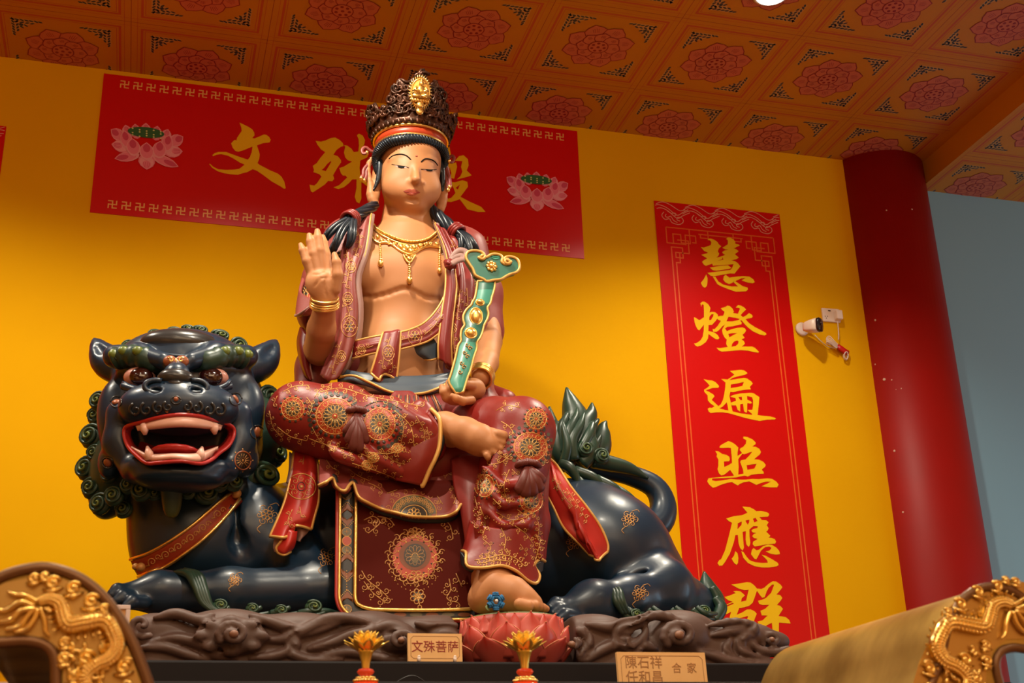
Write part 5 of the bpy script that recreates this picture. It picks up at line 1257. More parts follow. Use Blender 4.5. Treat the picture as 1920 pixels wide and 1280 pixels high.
fr = sheet('robe_front', [[(650, 440, -1.17), (662, 425, -1.17), (678, 410, -1.155), (696, 400, -1.14)], [(640, 475, -1.21), (652, 470, -1.23), (668, 466, -1.23), (686, 470, -1.21)], [(638, 520, -1.23), (646, 524, -1.26), (658, 522, -1.27), (669, 520, -1.24)], [(630, 575, -1.22), (644, 580, -1.27), (660, 580, -1.275), (675, 575, -1.24)], [(626, 620, -1.22), (640, 628, -1.28), (657, 628, -1.28), (672, 624, -1.24)], [(612, 665, -1.22), (628, 668, -1.28), (648, 670, -1.28), (661, 664, -1.24)], [(598, 702, -1.22), (610, 710, -1.28), (626, 712, -1.28), (643, 700, -1.24)]], 'robe_pink', ST, trim='r', tr=.006, nu=36, nv=40, th=.014, wav=(.005, 2.2, .25, 2.2))
sheet('robe_lapel', [[(694, 402, -1.145), (699, 400, -1.135), (703, 402, -1.12)], [(684, 470, -1.215), (690, 470, -1.205), (694, 470, -1.19)], [(668, 516, -1.245), (674, 520, -1.235), (678, 522, -1.22)], [(674, 575, -1.245), (678, 575, -1.235), (682, 575, -1.215)], [(671, 626, -1.245), (675, 626, -1.235), (679, 626, -1.215)], [(660, 666, -1.245), (664, 666, -1.235), (668, 666, -1.215)], [(640, 702, -1.245), (645, 702, -1.235), (650, 700, -1.21)]], 'lining', ST, th=.01)
fl = sheet('robe_front', [[(816, 418, -1.13), (826, 424, -1.15), (842, 436, -1.17), (856, 450, -1.17)], [(836, 470, -1.17), (848, 474, -1.20), (864, 480, -1.21), (880, 490, -1.19)], [(842, 520, -1.19), (856, 528, -1.23), (872, 530, -1.24), (890, 535, -1.21)], [(838, 580, -1.21), (852, 585, -1.26), (868, 588, -1.26), (884, 590, -1.22)], [(830, 640, -1.22), (846, 645, -1.27), (862, 648, -1.26), (876, 650, -1.22)], [(838, 690, -1.21), (850, 696, -1.25), (862, 698, -1.25), (874, 700, -1.22)]], 'robe_red', ST, trim='l', tr=.006, nu=26, nv=36, th=.014, wav=(.006, 2.5, 0, 0))
sheet('robe_lapel', [[(812, 420, -1.115), (816, 418, -1.13), (820, 417, -1.14)], [(830, 470, -1.155), (834, 472, -1.168), (838, 474, -1.175)], [(836, 520, -1.18), (840, 520, -1.192), (845, 522, -1.205)], [(832, 575, -1.20), (837, 578, -1.215), (842, 580, -1.225)]], 'lining', ST, th=.01)
# left sleeve hem and the cloth behind the left hand
sheet('sleeve_hem', [[(884, 600, -1.17), (900, 606, -1.19), (916, 604, -1.15), (922, 596, -1.08)], [(886, 622, -1.18), (900, 630, -1.20), (918, 630, -1.16), (924, 622, -1.08)]], 'robe_red', ST, trim='b', tr=.005, tmat='lining', th=.012)
sheet('sleeve_fall', [[(888, 672, -1.24), (902, 668, -1.30), (914, 672, -1.28), (920, 680, -1.20)], [(890, 695, -1.26), (908, 692, -1.33), (920, 696, -1.30), (924, 702, -1.22)], [(892, 725, -1.28), (912, 728, -1.35), (924, 726, -1.32), (930, 730, -1.24)], [(880, 750, -1.30), (905, 756, -1.38), (932, 748, -1.36), (950, 750, -1.26)]], 'robe_pink', ST, trim='t', tr=.006, th=.014)
# sash across the chest, with its knot and hanging end
SA = [[(846, 500, -1.22), (842, 530, -1.24), (826, 570, -1.26), (800, 602, -1.275), (770, 618, -1.285), (735, 626, -1.285), (700, 632, -1.27), (664, 640, -1.24)],
      [(852, 512, -1.24), (848, 550, -1.265), (832, 592, -1.285), (803, 620, -1.295), (772, 632, -1.30), (738, 640, -1.30), (700, 646, -1.285), (662, 655, -1.25)],
      [(856, 530, -1.23), (852, 570, -1.26), (838, 608, -1.28), (808, 636, -1.29), (776, 648, -1.295), (742, 656, -1.295), (702, 662, -1.28), (660, 672, -1.245)]]
sash = sheet('sash', SA, 'robe_red', ST, trim='tb', tr=.0055, nu=40, nv=10, th=.016, wav=(.003, 0, 2.5, .5))
sheet('sash_fold', [[(776, 650, -1.27), (792, 644, -1.28), (812, 632, -1.27)], [(782, 664, -1.26), (800, 662, -1.275), (824, 650, -1.26)], [(796, 674, -1.25), (812, 674, -1.265), (838, 664, -1.24)]], 'belt', ST, trim='b', tr=.005, th=.012)
sk = sheet('sash_end', [[(719, 624, -1.31), (732, 619, -1.325), (746, 618, -1.32), (752, 622, -1.30)], [(710, 655, -1.325), (724, 656, -1.345), (738, 652, -1.34), (751, 648, -1.315)], [(702, 682, -1.325), (716, 684, -1.345), (732, 686, -1.34), (748, 682, -1.315)], [(696, 700, -1.32), (712, 712, -1.34), (720, 700, -1.325), (744, 712, -1.31)]], 'robe_red', ST, trim='blr', tr=.006, nu=26, nv=20, th=.014, wav=(.004, 1.5, 0, 1))
sheet('sash_fold_lining', [[(698, 700, -1.31), (706, 698, -1.32), (714, 702, -1.31)], [(702, 712, -1.315), (710, 716, -1.325), (720, 710, -1.315)], [(712, 720, -1.31), (718, 722, -1.315), (724, 716, -1.31)]], 'robe_pink', ST, trim='b', tr=.0055, th=.012)
# bow at the left shoulder
for pts in ([(843, 496), (850, 480), (862, 470), (874, 474), (872, 484), (858, 488), (845, 495)], [(843, 497), (850, 485), (864, 480), (872, 486)]):
    b = MB(); b.tube(crom([P(x, y, -1.27-.004*i) for i, (x, y) in enumerate(pts)], 24), .013, 9, flat=.55); b.build('sash_bow', 'lining', ST)
b = MB(); b.ball(P(843, 495, -1.275), (.022, .018, .022), 0, 12, 8); b.tube([P(835, 490, -1.275), P(843, 494, -1.295), P(853, 500, -1.275)], .009, 8); b.tube([P(837, 500, -1.275), P(845, 498, -1.295), P(853, 492, -1.275)], .008, 8); b.build('sash_knot', 'robe_red', ST)
sheet('sash_tail', [[(836, 500, -1.25), (844, 502, -1.27), (852, 500, -1.25)], [(835, 540, -1.26), (845, 545, -1.28), (856, 540, -1.26)], [(828, 590, -1.28), (840, 596, -1.30), (850, 590, -1.27)], [(822, 640, -1.29), (834, 646, -1.31), (846, 640, -1.28)], [(822, 674, -1.28), (836, 680, -1.30), (848, 690, -1.26)]], 'robe_red', ST, trim='lr', tr=.005, th=.012, nu=14, nv=30)
# belt
sheet('belt', [[(640, 690, -1.20), (668, 696, -1.27), (700, 700, -1.295), (745, 704, -1.305), (800, 703, -1.295), (838, 698, -1.26), (858, 690, -1.2)], [(640, 706, -1.23), (668, 712, -1.30), (705, 716, -1.325), (748, 720, -1.335), (800, 718, -1.325), (838, 712, -1.28), (858, 706, -1.22)], [(632, 708, -1.24), (662, 704, -1.32), (692, 716, -1.345), (735, 735, -1.36), (785, 738, -1.355), (820, 728, -1.33), (848, 712, -1.26)]], 'belt', ST, trim='b', tr=.006, nu=40, nv=10, th=.016, wav=(.0025, 0, 2, 0))
# lap and the pleats under the belt
S = Sdf()
S.E(750, 800, -1.16, 130, 110, 60, 20); S.C([(650, 770, -1.18, 36), (740, 786, -1.26, 48), (840, 784, -1.28, 40), (930, 790, -1.35, 36)], 20)
S.C([(905, 745, -1.20, 30), (945, 755, -1.28, 26)], 14)
S.C([(680, 860, -1.36, 60), (780, 865, -1.36, 70), (870, 860, -1.38, 66)], 30)
for k in range(6):
    x = 722+17*k; S.C([(755+6*(k-2.5), 736, -1.36, 4), (x, 768, -1.415, 7), (x+(k-2.5)*8, 800, -1.42, 6)], 6)
lap = S.build('lap_cloth', .0075, 'robe_red', ST)
LP = Relief(bvh(lap))
for i in range(7):
    x = 716+16*i; dx = (i-3)*2.2
    LP.curve([(x-4, 742), (x-4+dx, 756), (x-5+2*dx, 772)], 1.2, 2); LP.curve([(x, 740), (x+dx, 756), (x+2*dx, 774)], 1.0, 0); LP.curve([(x+4, 742), (x+4+dx, 756), (x+5+2*dx, 772)], 1.2, 2)
    LP.dot(x+dx, 752, 2.2, 0); LP.dot(x+8+dx, 760, 1.6, 4)
LP.build('gilt_pattern', ['gold_dull', 'med_red', 'med_dark', 'gold_paint', 'med_green'], lap)
# ---- trousers
S = Sdf()
S.C([(720, 795, -1.18, 48), (640, 778, -1.30, 56), (566, 778, -1.42, 60)], 24)
S.C([(562, 782, -1.43, 60), (640, 800, -1.46, 66), (720, 812, -1.48, 64), (786, 822, -1.50, 52)], 26)
S.C([(700, 850, -1.48, 40), (760, 870, -1.50, 32), (792, 890, -1.50, 18)], 20)
S.C([(790, 770, -1.50, 22), (815, 800, -1.52, 20), (812, 845, -1.51, 20)], 12)
for a, q, c in (((640, 770), (690, 850), (760, 892)), ((660, 756), (720, 838), (788, 870)), ((700, 750), (752, 812), (806, 838)), ((740, 752), (780, 790), (812, 806)), ((620, 838), (660, 862), (720, 882))):
    S.C([(a[0], a[1], -1.545, 5), ((a[0]+q[0])/2-4, (a[1]+q[1])/2+4, -1.575, 6.5), (q[0], q[1], -1.58, 7), ((c[0]+q[0])/2, (c[1]+q[1])/2, -1.565, 6), (c[0], c[1], -1.535, 4)], 15, n=12)
S.C([(640, 800, -1.60, 2.5), (690, 872, -1.59, 3), (740, 895, -1.56, 2)], 12, '-')
S.C([(822, 786, -1.54, 22), (850, 800, -1.56, 22)], 6, '-')
tr1 = S.build('trouser_leg', .0065, 'trouser', ST)
S = Sdf()
S.C([(850, 800, -1.26, 46), (930, 802, -1.44, 54), (975, 808, -1.54, 60)], 24)
S.C([(978, 808, -1.55, 60), (965, 870, -1.56, 60), (952, 940, -1.555, 62), (948, 1000, -1.545, 64), (946, 1040, -1.53, 66)], 26)
S.C([(1004, 900, -1.52, 24), (1006, 980, -1.52, 22), (1010, 1045, -1.52, 14)], 20)
for x0, x1 in ((905, 890), (925, 925), (975, 990), (995, 1012)):
    S.C([((x0+950)/2, 850, -1.655, 3), (x0, 930, -1.665, 5), ((x0+x1)/2, 990, -1.655, 6), (x1, 1052, -1.635, 6)], 14)
for y in (900, 935, 975): S.C([(905, y-25, -1.66, 3), (945, y+10, -1.685, 5), (985, y+8, -1.68, 5), (1010, y-25, -1.64, 3)], 16)
S.E(946, 1082, -1.55, 90, 130, 30, 10, '-')
tr2 = S.build('trouser_leg', .0065, 'trouser', ST)
tub = lambda name, pts, r, m, par, n=40, seg=8: (lambda b: (b.tube(crom([P(*p) for p in pts], n), r*.00175, seg), b.build(name, m, par))[1])(MB())
hem2 = sheet('trouser_hem', [[(880, 975, -1.61), (905, 985, -1.665), (935, 990, -1.685), (970, 990, -1.685), (1000, 985, -1.65), (1020, 972, -1.59)], [(872, 1010, -1.62), (902, 1020, -1.675), (935, 1022, -1.695), (968, 1024, -1.69), (1000, 1030, -1.66), (1020, 1015, -1.60)],
     [(866, 1032, -1.60), (874, 1036, -1.66), (876, 1060, -1.69), (905, 1064, -1.705), (941, 1060, -1.71), (968, 1070, -1.705), (990, 1088, -1.69), (1006, 1093, -1.675), (1012, 1078, -1.66), (1002, 1060, -1.65), (1012, 1048, -1.63), (1022, 1052, -1.60)]], 'trouser', ST, trim='b', tr=.0062, nu=44, nv=20, th=.014)
sheet('trouser_lining', [[(862, 1034, -1.57), (880, 1050, -1.61), (930, 1052, -1.63), (980, 1065, -1.62), (1020, 1050, -1.57)], [(864, 1058, -1.57), (880, 1070, -1.62), (930, 1070, -1.65), (980, 1088, -1.64), (1018, 1070, -1.58)]], 'dark_lining_shade', ST, th=.01)
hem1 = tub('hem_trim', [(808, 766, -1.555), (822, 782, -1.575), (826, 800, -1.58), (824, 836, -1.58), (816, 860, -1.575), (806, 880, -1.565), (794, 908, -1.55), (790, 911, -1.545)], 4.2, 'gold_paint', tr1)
sheet('trouser_lining', [[(810, 766, -1.54), (820, 772, -1.545), (832, 778, -1.53)], [(824, 792, -1.565), (832, 800, -1.565), (838, 806, -1.53)], [(824, 836, -1.565), (830, 838, -1.56), (834, 838, -1.53)], [(806, 880, -1.55), (812, 876, -1.545), (818, 870, -1.52)], [(791, 910, -1.535), (797, 907, -1.53), (800, 900, -1.51)]], 'dark_lining_shade', ST, th=.01)
sheet('trouser_hem', [[(760, 800, -1.56), (785, 785, -1.565), (808, 768, -1.55)], [(770, 830, -1.575), (800, 815, -1.585), (825, 798, -1.575)], [(760, 860, -1.57), (795, 848, -1.585), (824, 836, -1.575)], [(745, 885, -1.55), (782, 876, -1.575), (806, 880, -1.56)], [(740, 900, -1.53), (770, 906, -1.55), (791, 911, -1.54)]], 'trouser', ST, nu=16, nv=26, th=.012)
# cloth ties under the knees
def kneetie(cx, cy, y, w, ends, name='knee_tie'):
    b = MB(); b.ball(P(cx, cy, y), (.020, .016, .022), 0, 12, 8)
    for a in np.linspace(-1, 1, 7): b.tube(crom([P(cx+a*6, cy-3, y-.012), P(cx+a*w*.6, cy-7+abs(a)*3, y-.018), P(cx+a*w, cy-6+abs(a)*10, y+.004)], 9), [.006, .010, .011, .012, .012, .011, .010, .008, .004], 7)
    for ex, ey, r in ends:
        b.tube(crom([P(cx, cy+4, y-.010), P((cx+ex)/2+2, (cy+ey)/2, y-.028), P(ex, ey, y-.014)], 12), [.010]+[r*.0017*(1+i*.04) for i in range(10)]+[r*.0012], 8, flat=.7)
    return b.build(name, 'tie', ST)
kneetie(668, 772, -1.575, 20, ((652, 830, 7), (662, 845, 8), (674, 848, 7), (686, 832, 7), (645, 812, 5)))
kneetie(990, 872, -1.672, 24, ((972, 925, 9), (984, 932, 9), (1000, 930, 9), (1014, 922, 9), (1020, 905, 7)))
# ---- skirt hanging over the lion's back, with its rolled gold hem
SKH = [(597, 910), (612, 903), (624, 896), (631, 912), (646, 920), (656, 908), (663, 906), (672, 930), (690, 942), (714, 953), (740, 960), (770, 967), (804, 969), (838, 967), (856, 958), (864, 946), (872, 946), (890, 960)]
def skrow(f, yb):
    out = []
    for i, (x, y) in enumerate(SKH):
        t = i/(len(SKH)-1); x0 = 600+300*t; y0 = 842+28*math.sin(PI*t)*.6
        out.append((x0+(x-x0)*f**.8, y0+(y-y0)*f, yb-.015*f*math.sin(i*1.9)))
    return out
skirt = sheet('skirt', [skrow(0, -1.42), skrow(.35, -1.475), skrow(.7, -1.525), skrow(1, -1.565)], 'robe_pink', ST, trim='b', tr=.0062, nu=90, nv=18, th=.012)
sheet('skirt_hem_shade', [[(x, y-6, -1.545) for x, y in SKH], [(x+2, y+(12 if 3 < i < 15 else 8), -1.53) for i, (x, y) in enumerate(SKH)]], 'dark_lining_shade', ST, nu=60, nv=6, th=.01)  # dark sheet standing in for the shadow under the hem folds
sheet('skirt_fold', [[(845, 860, -1.50), (870, 850, -1.52), (905, 850, -1.53)], [(850, 910, -1.54), (875, 905, -1.56), (900, 900, -1.56)], [(862, 955, -1.56), (880, 970, -1.58), (896, 990, -1.58)], [(872, 1020, -1.57), (885, 1030, -1.585), (900, 1040, -1.58)]], 'robe_red', ST, nu=16, nv=24, th=.014)
# ---- trailing ribbons on both flanks of the lion
rb = sheet('ribbon', [[(552, 840, -1.38), (566, 846, -1.40), (580, 842, -1.41), (594, 846, -1.40)], [(546, 890, -1.42), (564, 896, -1.45), (580, 892, -1.46), (598, 892, -1.44)], [(536, 935, -1.44), (556, 942, -1.48), (574, 938, -1.48), (598, 936, -1.46)], [(522, 972, -1.45), (542, 980, -1.49), (566, 972, -1.49), (590, 968, -1.47)], [(507, 1006, -1.45), (530, 1008, -1.50), (548, 1000, -1.47), (555, 985, -1.48), (584, 992, -1.47)]], 'ribbon', ST, trim='blr', tr=.006, nu=30, nv=34, th=.014, wav=(.005, 1.5, 0, .4))
sheet('ribbon_fold', [[(536, 990, -1.48), (548, 994, -1.49), (558, 996, -1.48)], [(528, 1012, -1.485), (542, 1018, -1.50), (556, 1012, -1.48)], [(518, 1026, -1.48), (534, 1034, -1.495), (552, 1026, -1.475)], [(521, 1036, -1.475), (533, 1040, -1.485), (545, 1034, -1.47)]], 'ribbon', ST, trim='bl', tr=.0055, nu=18, nv=18, th=.012)
sheet('ribbon_lining', [[(542, 846, -1.37), (550, 850, -1.385), (558, 848, -1.38)], [(541, 880, -1.40), (546, 880, -1.42), (552, 880, -1.42)], [(536, 905, -1.42), (540, 905, -1.435), (545, 905, -1.43)]], 'lining', ST, th=.01)
sheet('ribbon_lining', [[(514, 1006, -1.455), (526, 1002, -1.465), (538, 1000, -1.455)], [(512, 1024, -1.455), (524, 1020, -1.465), (536, 1014, -1.455)], [(514, 1034, -1.45), (524, 1038, -1.46), (534, 1032, -1.45)]], 'lining', ST, th=.01)
sheet('ribbon_lining', [[(552, 984, -1.455), (566, 990, -1.465), (582, 992, -1.455)], [(556, 996, -1.455), (566, 1004, -1.465), (574, 1002, -1.455)], [(556, 1014, -1.45), (562, 1014, -1.46), (568, 1008, -1.45)]], 'lining', ST, th=.01)
rb2 = sheet('ribbon', [[(985, 850, -1.44), (996, 846, -1.45), (1004, 846, -1.44), (1012, 850, -1.42)], [(1020, 872, -1.36), (1028, 868, -1.38), (1034, 868, -1.37), (1040, 872, -1.35)], [(1024, 915, -1.38), (1040, 912, -1.42), (1052, 910, -1.41), (1068, 914, -1.37)], [(1042, 955, -1.40), (1064, 952, -1.44), (1082, 950, -1.42), (1098, 952, -1.38)], [(1058, 990, -1.40), (1076, 978, -1.42), (1088, 1000, -1.42), (1122, 985, -1.38)], [(1086, 1016, -1.40), (1100, 1014, -1.43), (1106, 1020, -1.42), (1137, 1018, -1.38)], [(1106, 1036, -1.40), (1114, 1047, -1.415), (1124, 1050, -1.41), (1137, 1034, -1.38)]], 'ribbon', ST, trim='blr', tr=.006, nu=30, nv=36, th=.014, wav=(.006, 2, 0, 1.2))
sheet('ribbon_lining', [[(1060, 990, -1.385), (1072, 986, -1.395), (1084, 988, -1.385)], [(1076, 1006, -1.38), (1086, 1010, -1.39), (1098, 1010, -1.385)], [(1096, 1030, -1.38), (1104, 1036, -1.39), (1110, 1036, -1.385)]], 'lining', ST, th=.01)
# ---- necklace
N_ = MB(); NT = bvh(body, robe)
def onb(x, y, lift=.004):
    l, n = hit(NT, x, y); return l+n*lift if l is not None else P(x, y, -1.2)
def neck_row(pts, r, bead=None):
    q = crom(pts, 60); pp = [onb(x, y) for x, y in q]
    A = np.array(pp)
    for _ in range(4): A[1:-1] = (A[:-2]+2*A[1:-1]+A[2:])/4
    N_.tube(list(A), r, 8)
    if bead:
        for p in A[::1]: N_.ball(p+np.array([0, -.006, 0]), bead, 0, 8, 6)
neck_row([(697, 421), (708, 432), (728, 443), (752, 452), (776, 455), (800, 450), (816, 438), (822, 428)], .0045, .0050)
neck_row([(698, 426), (710, 438), (730, 449), (752, 458), (776, 460), (800, 456), (817, 444), (824, 434)], .004)
neck_row([(700, 444), (703, 452), (712, 457), (722, 455), (736, 460), (748, 470), (760, 476), (768, 478), (778, 475), (792, 466), (806, 462), (822, 464), (829, 458), (826, 446)], .0050)
for x, y, r in ((752, 464, 6), (764, 466, 8), (776, 465, 7), (788, 462, 5), (740, 459, 4), (758, 470, 5), (770, 472, 6), (716, 452, 5), (818, 458, 5), (709, 445, 4), (824, 450, 4), (729, 452, 4), (800, 457, 4)):
    p = onb(x, y, .003); N_.ball(p, (r*.0021, r*.0016, r*.0021), 0, 10, 7)
for k in range(9): x = 730+9.5*k; p = onb(x, 455+ (4-abs(k-4))*1.6+4, .006); N_.tube([p+np.array([.008*math.cos(a)*q, -.002, .008*math.sin(a)*q]) for a, q in [(i*.6, 1-i/13) for i in range(12)]], .0028, 5)
def pend(x, y0, y1, r):
    n = max(4, int((y1-y0)/4.6))
    for k in range(n): N_.ball(onb(x, y0+(y1-y0-8)*k/n, .006), .0056, 0, 7, 5)
    p = onb(x, y1, .008); N_.ball(p, (r*.0021, r*.0019, r*.0030), 0, 12, 8); N_.ball(onb(x, y1-7, .008), r*.0013, 0, 8, 6)
pend(713, 458, 495, 5.2); pend(767, 494, 526, 5.4); pend(823, 466, 508, 4.4)
for q in ([(756, 479), (760, 487), (767, 494), (774, 487), (778, 479)], [(760, 480), (767, 484), (774, 480)]): N_.tube(crom([onb(x, y, .006) for x, y in q], 14), .0042, 7)
N_.ball(onb(767, 487, .006), (.012, .009, .011), 0, 10, 7)
N_.build('necklace', 'gold', ST)
# bracelets
def bracelet(c, ax, rx, offs, r=.0045):
    b = MB(); c = np.array(c); ax = np.array(ax)/np.linalg.norm(ax); u = np.cross(ax, [0, 1.0, 0]); u /= np.linalg.norm(u); w = np.cross(ax, u)
    for o, q in offs: b.tube([c+ax*o+rx*q*(math.cos(a)*u+math.sin(a)*w) for a in np.linspace(0, 2*PI, 36, endpoint=False)], r, 8, closed=True)
    b.build('bracelet', 'gold', ST)
wc = P(608.5, 567, -1.378); bracelet(wc, P(604, 540, -1.40)-P(603, 615, -1.29), .0455, ((-.012, 1.04), (-.004, 1.06), (.004, 1.03), (.018, 1.0)))
wc = P(901, 706, -1.385); bracelet(wc, P(886, 730, -1.42)-P(910, 680, -1.28), .0425, ((-.016, 1.06), (-.006, 1.05), (.006, 1.03), (.014, 1.0)))

# ---- raised gilding and painted medallions on the cloth
G3 = ['gold_dull', 'med_red', 'med_dark', 'gold_paint', 'med_green']
R1 = Relief(bvh(tr1))
R1.ornate(549, 766, 25, 1.0, 9); R1.ornate(628, 780, 42, .95, 14); R1.ornate(712, 795, 34, 1.05, 12)
for pts in ([(600, 735), (640, 728), (690, 742), (740, 752), (790, 762)], [(530, 735), (550, 725), (580, 722)], [(580, 822), (620, 836), (660, 842), (700, 862)], [(660, 868), (710, 884), (750, 900)], [(740, 770), (770, 800), (776, 850), (770, 880)], [(520, 800), (545, 818), (575, 826)], [(690, 848), (730, 850), (760, 838)]):
    R1.vine(pts, 6.5, .85, 3, 3, every=8)
for x, y in ((745, 840), (700, 858), (688, 872)): R1.ornate(x, y, 12, .85, 6)
for pts in ([(505, 770), (512, 800), (530, 822)], [(520, 742), (512, 760)], [(590, 745), (600, 730), (620, 722)], [(585, 800), (600, 825), (630, 846)], [(655, 812), (668, 835), (690, 842)], [(740, 780), (756, 800), (752, 830)], [(780, 780), (795, 810), (792, 850)], [(800, 800), (806, 830), (800, 860)], [(715, 840), (735, 862), (765, 872)], [(650, 760), (668, 752)], [(640, 850), (665, 858)], [(600, 770), (585, 785)], [(575, 745), (585, 760), (580, 778)]):
    R1.vine(pts, 5, .75, 3 if pts[0][1] % 2 else 0, 2, every=6)
for k in range(26): R1.dot(672+3.2*k, 770-18*math.sin(k*.12), 2.0, 2 if k % 2 else 4)
for a in np.linspace(2.6, 5.6, 15): R1.disc(628+48*math.cos(a), 782+45*math.sin(a), 4, 4, 2, .5, 2)
for a in np.linspace(-1.3, 1.6, 15): R1.disc(712+42*math.cos(a), 797+42*math.sin(a), 4, 4, 2, .5, 2)
for k in range(16): R1.dot(662+k*6.5, 745+k*2.3+3*math.sin(k), 1.5, 3)
R1.build('gilt_pattern', G3, tr1)
R1 = Relief(bvh(tr2, hem2))
R1.ornate(1005, 785, 23, 1.0, 10); R1.ornate(994, 838, 36, .9, 13); R1.ornate(908, 910, 22, 1.15, 9); R1.ornate(996, 938, 25, 1.05, 9)
for pts in ([(930, 770), (950, 760), (975, 764)], [(940, 790), (955, 800), (965, 815)], [(955, 880), (945, 910), (950, 940)], [(960, 850), (940, 866), (915, 872)], [(930, 960), (960, 975), (985, 970)], [(965, 985), (985, 1000), (1000, 1020)], [(900, 950), (910, 980), (905, 1005)], [(940, 990), (948, 1010), (945, 1030)]): R1.vine(pts, 6, .8, 3, 3, every=8)
for pts in ([(890, 1050), (915, 1046), (940, 1040), (965, 1046), (985, 1062)], [(900, 1056), (930, 1050), (955, 1052)], [(1000, 1062), (1008, 1035), (1014, 1010)]): R1.vine(pts, 6.5, .9, 3, 3, every=6)
for pts in ([(930, 810), (940, 830), (935, 850)], [(925, 840), (940, 855), (960, 862)], [(1020, 812), (1026, 840), (1020, 870)], [(960, 880), (970, 890)], [(915, 880), (900, 895)], [(890, 930), (896, 960), (890, 985)], [(1000, 960), (1010, 985), (1008, 1010)], [(930, 900), (940, 925), (960, 940)], [(925, 935), (940, 950)], [(970, 955), (985, 965), (1000, 962)], [(905, 1010), (920, 1025), (915, 1040)], [(975, 1020), (990, 1040)]):
    R1.vine(pts, 5, .75, 3 if pts[0][1] % 2 else 0, 2, every=6)
for a in np.linspace(0, 2*PI, 22): R1.disc(994+41*math.cos(a), 836+39*math.sin(a), 3.4, 3.4, 2 if math.sin(a*5) > 0 else 4, .5, 2)
for k in range(9): R1.dot(926+5*k, 975+(k-4)**2*-.5+8, 1.2, 3)
R1.build('gilt_pattern', G3, tr2)
R1 = Relief(bvh(skirt))
for pts in ([(612, 862), (622, 876), (634, 882)], [(655, 880), (672, 892), (690, 900)], [(690, 905), (706, 912), (718, 922)], [(842, 905), (856, 925), (850, 945)], [(830, 880), (846, 890), (858, 884)], [(725, 925), (745, 918)], [(820, 930), (830, 945)]): R1.vine(pts, 6.5, .85, 0, 0, every=8)
R1.disc(776, 962, 42, 34, 4, .3); R1.disc(776, 966, 28, 22, 2, .5)
R1.ring(776, 962, 42, 34, 1.2, 0); R1.ring(776, 966, 24, 19, 1, 3)
for k in range(9): a = PI+.2+k*(PI-.4)/8; R1.flower(776+33*math.cos(a), 962+27*math.sin(a), 5, 5, .7, 0); R1.spiral(776+48*math.cos(a), 960+39*math.sin(a), 4.5, a, 1.1, .8, 0, 1)
R1.flower(776, 964, 12, 8, .9, 3)
R1.build('gilt_pattern', G3, skirt)
for o, vs, meds in ((fr, [[(650, 470), (655, 500), (648, 540)], [(645, 560), (655, 590), (650, 600)], [(640, 640), (630, 670), (622, 700)], [(668, 430), (675, 450), (665, 480)]], [(655, 612, 15), (658, 500, 9), (652, 560, 9), (640, 668, 8)]),
                    (fl, [[(858, 530), (862, 560), (856, 600)], [(850, 620), (852, 660), (856, 690)], [(846, 450), (860, 470), (868, 480)], [(875, 540), (878, 580)]], [(848, 615, 8), (852, 560, 7)]),
                    (sash, [[(832, 580), (815, 610), (795, 628)], [(765, 634), (740, 640)], [(700, 648), (680, 655), (668, 660)]], [(778, 630, 13), (678, 655, 7)]),
                    (sk, [[(732, 632), (726, 650)], [(720, 670), (716, 690)], [(735, 672), (736, 698)]], [(728, 662, 11)]),
                    (rb, [[(570, 855), (568, 870)], [(548, 955), (540, 975), (545, 990)], [(562, 950), (565, 970)]], []), (rb2, [[(1045, 905), (1058, 930), (1075, 950)], [(1062, 915), (1085, 950), (1100, 975)], [(1040, 890), (1046, 915)]], [])):
    R1 = Relief(bvh(o))
    for v in vs: R1.vine(v, 5, .75, 0, 0, every=7)
    for x, y, q in meds: R1.ring(x, y, q, q*1.3, .8, 0); R1.flower(x, y, q*.75, 6, .8, 0); R1.disc(x, y, q*.38, q*.45, 2, .4, 2)
    if o is rb:
        R1.ring(565, 912, 27, 24, 1.1, 3); R1.dot(565, 912, 4, 0); R1.ring(565, 912, 7, 8, .8, 2)
        for k in range(8): a = k*PI/4; R1.spiral(565+17*math.cos(a), 912+15*math.sin(a), 6, a, 1.2, .8, 0, 1 if k % 2 else -1)
    R1.build('gilt_pattern', G3, o)
R1 = Relief(bvh(robe))
for pts in ([(640, 490), (632, 510)], [(600, 500), (585, 530), (575, 560)], [(895, 560), (900, 590)], [(620, 590), (600, 560)]): R1.vine(pts, 6, .8, 0, 0, every=8)
for x, y in ((640, 478), (648, 500), (628, 498), (885, 500), (636, 520), (646, 540), (615, 520), (890, 530), (898, 575), (880, 545), (580, 575), (572, 545), (660, 455)):
    R1.disc(x, y, 9, 9, 2, .4, 2); R1.flower(x, y, 9, 5, .8, 0); R1.disc(x+8, y+10, 6, 6, 1, .4, 2)
R1.build('gilt_pattern', G3, robe)

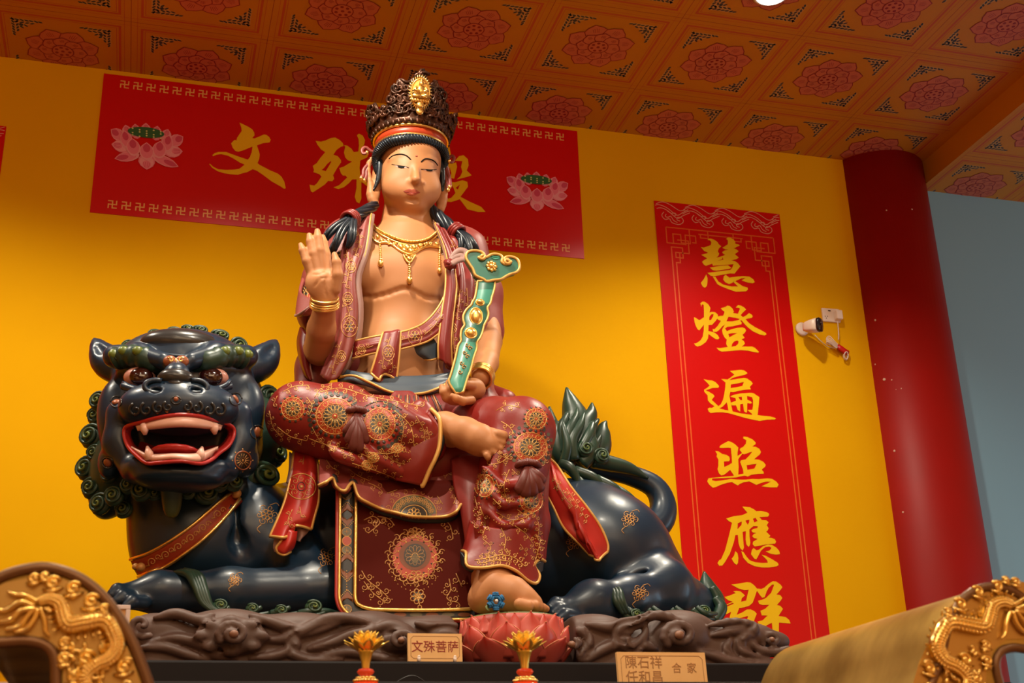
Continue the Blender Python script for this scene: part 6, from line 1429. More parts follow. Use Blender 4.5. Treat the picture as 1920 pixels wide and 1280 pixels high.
# ================================================================== SADDLE CLOTH ON THE LION
SD = thing('saddle_cloth', 'dark maroon saddle cloth with gold flower medallion hanging down the lion flank', 'saddle cloth', P(760, 1150, -1.6))
def sy(y): return -1.505-.075*((y-900)/260)**1.0
SB = [(630, 905), (629, 1000), (628, 1090), (629, 1125), (640, 1148), (662, 1160), (712, 1166), (800, 1167), (890, 1165)]
def inset(o, oy):
    return [(x+(o if i < 5 else o*.9 if i == 5 else 0), y-(oy if i > 5 else oy*.80 if i == 5 else oy*.5 if i == 4 else 0)) for i, (x, y) in enumerate(SB)]
def frame_rows(o0, o1, n=3): return [[(x, y, sy(y)) for x, y in inset(o0+(o1-o0)*k/(n-1), (o0+(o1-o0)*k/(n-1))*.62)] for k in range(n)]
rows = [[(x, yy, sy(yy)) for x in (632, 700, 780, 850, 896)] for yy in (900, 960, 1020, 1080, 1120)]+[[(648, 1155, sy(1155)), (700, 1162, sy(1162)), (780, 1163, sy(1162)), (850, 1162, sy(1162)), (896, 1160, sy(1160))]]
sc = sheet('panel', rows, 'saddle', SD, nu=24, nv=24, th=.02)
def strip(name, o0, o1, lift, m, tr=None):
    return sheet(name, [[(x, y, yy-lift) for x, y, yy in r] for r in frame_rows(o0, o1)], m, SD, nu=60, nv=4, th=.008)
strip('edge', 0, 9, .012, 'saddle_red'); strip('border', 8, 40, .008, 'saddle_blk')
b = MB()
for o, q in ((8, .0052), (38, .0060)): b.tube(crom([P(x, y, sy(y)-.014) for x, y in inset(o, o*.62)], 70), q, 8)
b.build('gold_line', 'gold', SD)
bt = bvh(bpy.data.objects['border']); R1 = Relief(bt)
for k, y in enumerate((918, 955, 975, 1046, 1075, 1120)):
    d = 1 if k % 2 == 0 else -1
    R1.fill([(640, y-9*d), (651, y+3*d), (662, y-9*d), (662, y-1*d), (651, y+12*d), (640, y-1*d)], 5, .5, 3)
    for s in range(5): R1.dot(640+s*2.4, y-1*d+s*2.6*d+4*d, 1.2, 3); R1.dot(662-s*2.4, y-1*d+s*2.6*d+4*d, 1.2, 3)
for y in (928, 997, 1031, 1142): R1.disc(650, y, 9, 8, 4, .5, 2); R1.ring(650, y, 9, 8, .7, 0, 20); R1.line([(650, y-5), (650, y+5)], .6, 0); R1.line([(645, y), (655, y)], .6, 0)
R1.disc(650, 1014, 8.5, 8.5, 1, .9, 2); R1.ring(650, 1014, 8.5, 8.5, .9, 3, 20); R1.flower(650, 1014, 6, 6, .7, 3)
for k in range(8): R1.dot(650, 1070+k*5, 1.1, 3)
for k in range(7): R1.disc(690+30*k, 1152, 12, 4, 4 if k % 2 else 5, .5, 2)
R1.build('border_pattern', G3+['brown_chev'], SD)
R1 = Relief(bvh(sc)); cx, cy = 778, 1045
R1.disc(cx, cy, 42, 42, 1, .2); R1.disc(cx, cy-4, 30, 28, 5, .5); R1.disc(cx, cy-4, 21, 22, 2, .8); R1.flower(cx, cy-4, 18, 12, .8, 0); R1.disc(cx, cy+2, 7, 9, 4, 1.0, 2); R1.ring(cx, cy, 6, 9, .8, 3); R1.flower(cx, cy, 8, 6, .8, 3)
for k in range(18):
    a = k*2*PI/18; R1.spiral(cx+42*math.cos(a), cy+42*math.sin(a), 8.5, a+.6, 1.2, 1.0, 0 if k % 3 else 3, 1 if math.cos(a) > 0 else -1)
    R1.spiral(cx+51*math.cos(a+.15), cy+50*math.sin(a+.15), 5.5, a, 1.1, .9, 0, -1 if math.cos(a) > 0 else 1); R1.dot(cx+33*math.cos(a), cy+33*math.sin(a), 2.0, 2 if k % 2 else 3)
R1.flower(cx+2, cy+36, 15, 7, 1.0, 0, PI/2, .7); R1.flower(cx, cy-46, 13, 7, 1.0, 0, -PI/2, .8)
R1.flower(cx+5, 1118, 14, 7, 1.0, 0); R1.disc(cx+5, 1118, 10, 9, 2, .4, 2); R1.flower(cx+5, 1118, 6, 5, .8, 3); R1.ring(cx+9, 1138, 3.5, 3.5, .9, 0, 12); R1.line([(cx+8, 1130), (cx+9, 1135)], .8, 0)
for k in range(13): a = .15*PI+k*.7*PI/12; R1.dot(cx+48*math.cos(a), 1058+52*math.sin(a)*.95, 1.1, 3)
for k in range(9): a = .2*PI+k*.6*PI/8; R1.dot(cx+34*math.cos(a), 1066+36*math.sin(a)*.9, 1.1, 3)
for pts in ([(682, 975), (700, 968), (712, 980), (690, 1000)], [(708, 968), (728, 972), (740, 985)], [(822, 975), (842, 982), (850, 1010)], [(678, 1070), (690, 1088), (712, 1105), (728, 1120)], [(682, 1090), (700, 1112), (724, 1130)], [(842, 1085), (845, 1105), (838, 1122), (860, 1130)], [(855, 1075), (866, 1100)]): R1.vine(pts, 8, .9, 0, 0, every=8)
R1.build('gilt_medallion', G3+['brown_chev'], SD)

# ================================================================== SCEPTRE
SP = thing('scepter', 'green and gold cloud headed ceremonial scepter held in the left hand', 'scepter', P(862, 735, -1.5))
def z2(x, y): return (520+x*.2812, 400+y*.2812)
def ypl(px, py): return -1.475+.00012*(730-py)+.0000*(px)
def sp(u, v): return P(u, v, ypl(u, v))
HD = [(1258,300),(1262,268),(1285,252),(1330,250),(1365,262),(1380,285),(1362,302),(1345,290),(1370,298),(1400,290),(1425,275),(1455,272),(1485,280),(1500,300),(1495,325),(1520,340),(1545,335),(1548,318),(1530,306),(1510,312),(1525,292),(1560,290),(1595,305),(1612,335),(1612,372),(1590,395),(1555,405),(1525,420),(1490,440),(1440,446),(1395,455),(1375,440),(1340,425),(1318,410),(1305,375),(1285,345)]
hd = [z2(*p) for p in HD]
b = MB(); b.prism([hd], sp, (0, .030, 0)); b.build('head', 'jade', SP, smooth=False)
b = MB(); b.tube([sp(*p)+np.array([0, -.002, 0]) for p in crom(hd, 110, True)], .0054, 8, closed=True)
hb = b.build('gold_rim', 'gold_paint', SP)
b = MB()
for s in (-1, 1):
    c = z2(1365, 292) if s < 0 else z2(1530, 322)
    b.tube([sp(c[0]+s*7*q*math.cos(a), c[1]+6*q*math.sin(a))+np.array([0, -.006, 0]) for a, q in [(k*.5, 1-k/16) for k in range(15)]], .006, 7)
b.build('gold_curl', 'gold_paint', SP)
b = MB(); c = sp(*z2(1427, 355))
for k in range(8): a = k*PI/4; b.ball(c+np.array([.015*math.cos(a), -.005, .015*math.sin(a)]), (.007, .005, .007), 0, 8, 5)
b.ball(c+np.array([0, -.007, 0]), (.010, .008, .010), 0, 10, 7); b.build('gold_flower', 'gold', SP)
b = MB()
for d in (0, 12): b.tube(crom([sp(*z2(1425, 282+d)), sp(*z2(1452, 292+d)), sp(*z2(1480, 286+d))], 8), .003, 6)
b.build('head_line', 'jade2', SP)
SHL = [(1335,450),(1330,490),(1318,560),(1300,590),(1292,612),(1262,640),(1240,680),(1240,715),(1248,745),(1228,775),(1222,820),(1225,850),(1205,880),(1190,950),(1172,1020),(1155,1080),(1143,1125),(1190,1200)]
SHR = [(1450,450),(1448,500),(1430,560),(1420,600),(1400,630),(1408,665),(1400,705),(1378,745),(1368,790),(1352,830),(1330,860),(1330,900),(1310,960),(1290,1040),(1268,1095),(1240,1190)]
shl = [z2(*p) for p in SHL]; shr = [z2(*p) for p in SHR]; out = crom(shl, 40); outr = crom(shr, 40)
def ypl2(px, py): return -1.492+.00026*(700-py)
def sq(u, v): return P(u, v, ypl2(u, v))
b = MB(); rows = [[(l[0]+(r[0]-l[0])*f, l[1]+(r[1]-l[1])*f) for f in np.linspace(0, 1, 9)] for l, r in zip(out, outr)]
G_ = np.array([[sq(*p)+np.array([0, -.006*math.sin(PI*i/8), 0]) for i, p in enumerate(r)] for r in rows])
vs = list(G_.reshape(-1, 3))+[p+np.array([0, .024, 0]) for p in G_.reshape(-1, 3)]; n = 360; fs = []; mi = []
for j in range(39):
    for i in range(8):
        a = j*9+i; fs.append((a, a+9, a+10, a+1)); fs.append((a+n, a+n+1, a+n+10, a+n+9))
ed = [i for i in range(9)]+[j*9+8 for j in range(1, 40)]+[39*9+i for i in range(7, -1, -1)]+[j*9 for j in range(38, 0, -1)]
for a, q in zip(ed, ed[1:]+ed[:1]): fs.append((a, q, q+n, a+n))
b.add(vs, fs)
for f in b.f:
    j = (f[0] % n)//9; mi.append(1 if 25 < j else (1 if 2 < j < 8 else 0))
b.m = mi
b.build('handle', ['jade', 'jade2'], SP)
b = MB(); b.tube([sq(*p)+np.array([0, -.001, 0]) for p in out+outr[::-1]], .0043, 7, closed=True); b.build('gold_rim', 'gold_paint', SP)
for (x, y), rx, ry in (((1322, 690), .020, .028), ((1287, 802), .018, .017), ((1348, 598), .013, .010)):
    b = MB(); c = sq(*z2(x, y))+np.array([0, -.006, 0]); b.ball(c, (rx, .014, ry), 0, 16, 10); b.tube([c+np.array([rx*1.12*math.cos(a), -.001, ry*1.12*math.sin(a)]) for a in np.linspace(0, 2*PI, 28, endpoint=False)], .0028, 6, closed=True); b.build('gold_stud', 'gold', SP)
b = MB()
for x, y, d in ((1262, 880, 1), (1280, 905, -1), (1245, 930, 1), (1262, 960, -1), (1225, 1000, 1), (1240, 1030, -1), (1215, 1060, 1)):
    c = z2(x, y); b.tube([sq(c[0]+4.5*q*math.cos(a), c[1]+4.5*q*math.sin(a))+np.array([0, -.008, 0]) for a, q in [(d*k*.55, 1-k/14) for k in range(13)]], .0016, 5)
b.build('gold_scroll', 'gold_dull', SP)
# ================================================================== CLOUD ROCK BASE, PLINTH
ZP = 1.956
PL = thing('altar_plinth', 'plain dark plinth under the cloud rock base', 'plinth', (0.9, -1.0, 0))
b = MB(); b.box(-1.3, 2.25, -1.92, -0.02, 0.0, ZP); b.build('block', 'plinth', PL, smooth=False, bevel=.006)
b = MB(); b.box(-1.3, 2.25, -2.42, -1.925, 0.0, 1.845); b.build('lower_ledge', 'plinth', PL, smooth=False, bevel=.006)
b = MB(); b.box(-1.3, 2.25, -2.62, -2.425, 0.0, 1.50); b.build('front_ledge', 'plinth', PL, smooth=False, bevel=.006)
RK = thing('cloud_base', 'carved brown cloud rock base under the lion', 'base', (0.9, -1.3, ZP))
S = Sdf()
def slab(x0, x1, y0, y1, z0, z1, r=.05, k=.03):
    c = np.array([(x0+x1)/2, (y0+y1)/2, (z0+z1)/2], np.float32); h = np.array([(x1-x0)/2-r, (y1-y0)/2-r, (z1-z0)/2-r], np.float32)
    def f(q):
        d = np.abs(q-c)-h; return np.sqrt((np.maximum(d, 0)**2).sum(-1))+np.minimum(d.max(-1), 0)-r
    S._add(f, (x0, y0, z0), (x1, y1, z1), k, '+')
xl = P(232, 1190, -1.8)[0]; xr = P(1455, 1200, -1.7)[0]
slab(xl+.03, xr-.10, -1.772, -.62, ZP-.06, 2.078, .05); slab(xl+.03, xr-.3, -1.745, -.62, ZP-.04, 2.098, .04)
for x, y, w, h in ((300, 1180, 60, 26), (430, 1172, 70, 30), (560, 1180, 70, 30), (690, 1176, 70, 30), (820, 1182, 70, 26), (1110, 1178, 60, 26), (1270, 1180, 75, 36), (1390, 1196, 70, 30)): S.E(x, y, -1.70, w, 46, h, 24)
S.E(875, 1172, -1.50, 60, 26, 22, 14)
def ridge(pts, r, y=-1.775, k=5, n=18):
    # a swept cloud band: crisp crest with a hollow under it
    S.C([(px, py, y, r*(1 if 0 < i < len(pts)-1 else .5)) for i, (px, py) in enumerate(pts)], k, n=n)
    S.C([(px, py-r*1.55, y-.016, r*.55) for px, py in pts[:]], 2.5, '-', n=n)
    S.C([(px, py+r*1.5, y-.018, r*.5) for px, py in pts[:]], 2.5, '-', n=n)
def spir(cx, cy, R, d, a0, turns, r, y, asp=.8):
    pts = []
    for i in range(int(12*turns)+1):
        t = i/(12*turns); a = a0+d*2*PI*turns*t; q = R*(1-t)**.9+r*.3; pts.append((cx+q*math.cos(a), cy+asp*q*math.sin(a), y-.02*t, r*(1-.25*t)))
    S.C(pts, 2)
    S.C([(x, y_, yy-.016, r*.42) for x, y_, yy, r in [(cx+(R*(1-t)**.9+r*1.35)*math.cos(a0+d*2*PI*turns*t), cy+asp*(R*(1-t)**.9+r*1.35)*math.sin(a0+d*2*PI*turns*t), y-.012, r) for t in np.linspace(0, .9, 22)]], 2, '-')
# scalloped cloud heads
S.E(433, 1192, -1.78, 66, 20, 36, 8); S.E(1276, 1190, -1.76, 56, 24, 36, 8); S.E(748, 1200, -1.78, 34, 18, 26, 8); S.E(1445, 1202, -1.70, 38, 22, 20, 8); S.E(1070, 1208, -1.78, 26, 18, 18, 6)
for a in range(8): S.E(433+56*math.cos(a*PI/4), 1192+28*math.sin(a*PI/4), -1.79, 17, 12, 12, 5)
spir(437, 1188, 26, 1, 2.6, 1.5, 8.5, -1.825); spir(1274, 1190, 28, 1, 2.4, 1.6, 9, -1.815); spir(752, 1200, 20, -1, .4, 1.3, 7, -1.82); spir(1447, 1200, 17, 1, 2.6, 1.2, 6, -1.76); spir(1072, 1208, 15, 1, 2.6, 1.2, 6, -1.82)
S.C([(1230+r_*math.cos(a)*1.25, 1192+r_*math.sin(a)*.85, -1.785, 9) for a, r_ in [(2.2+k*.33, 44+2*math.sin(k)) for k in range(12)]], 5)
spir(266, 1172, 24, 1, 1.0, 1.0, 7, -1.80, .9)
for pts, r in (([(290,1158),(330,1150),(375,1162),(400,1152)], 9), ([(284,1204),(330,1196),(372,1206),(400,1226),(440,1234)], 9), ([(262,1214),(310,1214),(350,1226),(390,1238)], 8), ([(470,1154),(520,1170),(560,1184),(600,1176),(640,1164)], 10),
               ([(500,1200),(540,1196),(575,1178),(610,1160),(650,1158),(690,1166)], 9), ([(470,1234),(520,1228),(552,1212),(556,1200)], 8), ([(552,1200),(544,1214),(552,1228),(590,1238),(640,1236)], 8), ([(580,1216),(620,1206),(655,1190),(690,1184),(700,1174)], 9),
               ([(600,1230),(650,1222),(690,1228),(740,1238),(790,1236)], 8), ([(700,1180),(730,1172),(762,1180),(780,1196)], 9), ([(780,1168),(820,1176),(868,1172)], 9), ([(800,1196),(840,1188),(872,1200)], 9), ([(860,1222),(880,1214),(905,1220),(910,1232),(880,1238),(866,1232)], 6), ([(880,1240),(940,1234),(1000,1240),(1060,1232),(1100,1238)], 8),
               ([(1050,1180),(1090,1184),(1104,1204),(1090,1226),(1050,1232)], 8), ([(1100,1238),(1130,1218),(1160,1206),(1200,1208),(1230,1216)], 9), ([(1100,1170),(1140,1176),(1170,1168),(1210,1158)], 9), ([(1156,1206),(1154,1188),(1170,1176),(1200,1170),(1216,1160)], 7), ([(1160,1210),(1180,1214),(1206,1196),(1212,1176)], 7),
               ([(1330,1172),(1370,1166),(1410,1172),(1412,1184),(1390,1196),(1388,1212),(1400,1226),(1440,1236)], 8), ([(1336,1190),(1370,1184),(1396,1180)], 7), ([(1370,1200),(1362,1216),(1374,1234),(1400,1244)], 7), ([(1310,1222),(1340,1230),(1370,1240),(1430,1246),(1470,1236)], 8), ([(1410,1206),(1430,1220),(1462,1222),(1480,1214)], 7)):
    ridge(pts, r)
_lc = P(960, 1180, -1.72); S.cap((_lc[0], _lc[1], ZP-.1), (_lc[0], _lc[1], 2.30), .188, .188, .01, '-')
slab(xl-.2, xr+.4, -2.2, -.4, ZP-.4, ZP+.0005, .001, .004); S.p[-1] = (*S.p[-1][:4], '-')
rock = S.build('rock', .0052, 'rock', RK)
b = MB()
for x, y, r in ((438, 1188, 8), (1274, 1190, 9), (1447, 1199, 6), (752, 1200, 6), (1072, 1208, 7)): b.ball(P(x, y, -1.845 if x < 1400 else -1.78), (r*.0017, .010, r*.0015), 0, 12, 8)
for i, o in enumerate([(438, 1188, 8), (1274, 1190, 9), (1447, 1199, 6), (752, 1200, 6), (1072, 1208, 7)]):
    b = MB(); x, y, r = o; b.ball(P(x, y, -1.845 if x < 1400 else -1.78), (r*.0017, .012, r*.0015), 0, 12, 8); b.build('spiral_heart', 'rock_hi', RK)

# ================================================================== LOTUS FOOTREST
LC = np.array(P(960, 1180, -1.72)); LZ0, LZ1 = 1.9568, 2.106
LF = thing('lotus_footrest', 'round pink lotus flower footrest with red tipped petals under the bare foot', 'lotus stand', (LC[0], LC[1], LZ0))
def lr(z): t = (z-LZ0)/(LZ1-LZ0); return .118+.048*math.sin(min(1, max(0, t*1.25+.12))*PI*.62)-.012*max(0, t-.7)
b = MB(); b.lathe((LC[0], LC[1], 0), [(lr(z)-.012, z) for z in np.linspace(LZ0, LZ1-.004, 10)], 40); b.build('core', 'lotus_pink', LF)
b = MB(); b.lathe((LC[0], LC[1], 0), [(.137, LZ1-.010), (.141, LZ1-.003), (.137, LZ1+.001)], 44); b.build('seed_disc', 'lotus_green', LF)
PK = np.array((.56, .10, .075)); RD = np.array((.54, .020, .010))
def lotus_petal(a0, w, z0, z1, lift, out):
    b = MB(); b.c = []; nu, nv = 13, 12; vs = []; cols = []
    for j in range(nv):
        v = j/(nv-1); z = z0+(z1-z0)*v
        half = w*(.82+.26*math.sin(PI*min(1, v*1.1)))*(max(0, 1-(max(0, v-.30)/.70)**2.2)**.62*.96+.04)
        for i in range(nu):
            u = -1+2*i/(nu-1); a = a0+half*u
            r = lr(z)+lift*(.3+.7*v)+out*v*v-.018*u*u*(.4+.6*(1-v))+.004
            zz = z-.004*u*u*v; vs.append((LC[0]+r*math.sin(a), LC[1]-r*math.cos(a), zz))
            s = max(0, 1-abs(u)*1.5)*max(0, min(1, (v-.35)*1.9)); s *= .75+.25*math.cos(u*22); cols.append(PK*(1-s)+RD*s)
    fs = [(j*nu+i, j*nu+i+1, (j+1)*nu+i+1, (j+1)*nu+i) for j in range(nv-1) for i in range(nu-1)]
    b.c = [tuple(c) for c in cols]; b.add(vs, fs)
    o = b.build('petal', 'paint', LF); s = o.modifiers.new('thickness', 'SOLIDIFY'); s.thickness = .006; s.offset = -1
    edge = [vs[j*nu] for j in range(3, nv)]+[vs[(nv-1)*nu+i] for i in range(1, nu)]+[vs[j*nu+nu-1] for j in range(nv-2, 2, -1)]
    b = MB(); b.tube(edge, .0022, 5); b.build('petal_rim', 'lotus_rim', o)
for row, (n, w, z0, z1, lift, out, ph) in enumerate(((10, .27, 2.02, 2.106, -.012, .003, .1), (10, .17, 2.05, 2.102, -.017, .002, .41), (9, .33, 1.975, 2.074, .000, .008, .33), (9, .35, 1.960, 2.034, .008, .012, -.02))):
    for k in range(n):
        a = ph+2*PI*k/n; a = (a+PI) % (2*PI)-PI
        if abs(a) < 2.2: lotus_petal(a, w, z0, z1, lift, out)
# crocheted blue flower lying at the foot
fc = np.array(P(929, 1126, -1.845)); fc[2] = LZ1+.030
FL_ = thing('crochet_flower', 'small blue crocheted yarn flower lying beside the bare foot on the lotus', 'yarn flower', (fc[0], fc[1], LZ1))
for k in range(6):
    a = PI/2+k*PI/3
    b = MB(); d = np.array([math.cos(a), -.15, math.sin(a)])
    for q, r in ((.012, .0072), (.019, .0066), (.024, .0045)):
        w = np.array([-math.sin(a), 0, math.cos(a)])
        b.tube([fc+d*q+.0075*(math.cos(t)*w+math.sin(t)*np.array([0, -1, 0])*.9) for t in np.linspace(0, 2*PI, 10, endpoint=False)], r*.55, 6, closed=True)
    b.ball(fc+d*.016, (.009, .006, .009), 0, 8, 6); b.build('petal', 'yarn', FL_)
b = MB(); b.ball(fc+np.array([0, -.012, 0]), .0052, 0, 10, 7); b.build('bead', 'metalw', FL_)
b = MB(); b.tube(crom([fc+np.array([-.018, .004, -.006]), fc+np.array([-.026, 0, -.018]), fc+np.array([-.020, -.004, -.028])], 8), [.002, .004, .005, .006, .006, .005, .004, .001], 7, flat=.4); b.build('leaf', 'lotus_green', FL_)

# ================================================================== NAME PLAQUES
def text_part(parent, body, size, org, ux, uy, n, matn, depth=.0006, name='lettering'):
    c = bpy.data.curves.new('lettering', 'FONT'); c.body = body; c.size = size; c.align_x = 'CENTER'; c.align_y = 'CENTER'; c.extrude = depth
    o = bpy.data.objects.new('t', c); COL.objects.link(o)
    bpy.context.view_layer.update()
    me = bpy.data.meshes.new_from_object(o.evaluated_get(bpy.context.evaluated_depsgraph_get())); bpy.data.objects.remove(o)
    v = np.array([tuple(x.co) for x in me.vertices])
    w = org+v[:, :1]*ux+v[:, 1:2]*uy+v[:, 2:3]*n
    for x, q in zip(me.vertices, w): x.co = V(q)
    me.materials.clear(); me.materials.append(M[matn]); me.update()
    m = bpy.data.objects.new(name, me); link(m, parent); return m
UX = np.array([1.0, 0, 0])
def plaque(label, px0, px1, py0, pyb, y, zb, tilt, inset_, lines, peg, ink, size, zpeg):
    a = P(px0, py0, y); c = P(px1, py0, y); d = P((px0+px1)/2, pyb, y); w = c[0]-a[0]; zt = (a[2]+c[2])/2; h = (zt-zb)
    cx = (a[0]+c[0])/2; uy = np.array([0, math.sin(tilt), math.cos(tilt)]); n = np.cross(UX, uy); org = np.array([cx, y, zb+h/2])
    t = thing('name_plaque', label, 'plaque', (cx, y, zpeg))
    f = lambda u, v: org+u*UX+v*uy
    b = MB(); b.prism([[(-w/2, -h/2), (w/2, -h/2), (w/2, h/2), (-w/2, h/2)]], f, -n*.012); b.build('board', 'wood', t, smooth=False, bevel=.0012)
    b = MB(); i = inset_; r = i*.9
    k = [(-w/2+i, -h/2+i+r), (-w/2+i+r, -h/2+i), (w/2-i-r, -h/2+i), (w/2-i, -h/2+i+r), (w/2-i, h/2-i-r), (w/2-i-r, h/2-i), (-w/2+i+r, h/2-i), (-w/2+i, h/2-i-r)]
    k = [tuple(q) for q in k]
    ribbon2(b, k, .0016, lambda u, v: f(u, v)+n*.0006, 0, True); b.build('groove_border', 'wood_cut', t, smooth=False)
    for txt, u, v, s in lines: text_part(t, txt, s, f(u*w, v*h)+n*.0006, UX, uy, n, ink)
    for u in peg:
        b = MB(); p = f(u*w, -h/2); b.tube([p+n*.014+np.array([0, 0, .010]), p+n*.012+np.array([0, 0, -.0005]), (p[0], p[1]-.010, zpeg)], [.0042, .0048, .0048], 10); b.ball(p+n*.014+np.array([0, 0, .010]), .0045, 0, 8, 6); b.build('peg', 'plastic', t)
    return t
plaque('small light wooden plaque with four red characters standing below the saddle cloth', 765, 866, 1187, 1238, -1.885, ZP+.004, .06, .008, [('\u6587\u6b8a\u83e9\u8428', .0, .0, .034)], (-.32, .34), 'wood_red', .03, ZP+.0053)
plaque('larger pale wooden plaque carved with two rows of characters at the right', 1157, 1322, 1222, 1290, -2.10, 1.8552, .06, .010, [('\u9673\u77f3\u7965', -.21, .22, .037), ('\u4efb\u548c\u660c', -.21, -.16, .037), ('\u5408', .16, .08, .030), ('\u5bb6', .33, .08, .030)], (-.47, .50), 'wood_cut', .03, 1.8505)

# ================================================================== LOTUS LAMPS
def lotus_lamp(px, label):
    y = -2.52; c = np.array(P(px, 1228, y)); m = mpp(c)*1.05
    t = thing('lotus_lamp', label, 'altar lamp', (c[0], y, 1.50), 'golden lotus lamps before the plinth')
    base = c.copy()
    for tier, (n, tilt, L, wd, z0) in enumerate(((9, 1.35, 40, 11, 4), (10, .95, 42, 11, 6), (9, .60, 42, 10, 8), (6, .25, 38, 9, 9))):
        for k in range(n):
            a = 2*PI*k/n+tier*.35; b = MB(); nu, nv = 5, 7; vs = []
            rad = np.array([math.sin(a), -math.cos(a), 0]); tan = np.array([math.cos(a), math.sin(a), 0])
            for j in range(nv):
                v = j/(nv-1); th = tilt*(1.0-.35*v) if tier else tilt*(1+.1*v)
                s = L*m*v; up = math.cos(tilt*.9)*s+ (8*m*v*v if tier == 0 else 0); ou = math.sin(tilt*.9)*s*(1-.12*v*(tier > 0))
                hw = wd*m*math.sin(PI*(v*.86+.10))**.8*(1 if v < .98 else .15)
                for i in range(nu):
                    u = -1+2*i/(nu-1); vs.append(base+np.array([0, 0, z0*m*.6+up])+rad*(ou+4*m-.35*hw*abs(u)*0+.30*hw*u*u*-1)+tan*hw*u)
            fs = [(j*nu+i, j*nu+i+1, (j+1)*nu+i+1, (j+1)*nu+i) for j in range(nv-1) for i in range(nu-1)]
            b.add(vs, fs); o = b.build('petal', 'glow', t); s = o.modifiers.new('thickness', 'SOLIDIFY'); s.thickness = .0012
    def prof(pts, name, mt, seg=20): b = MB(); b.lathe((c[0], c[1], c[2]), [(r*m, z*m) for r, z in pts], seg); return b.build(name, mt, t)
    prof([(6.5, -25), (7, -22), (8, -14), (10.5, -4), (13, 4), (16, 9), (9, 11)], 'stem', 'glow')
    prof([(8, -36), (13, -33), (15.5, -29), (13, -25), (7, -23)], 'red_bead', 'lamp_red')
    b = MB()
    for r, z, n in ((15, -40, 16), (20, -45, 22)):
        for k in range(n): a = 2*PI*k/n; b.ball(c+np.array([r*math.cos(a), r*math.sin(a), z])*m, 3.4*m, 0, 7, 5)
    b.lathe((c[0], c[1], c[2]), [(13*m, -48*m), (19*m, -46*m), (14*m, -38*m), (8*m, -36*m)], 18); b.build('bead_border', 'gilt', t)
    prof([(14, -118), (26, -106), (33, -86), (34, -72), (30, -56), (20, -47)], 'red_globe', 'lamp_red', 28)
    b = MB(); b.lathe((c[0], c[1], 0), [(.042, 1.5006), (.044, 1.512), (.030, 1.525), (.014, 1.54), (.012, c[2]-118*m), (14*m, c[2]-116*m)], 24); b.build('foot', 'gilt', t)
lotus_lamp(686, 'golden lotus lamp with red globe left of the small wooden plaque')
lotus_lamp(983, 'golden lotus lamp with red globe in front of the pink lotus footrest')

# ================================================================== GOLD CENSER WITH SCROLLED ENDS
YC0, YC1 = -3.40, -2.66
CS = thing('censer', 'large gold rectangular incense censer with scrolled dragon ends in the foreground', 'censer', (0.75, -3.0, 0))
OUTL = [(-60, 1118), (-40, 1104), (-14, 1090), (14, 1077), (45, 1068), (80, 1064), (112, 1069), (145, 1082), (175, 1102), (203, 1130), (227, 1164), (247, 1202), (265, 1246), (280, 1288), (296, 1345)]
INNL = [(118, 1345), (106, 1290), (105, 1250), (101, 1228), (90, 1213), (70, 1204), (40, 1201), (0, 1204), (-30, 1200), (-56, 1180), (-66, 1150)]
OUTR = [(1722, 1345), (1746, 1280), (1757, 1252), (1766, 1221), (1774, 1184), (1786, 1152), (1804, 1124), (1832, 1105), (1865, 1100), (1899, 1109), (1925, 1127), (1948, 1150), (1962, 1180)]
INNR = [(1950, 1208), (1925, 1216), (1899, 1214), (1878, 1220), (1867, 1237), (1868, 1260), (1874, 1285), (1885, 1345)]
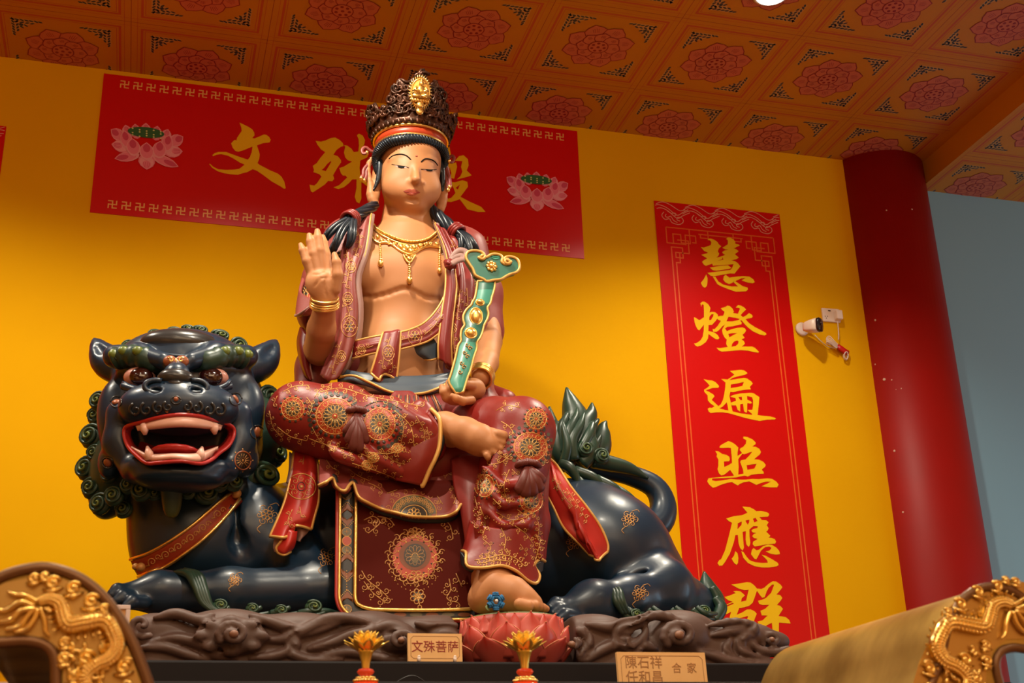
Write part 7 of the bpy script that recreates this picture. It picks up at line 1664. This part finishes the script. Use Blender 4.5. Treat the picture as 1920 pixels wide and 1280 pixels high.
for OUT, INN, flip in ((OUTL, INNL, 1), (OUTR, INNR, -1)):
    loop = [P(x, y, YC0) for x, y in crom(OUT, 46)]+[P(x, y, YC0) for x, y in crom(INN, 34)]
    p2 = [(p[0], p[2]) for p in loop]
    zlo = min(p[2] for p in loop)
    b = MB(); b.prism([p2], lambda u, v: (u, YC0, v), (0, YC1-YC0, 0)); o = b.build('scroll_end', 'brass', CS, smooth=False)
    for pg in o.data.polygons: pg.use_smooth = abs(pg.normal.y) < .5
    b = MB(); b.tube([(u, YC0-.001, v) for u, v in p2], .0085, 8, closed=True)
    cx = sum(u for u, v in p2)/len(p2)
    b.build('rolled_rim', 'bronze', CS)
    # gilded relief on the end panel
    def q(x, y, o=.004): p = P(x, y, YC0); return p+np.array([0, -o, 0])
    def TB(pts, r, n=24, name=None, mt='gilt', seg=7, o=.006):
        m = .00085; qq = crom([(*q(x, y, o), r_) for x, y, r_ in pts], n); bb.tube([v[:3] for v in qq], [max(.0008, v[3]*m*r) for v in qq], seg)
    G = (lambda x, y: (x, y)) if flip > 0 else (lambda x, y: (1962-(x)*.96, y*.98+28))
    T = lambda pts: [(*G(x, y), r) for x, y, r in pts]
    g = MB(); ins = [(P(*G(x, y), YC0)) for x, y in ((-40, 1120), (10, 1092), (80, 1078), (140, 1092), (190, 1132), (225, 1185), (250, 1240), (268, 1300), (120, 1300), (118, 1250), (106, 1215), (80, 1194), (0, 1192), (-40, 1170))]
    g.poly([[(p[0], p[2]) for p in ins]], lambda u, v: (u, YC0-.0015, v)); g.build('panel_ground', 'gilt_bg', CS, smooth=False)
    # dragon: scaled body looping down the panel
    bb = MB(); spine = [(72, 1130, 8), (92, 1124, 11), (112, 1132, 14), (120, 1155, 16), (130, 1172, 17), (160, 1168, 17), (196, 1164, 16), (214, 1188, 16), (220, 1214, 15), (206, 1236, 14), (180, 1248, 13), (160, 1270, 12), (170, 1300, 12)]
    TB(T(spine), 1.0, 60); sp_ = crom(T(spine), 60)
    for i in range(1, 60):
        x, y, r = sp_[i]; tx, ty = sp_[min(59, i+1)][:2]-sp_[i-1][:2]; L = math.hypot(tx, ty)+1e-6; nx, ny = -ty/L, tx/L
        for s in (-.75, -.25, .25, .75):
            p = q(x+nx*r*s*.9, y+ny*r*s*.9, .006+.010*math.sqrt(max(0, 1-s*s))*r/12); bb.ball(p, (.0030, .0032, .0030), 0, 6, 4)
        if i % 2 == 0: p = q(x+nx*r*1.15, y+ny*r*1.15, .008); bb.tube([p, p+np.array([.004*nx, -.004, -.004*ny])*2], [.0032, .0008], 5)
    bb.build('dragon_relief', 'gilt', CS)
    for pts in ([(72, 1130, 5), (50, 1118, 5), (30, 1116, 4), (14, 1110, 2)], [(66, 1138, 5), (40, 1130, 6), (10, 1146, 5), (-10, 1140, 3)], [(68, 1142, 5), (40, 1146, 6), (20, 1164, 6), (-12, 1168, 4)], [(66, 1140, 5), (50, 1160, 5), (36, 1176, 5), (10, 1182, 3)], [(72, 1142, 5), (64, 1164, 5), (48, 1182, 5), (26, 1186, 2)], [(76, 1140, 5), (84, 1164, 5), (86, 1184, 4), (94, 1194, 2)]):
        bb = MB(); TB(T(pts), 1.0, 16, o=.009); bb.build('tail_plume', 'gilt', CS)
    for x, y, r in ((64, 1086, 9), (100, 1094, 13), (138, 1104, 13), (172, 1128, 14), (120, 1236, 11), (162, 1234, 14), (232, 1252, 13), (140, 1270, 12), (196, 1142, 8), (122, 1206, 10), (84, 1082, 7)):
        gx, gy = G(x, y)
        bb = MB(); c = q(gx, gy, .006); rr_ = r*.00085
        bb.tube([c+np.array([rr_*k2*math.cos(a)*flip, -.004*(1-k2), rr_*k2*math.sin(a)]) for a, k2 in [(.5+k*.5, 1-k/19) for k in range(18)]], .0034, 7); bb.ball(c, (rr_*.7, .004, rr_*.7), 0, 10, 6)
        bb.tube([c+np.array([-rr_*1.3*flip, 0, -rr_*.9]), c+np.array([0, -.004, -rr_*1.15]), c+np.array([rr_*1.4*flip, 0, -rr_*.5])], [.0015, .0036, .0015], 6)
        bb.build('cloud_curl', 'gilt', CS)
    rq = random.Random(11); bb = MB()
    for k in range(26):
        x, y = rq.uniform(118, 240), rq.uniform(1205, 1300)
        gx, gy = G(x, y); c = q(gx, gy, .005); a = rq.uniform(0, 6); bb.tube([c+np.array([.008*math.cos(a+t)*(1-t*.2), -.003, .008*math.sin(a+t)*(1-t*.2)]) for t in np.linspace(0, 3, 8)], [.0032]*7+[.001], 6)
    bb.build('cloud_relief', 'gilt', CS)
xa = P(118, 1340, YC0)[0]; xb = P(1885, 1340, YC0)[0]
b = MB(); z_ = P(800, 1345, YC0)[2]
b.box(xa, P(296, 1345, YC0)[0], YC0, YC1, .9, z_+.001); b.box(P(1722, 1345, YC0)[0], xb, YC0, YC1, .9, P(1722, 1345, YC0)[2]+.03); b.box(xa, xb, YC0, YC1, .75, .92); b.box(xa, xb, YC0, YC0+.05, .9, 1.50); b.box(xa, xb, YC1-.05, YC1, .9, 1.50); b.build('trough', 'brass', CS, smooth=False)
for x in (xa+.12, xb-.12):
    for y in (YC0+.12, YC1-.12): b = MB(); b.lathe((x, y, 0), [(.07, 0), (.05, .1), (.06, .5), (.09, .76)], 16); b.build('leg', 'bronze', CS)

# ================================================================== PICTURE FRAMES BEHIND THE CENSER, WIRE STAND
def picture(label, px0, px1, py0, py1, y, zs, inner):
    a = P(px0, py0, y); c = P(px1, py0, y); d = P(px1, py1, y); x0, x1 = a[0], c[0]; z1 = (a[2]+c[2])/2; z0 = zs
    t = thing('picture_frame', label, 'picture frame', ((x0+x1)/2, y, z0)); f = .010
    b = MB(); b.box(x0, x1, y-.008, y+.008, z1-f, z1); b.box(x0, x1, y-.008, y+.008, z0, z0+f); b.box(x0, x0+f, y-.008, y+.008, z0+f, z1-f); b.box(x1-f, x1, y-.008, y+.008, z0+f, z1-f); b.build('frame', 'frame_w', t, smooth=False, bevel=.0015)
    b = MB(); b.box(x0+f, x1-f, y-.002, y+.004, z0+f, z1-f); b.build('picture', inner, t, smooth=False)
picture('white picture frame with its corner showing behind the left scroll of the censer', 150, 245, 1134, 1230, -2.30, 1.8456, 'wood')
picture('white picture frame at the lower left corner below the left scroll', 0, 100, 1212, 1279, -2.55, 1.50, 'wood') if False else None
a = P(1, 1210, -2.5); c = P(110, 1210, -2.5); z0 = P(40, 1281, -2.5)[2]
t = thing('wooden_panel', 'yellow panel with white edging at the lower left corner under the left scroll', 'panel', ((a[0]+c[0])/2, -2.5, 1.50))
b = MB(); b.box(a[0], c[0], -2.505, -2.495, z0, P(40, 1216, -2.5)[2]); b.build('board', 'yellow', t, smooth=False)
b = MB(); b.box(a[0]-.004, a[0]+.004, -2.512, -2.49, 1.5006, a[2]); b.box(a[0]-.004, c[0], -2.512, -2.49, z0-.006, z0+.002); b.box(c[0]-.01, c[0], -2.512, -2.49, 1.5006, z0); b.build('white_frame', 'frame_w', t, smooth=False)
t = thing('wire_stand', 'thin black wire stand peeking up between the lotus lamps', 'wire stand', P(770, 1300, -2.2))
b = MB(); zt = 1.8455
b.tube(crom([(P(738, 1290, -2.2)[0], -2.2, zt), P(742, 1280, -2.2), P(772, 1266, -2.2), P(796, 1278, -2.2), (P(800, 1290, -2.2)[0], -2.2, zt)], 20), .0016, 6); b.build('wire', 'wire', t)
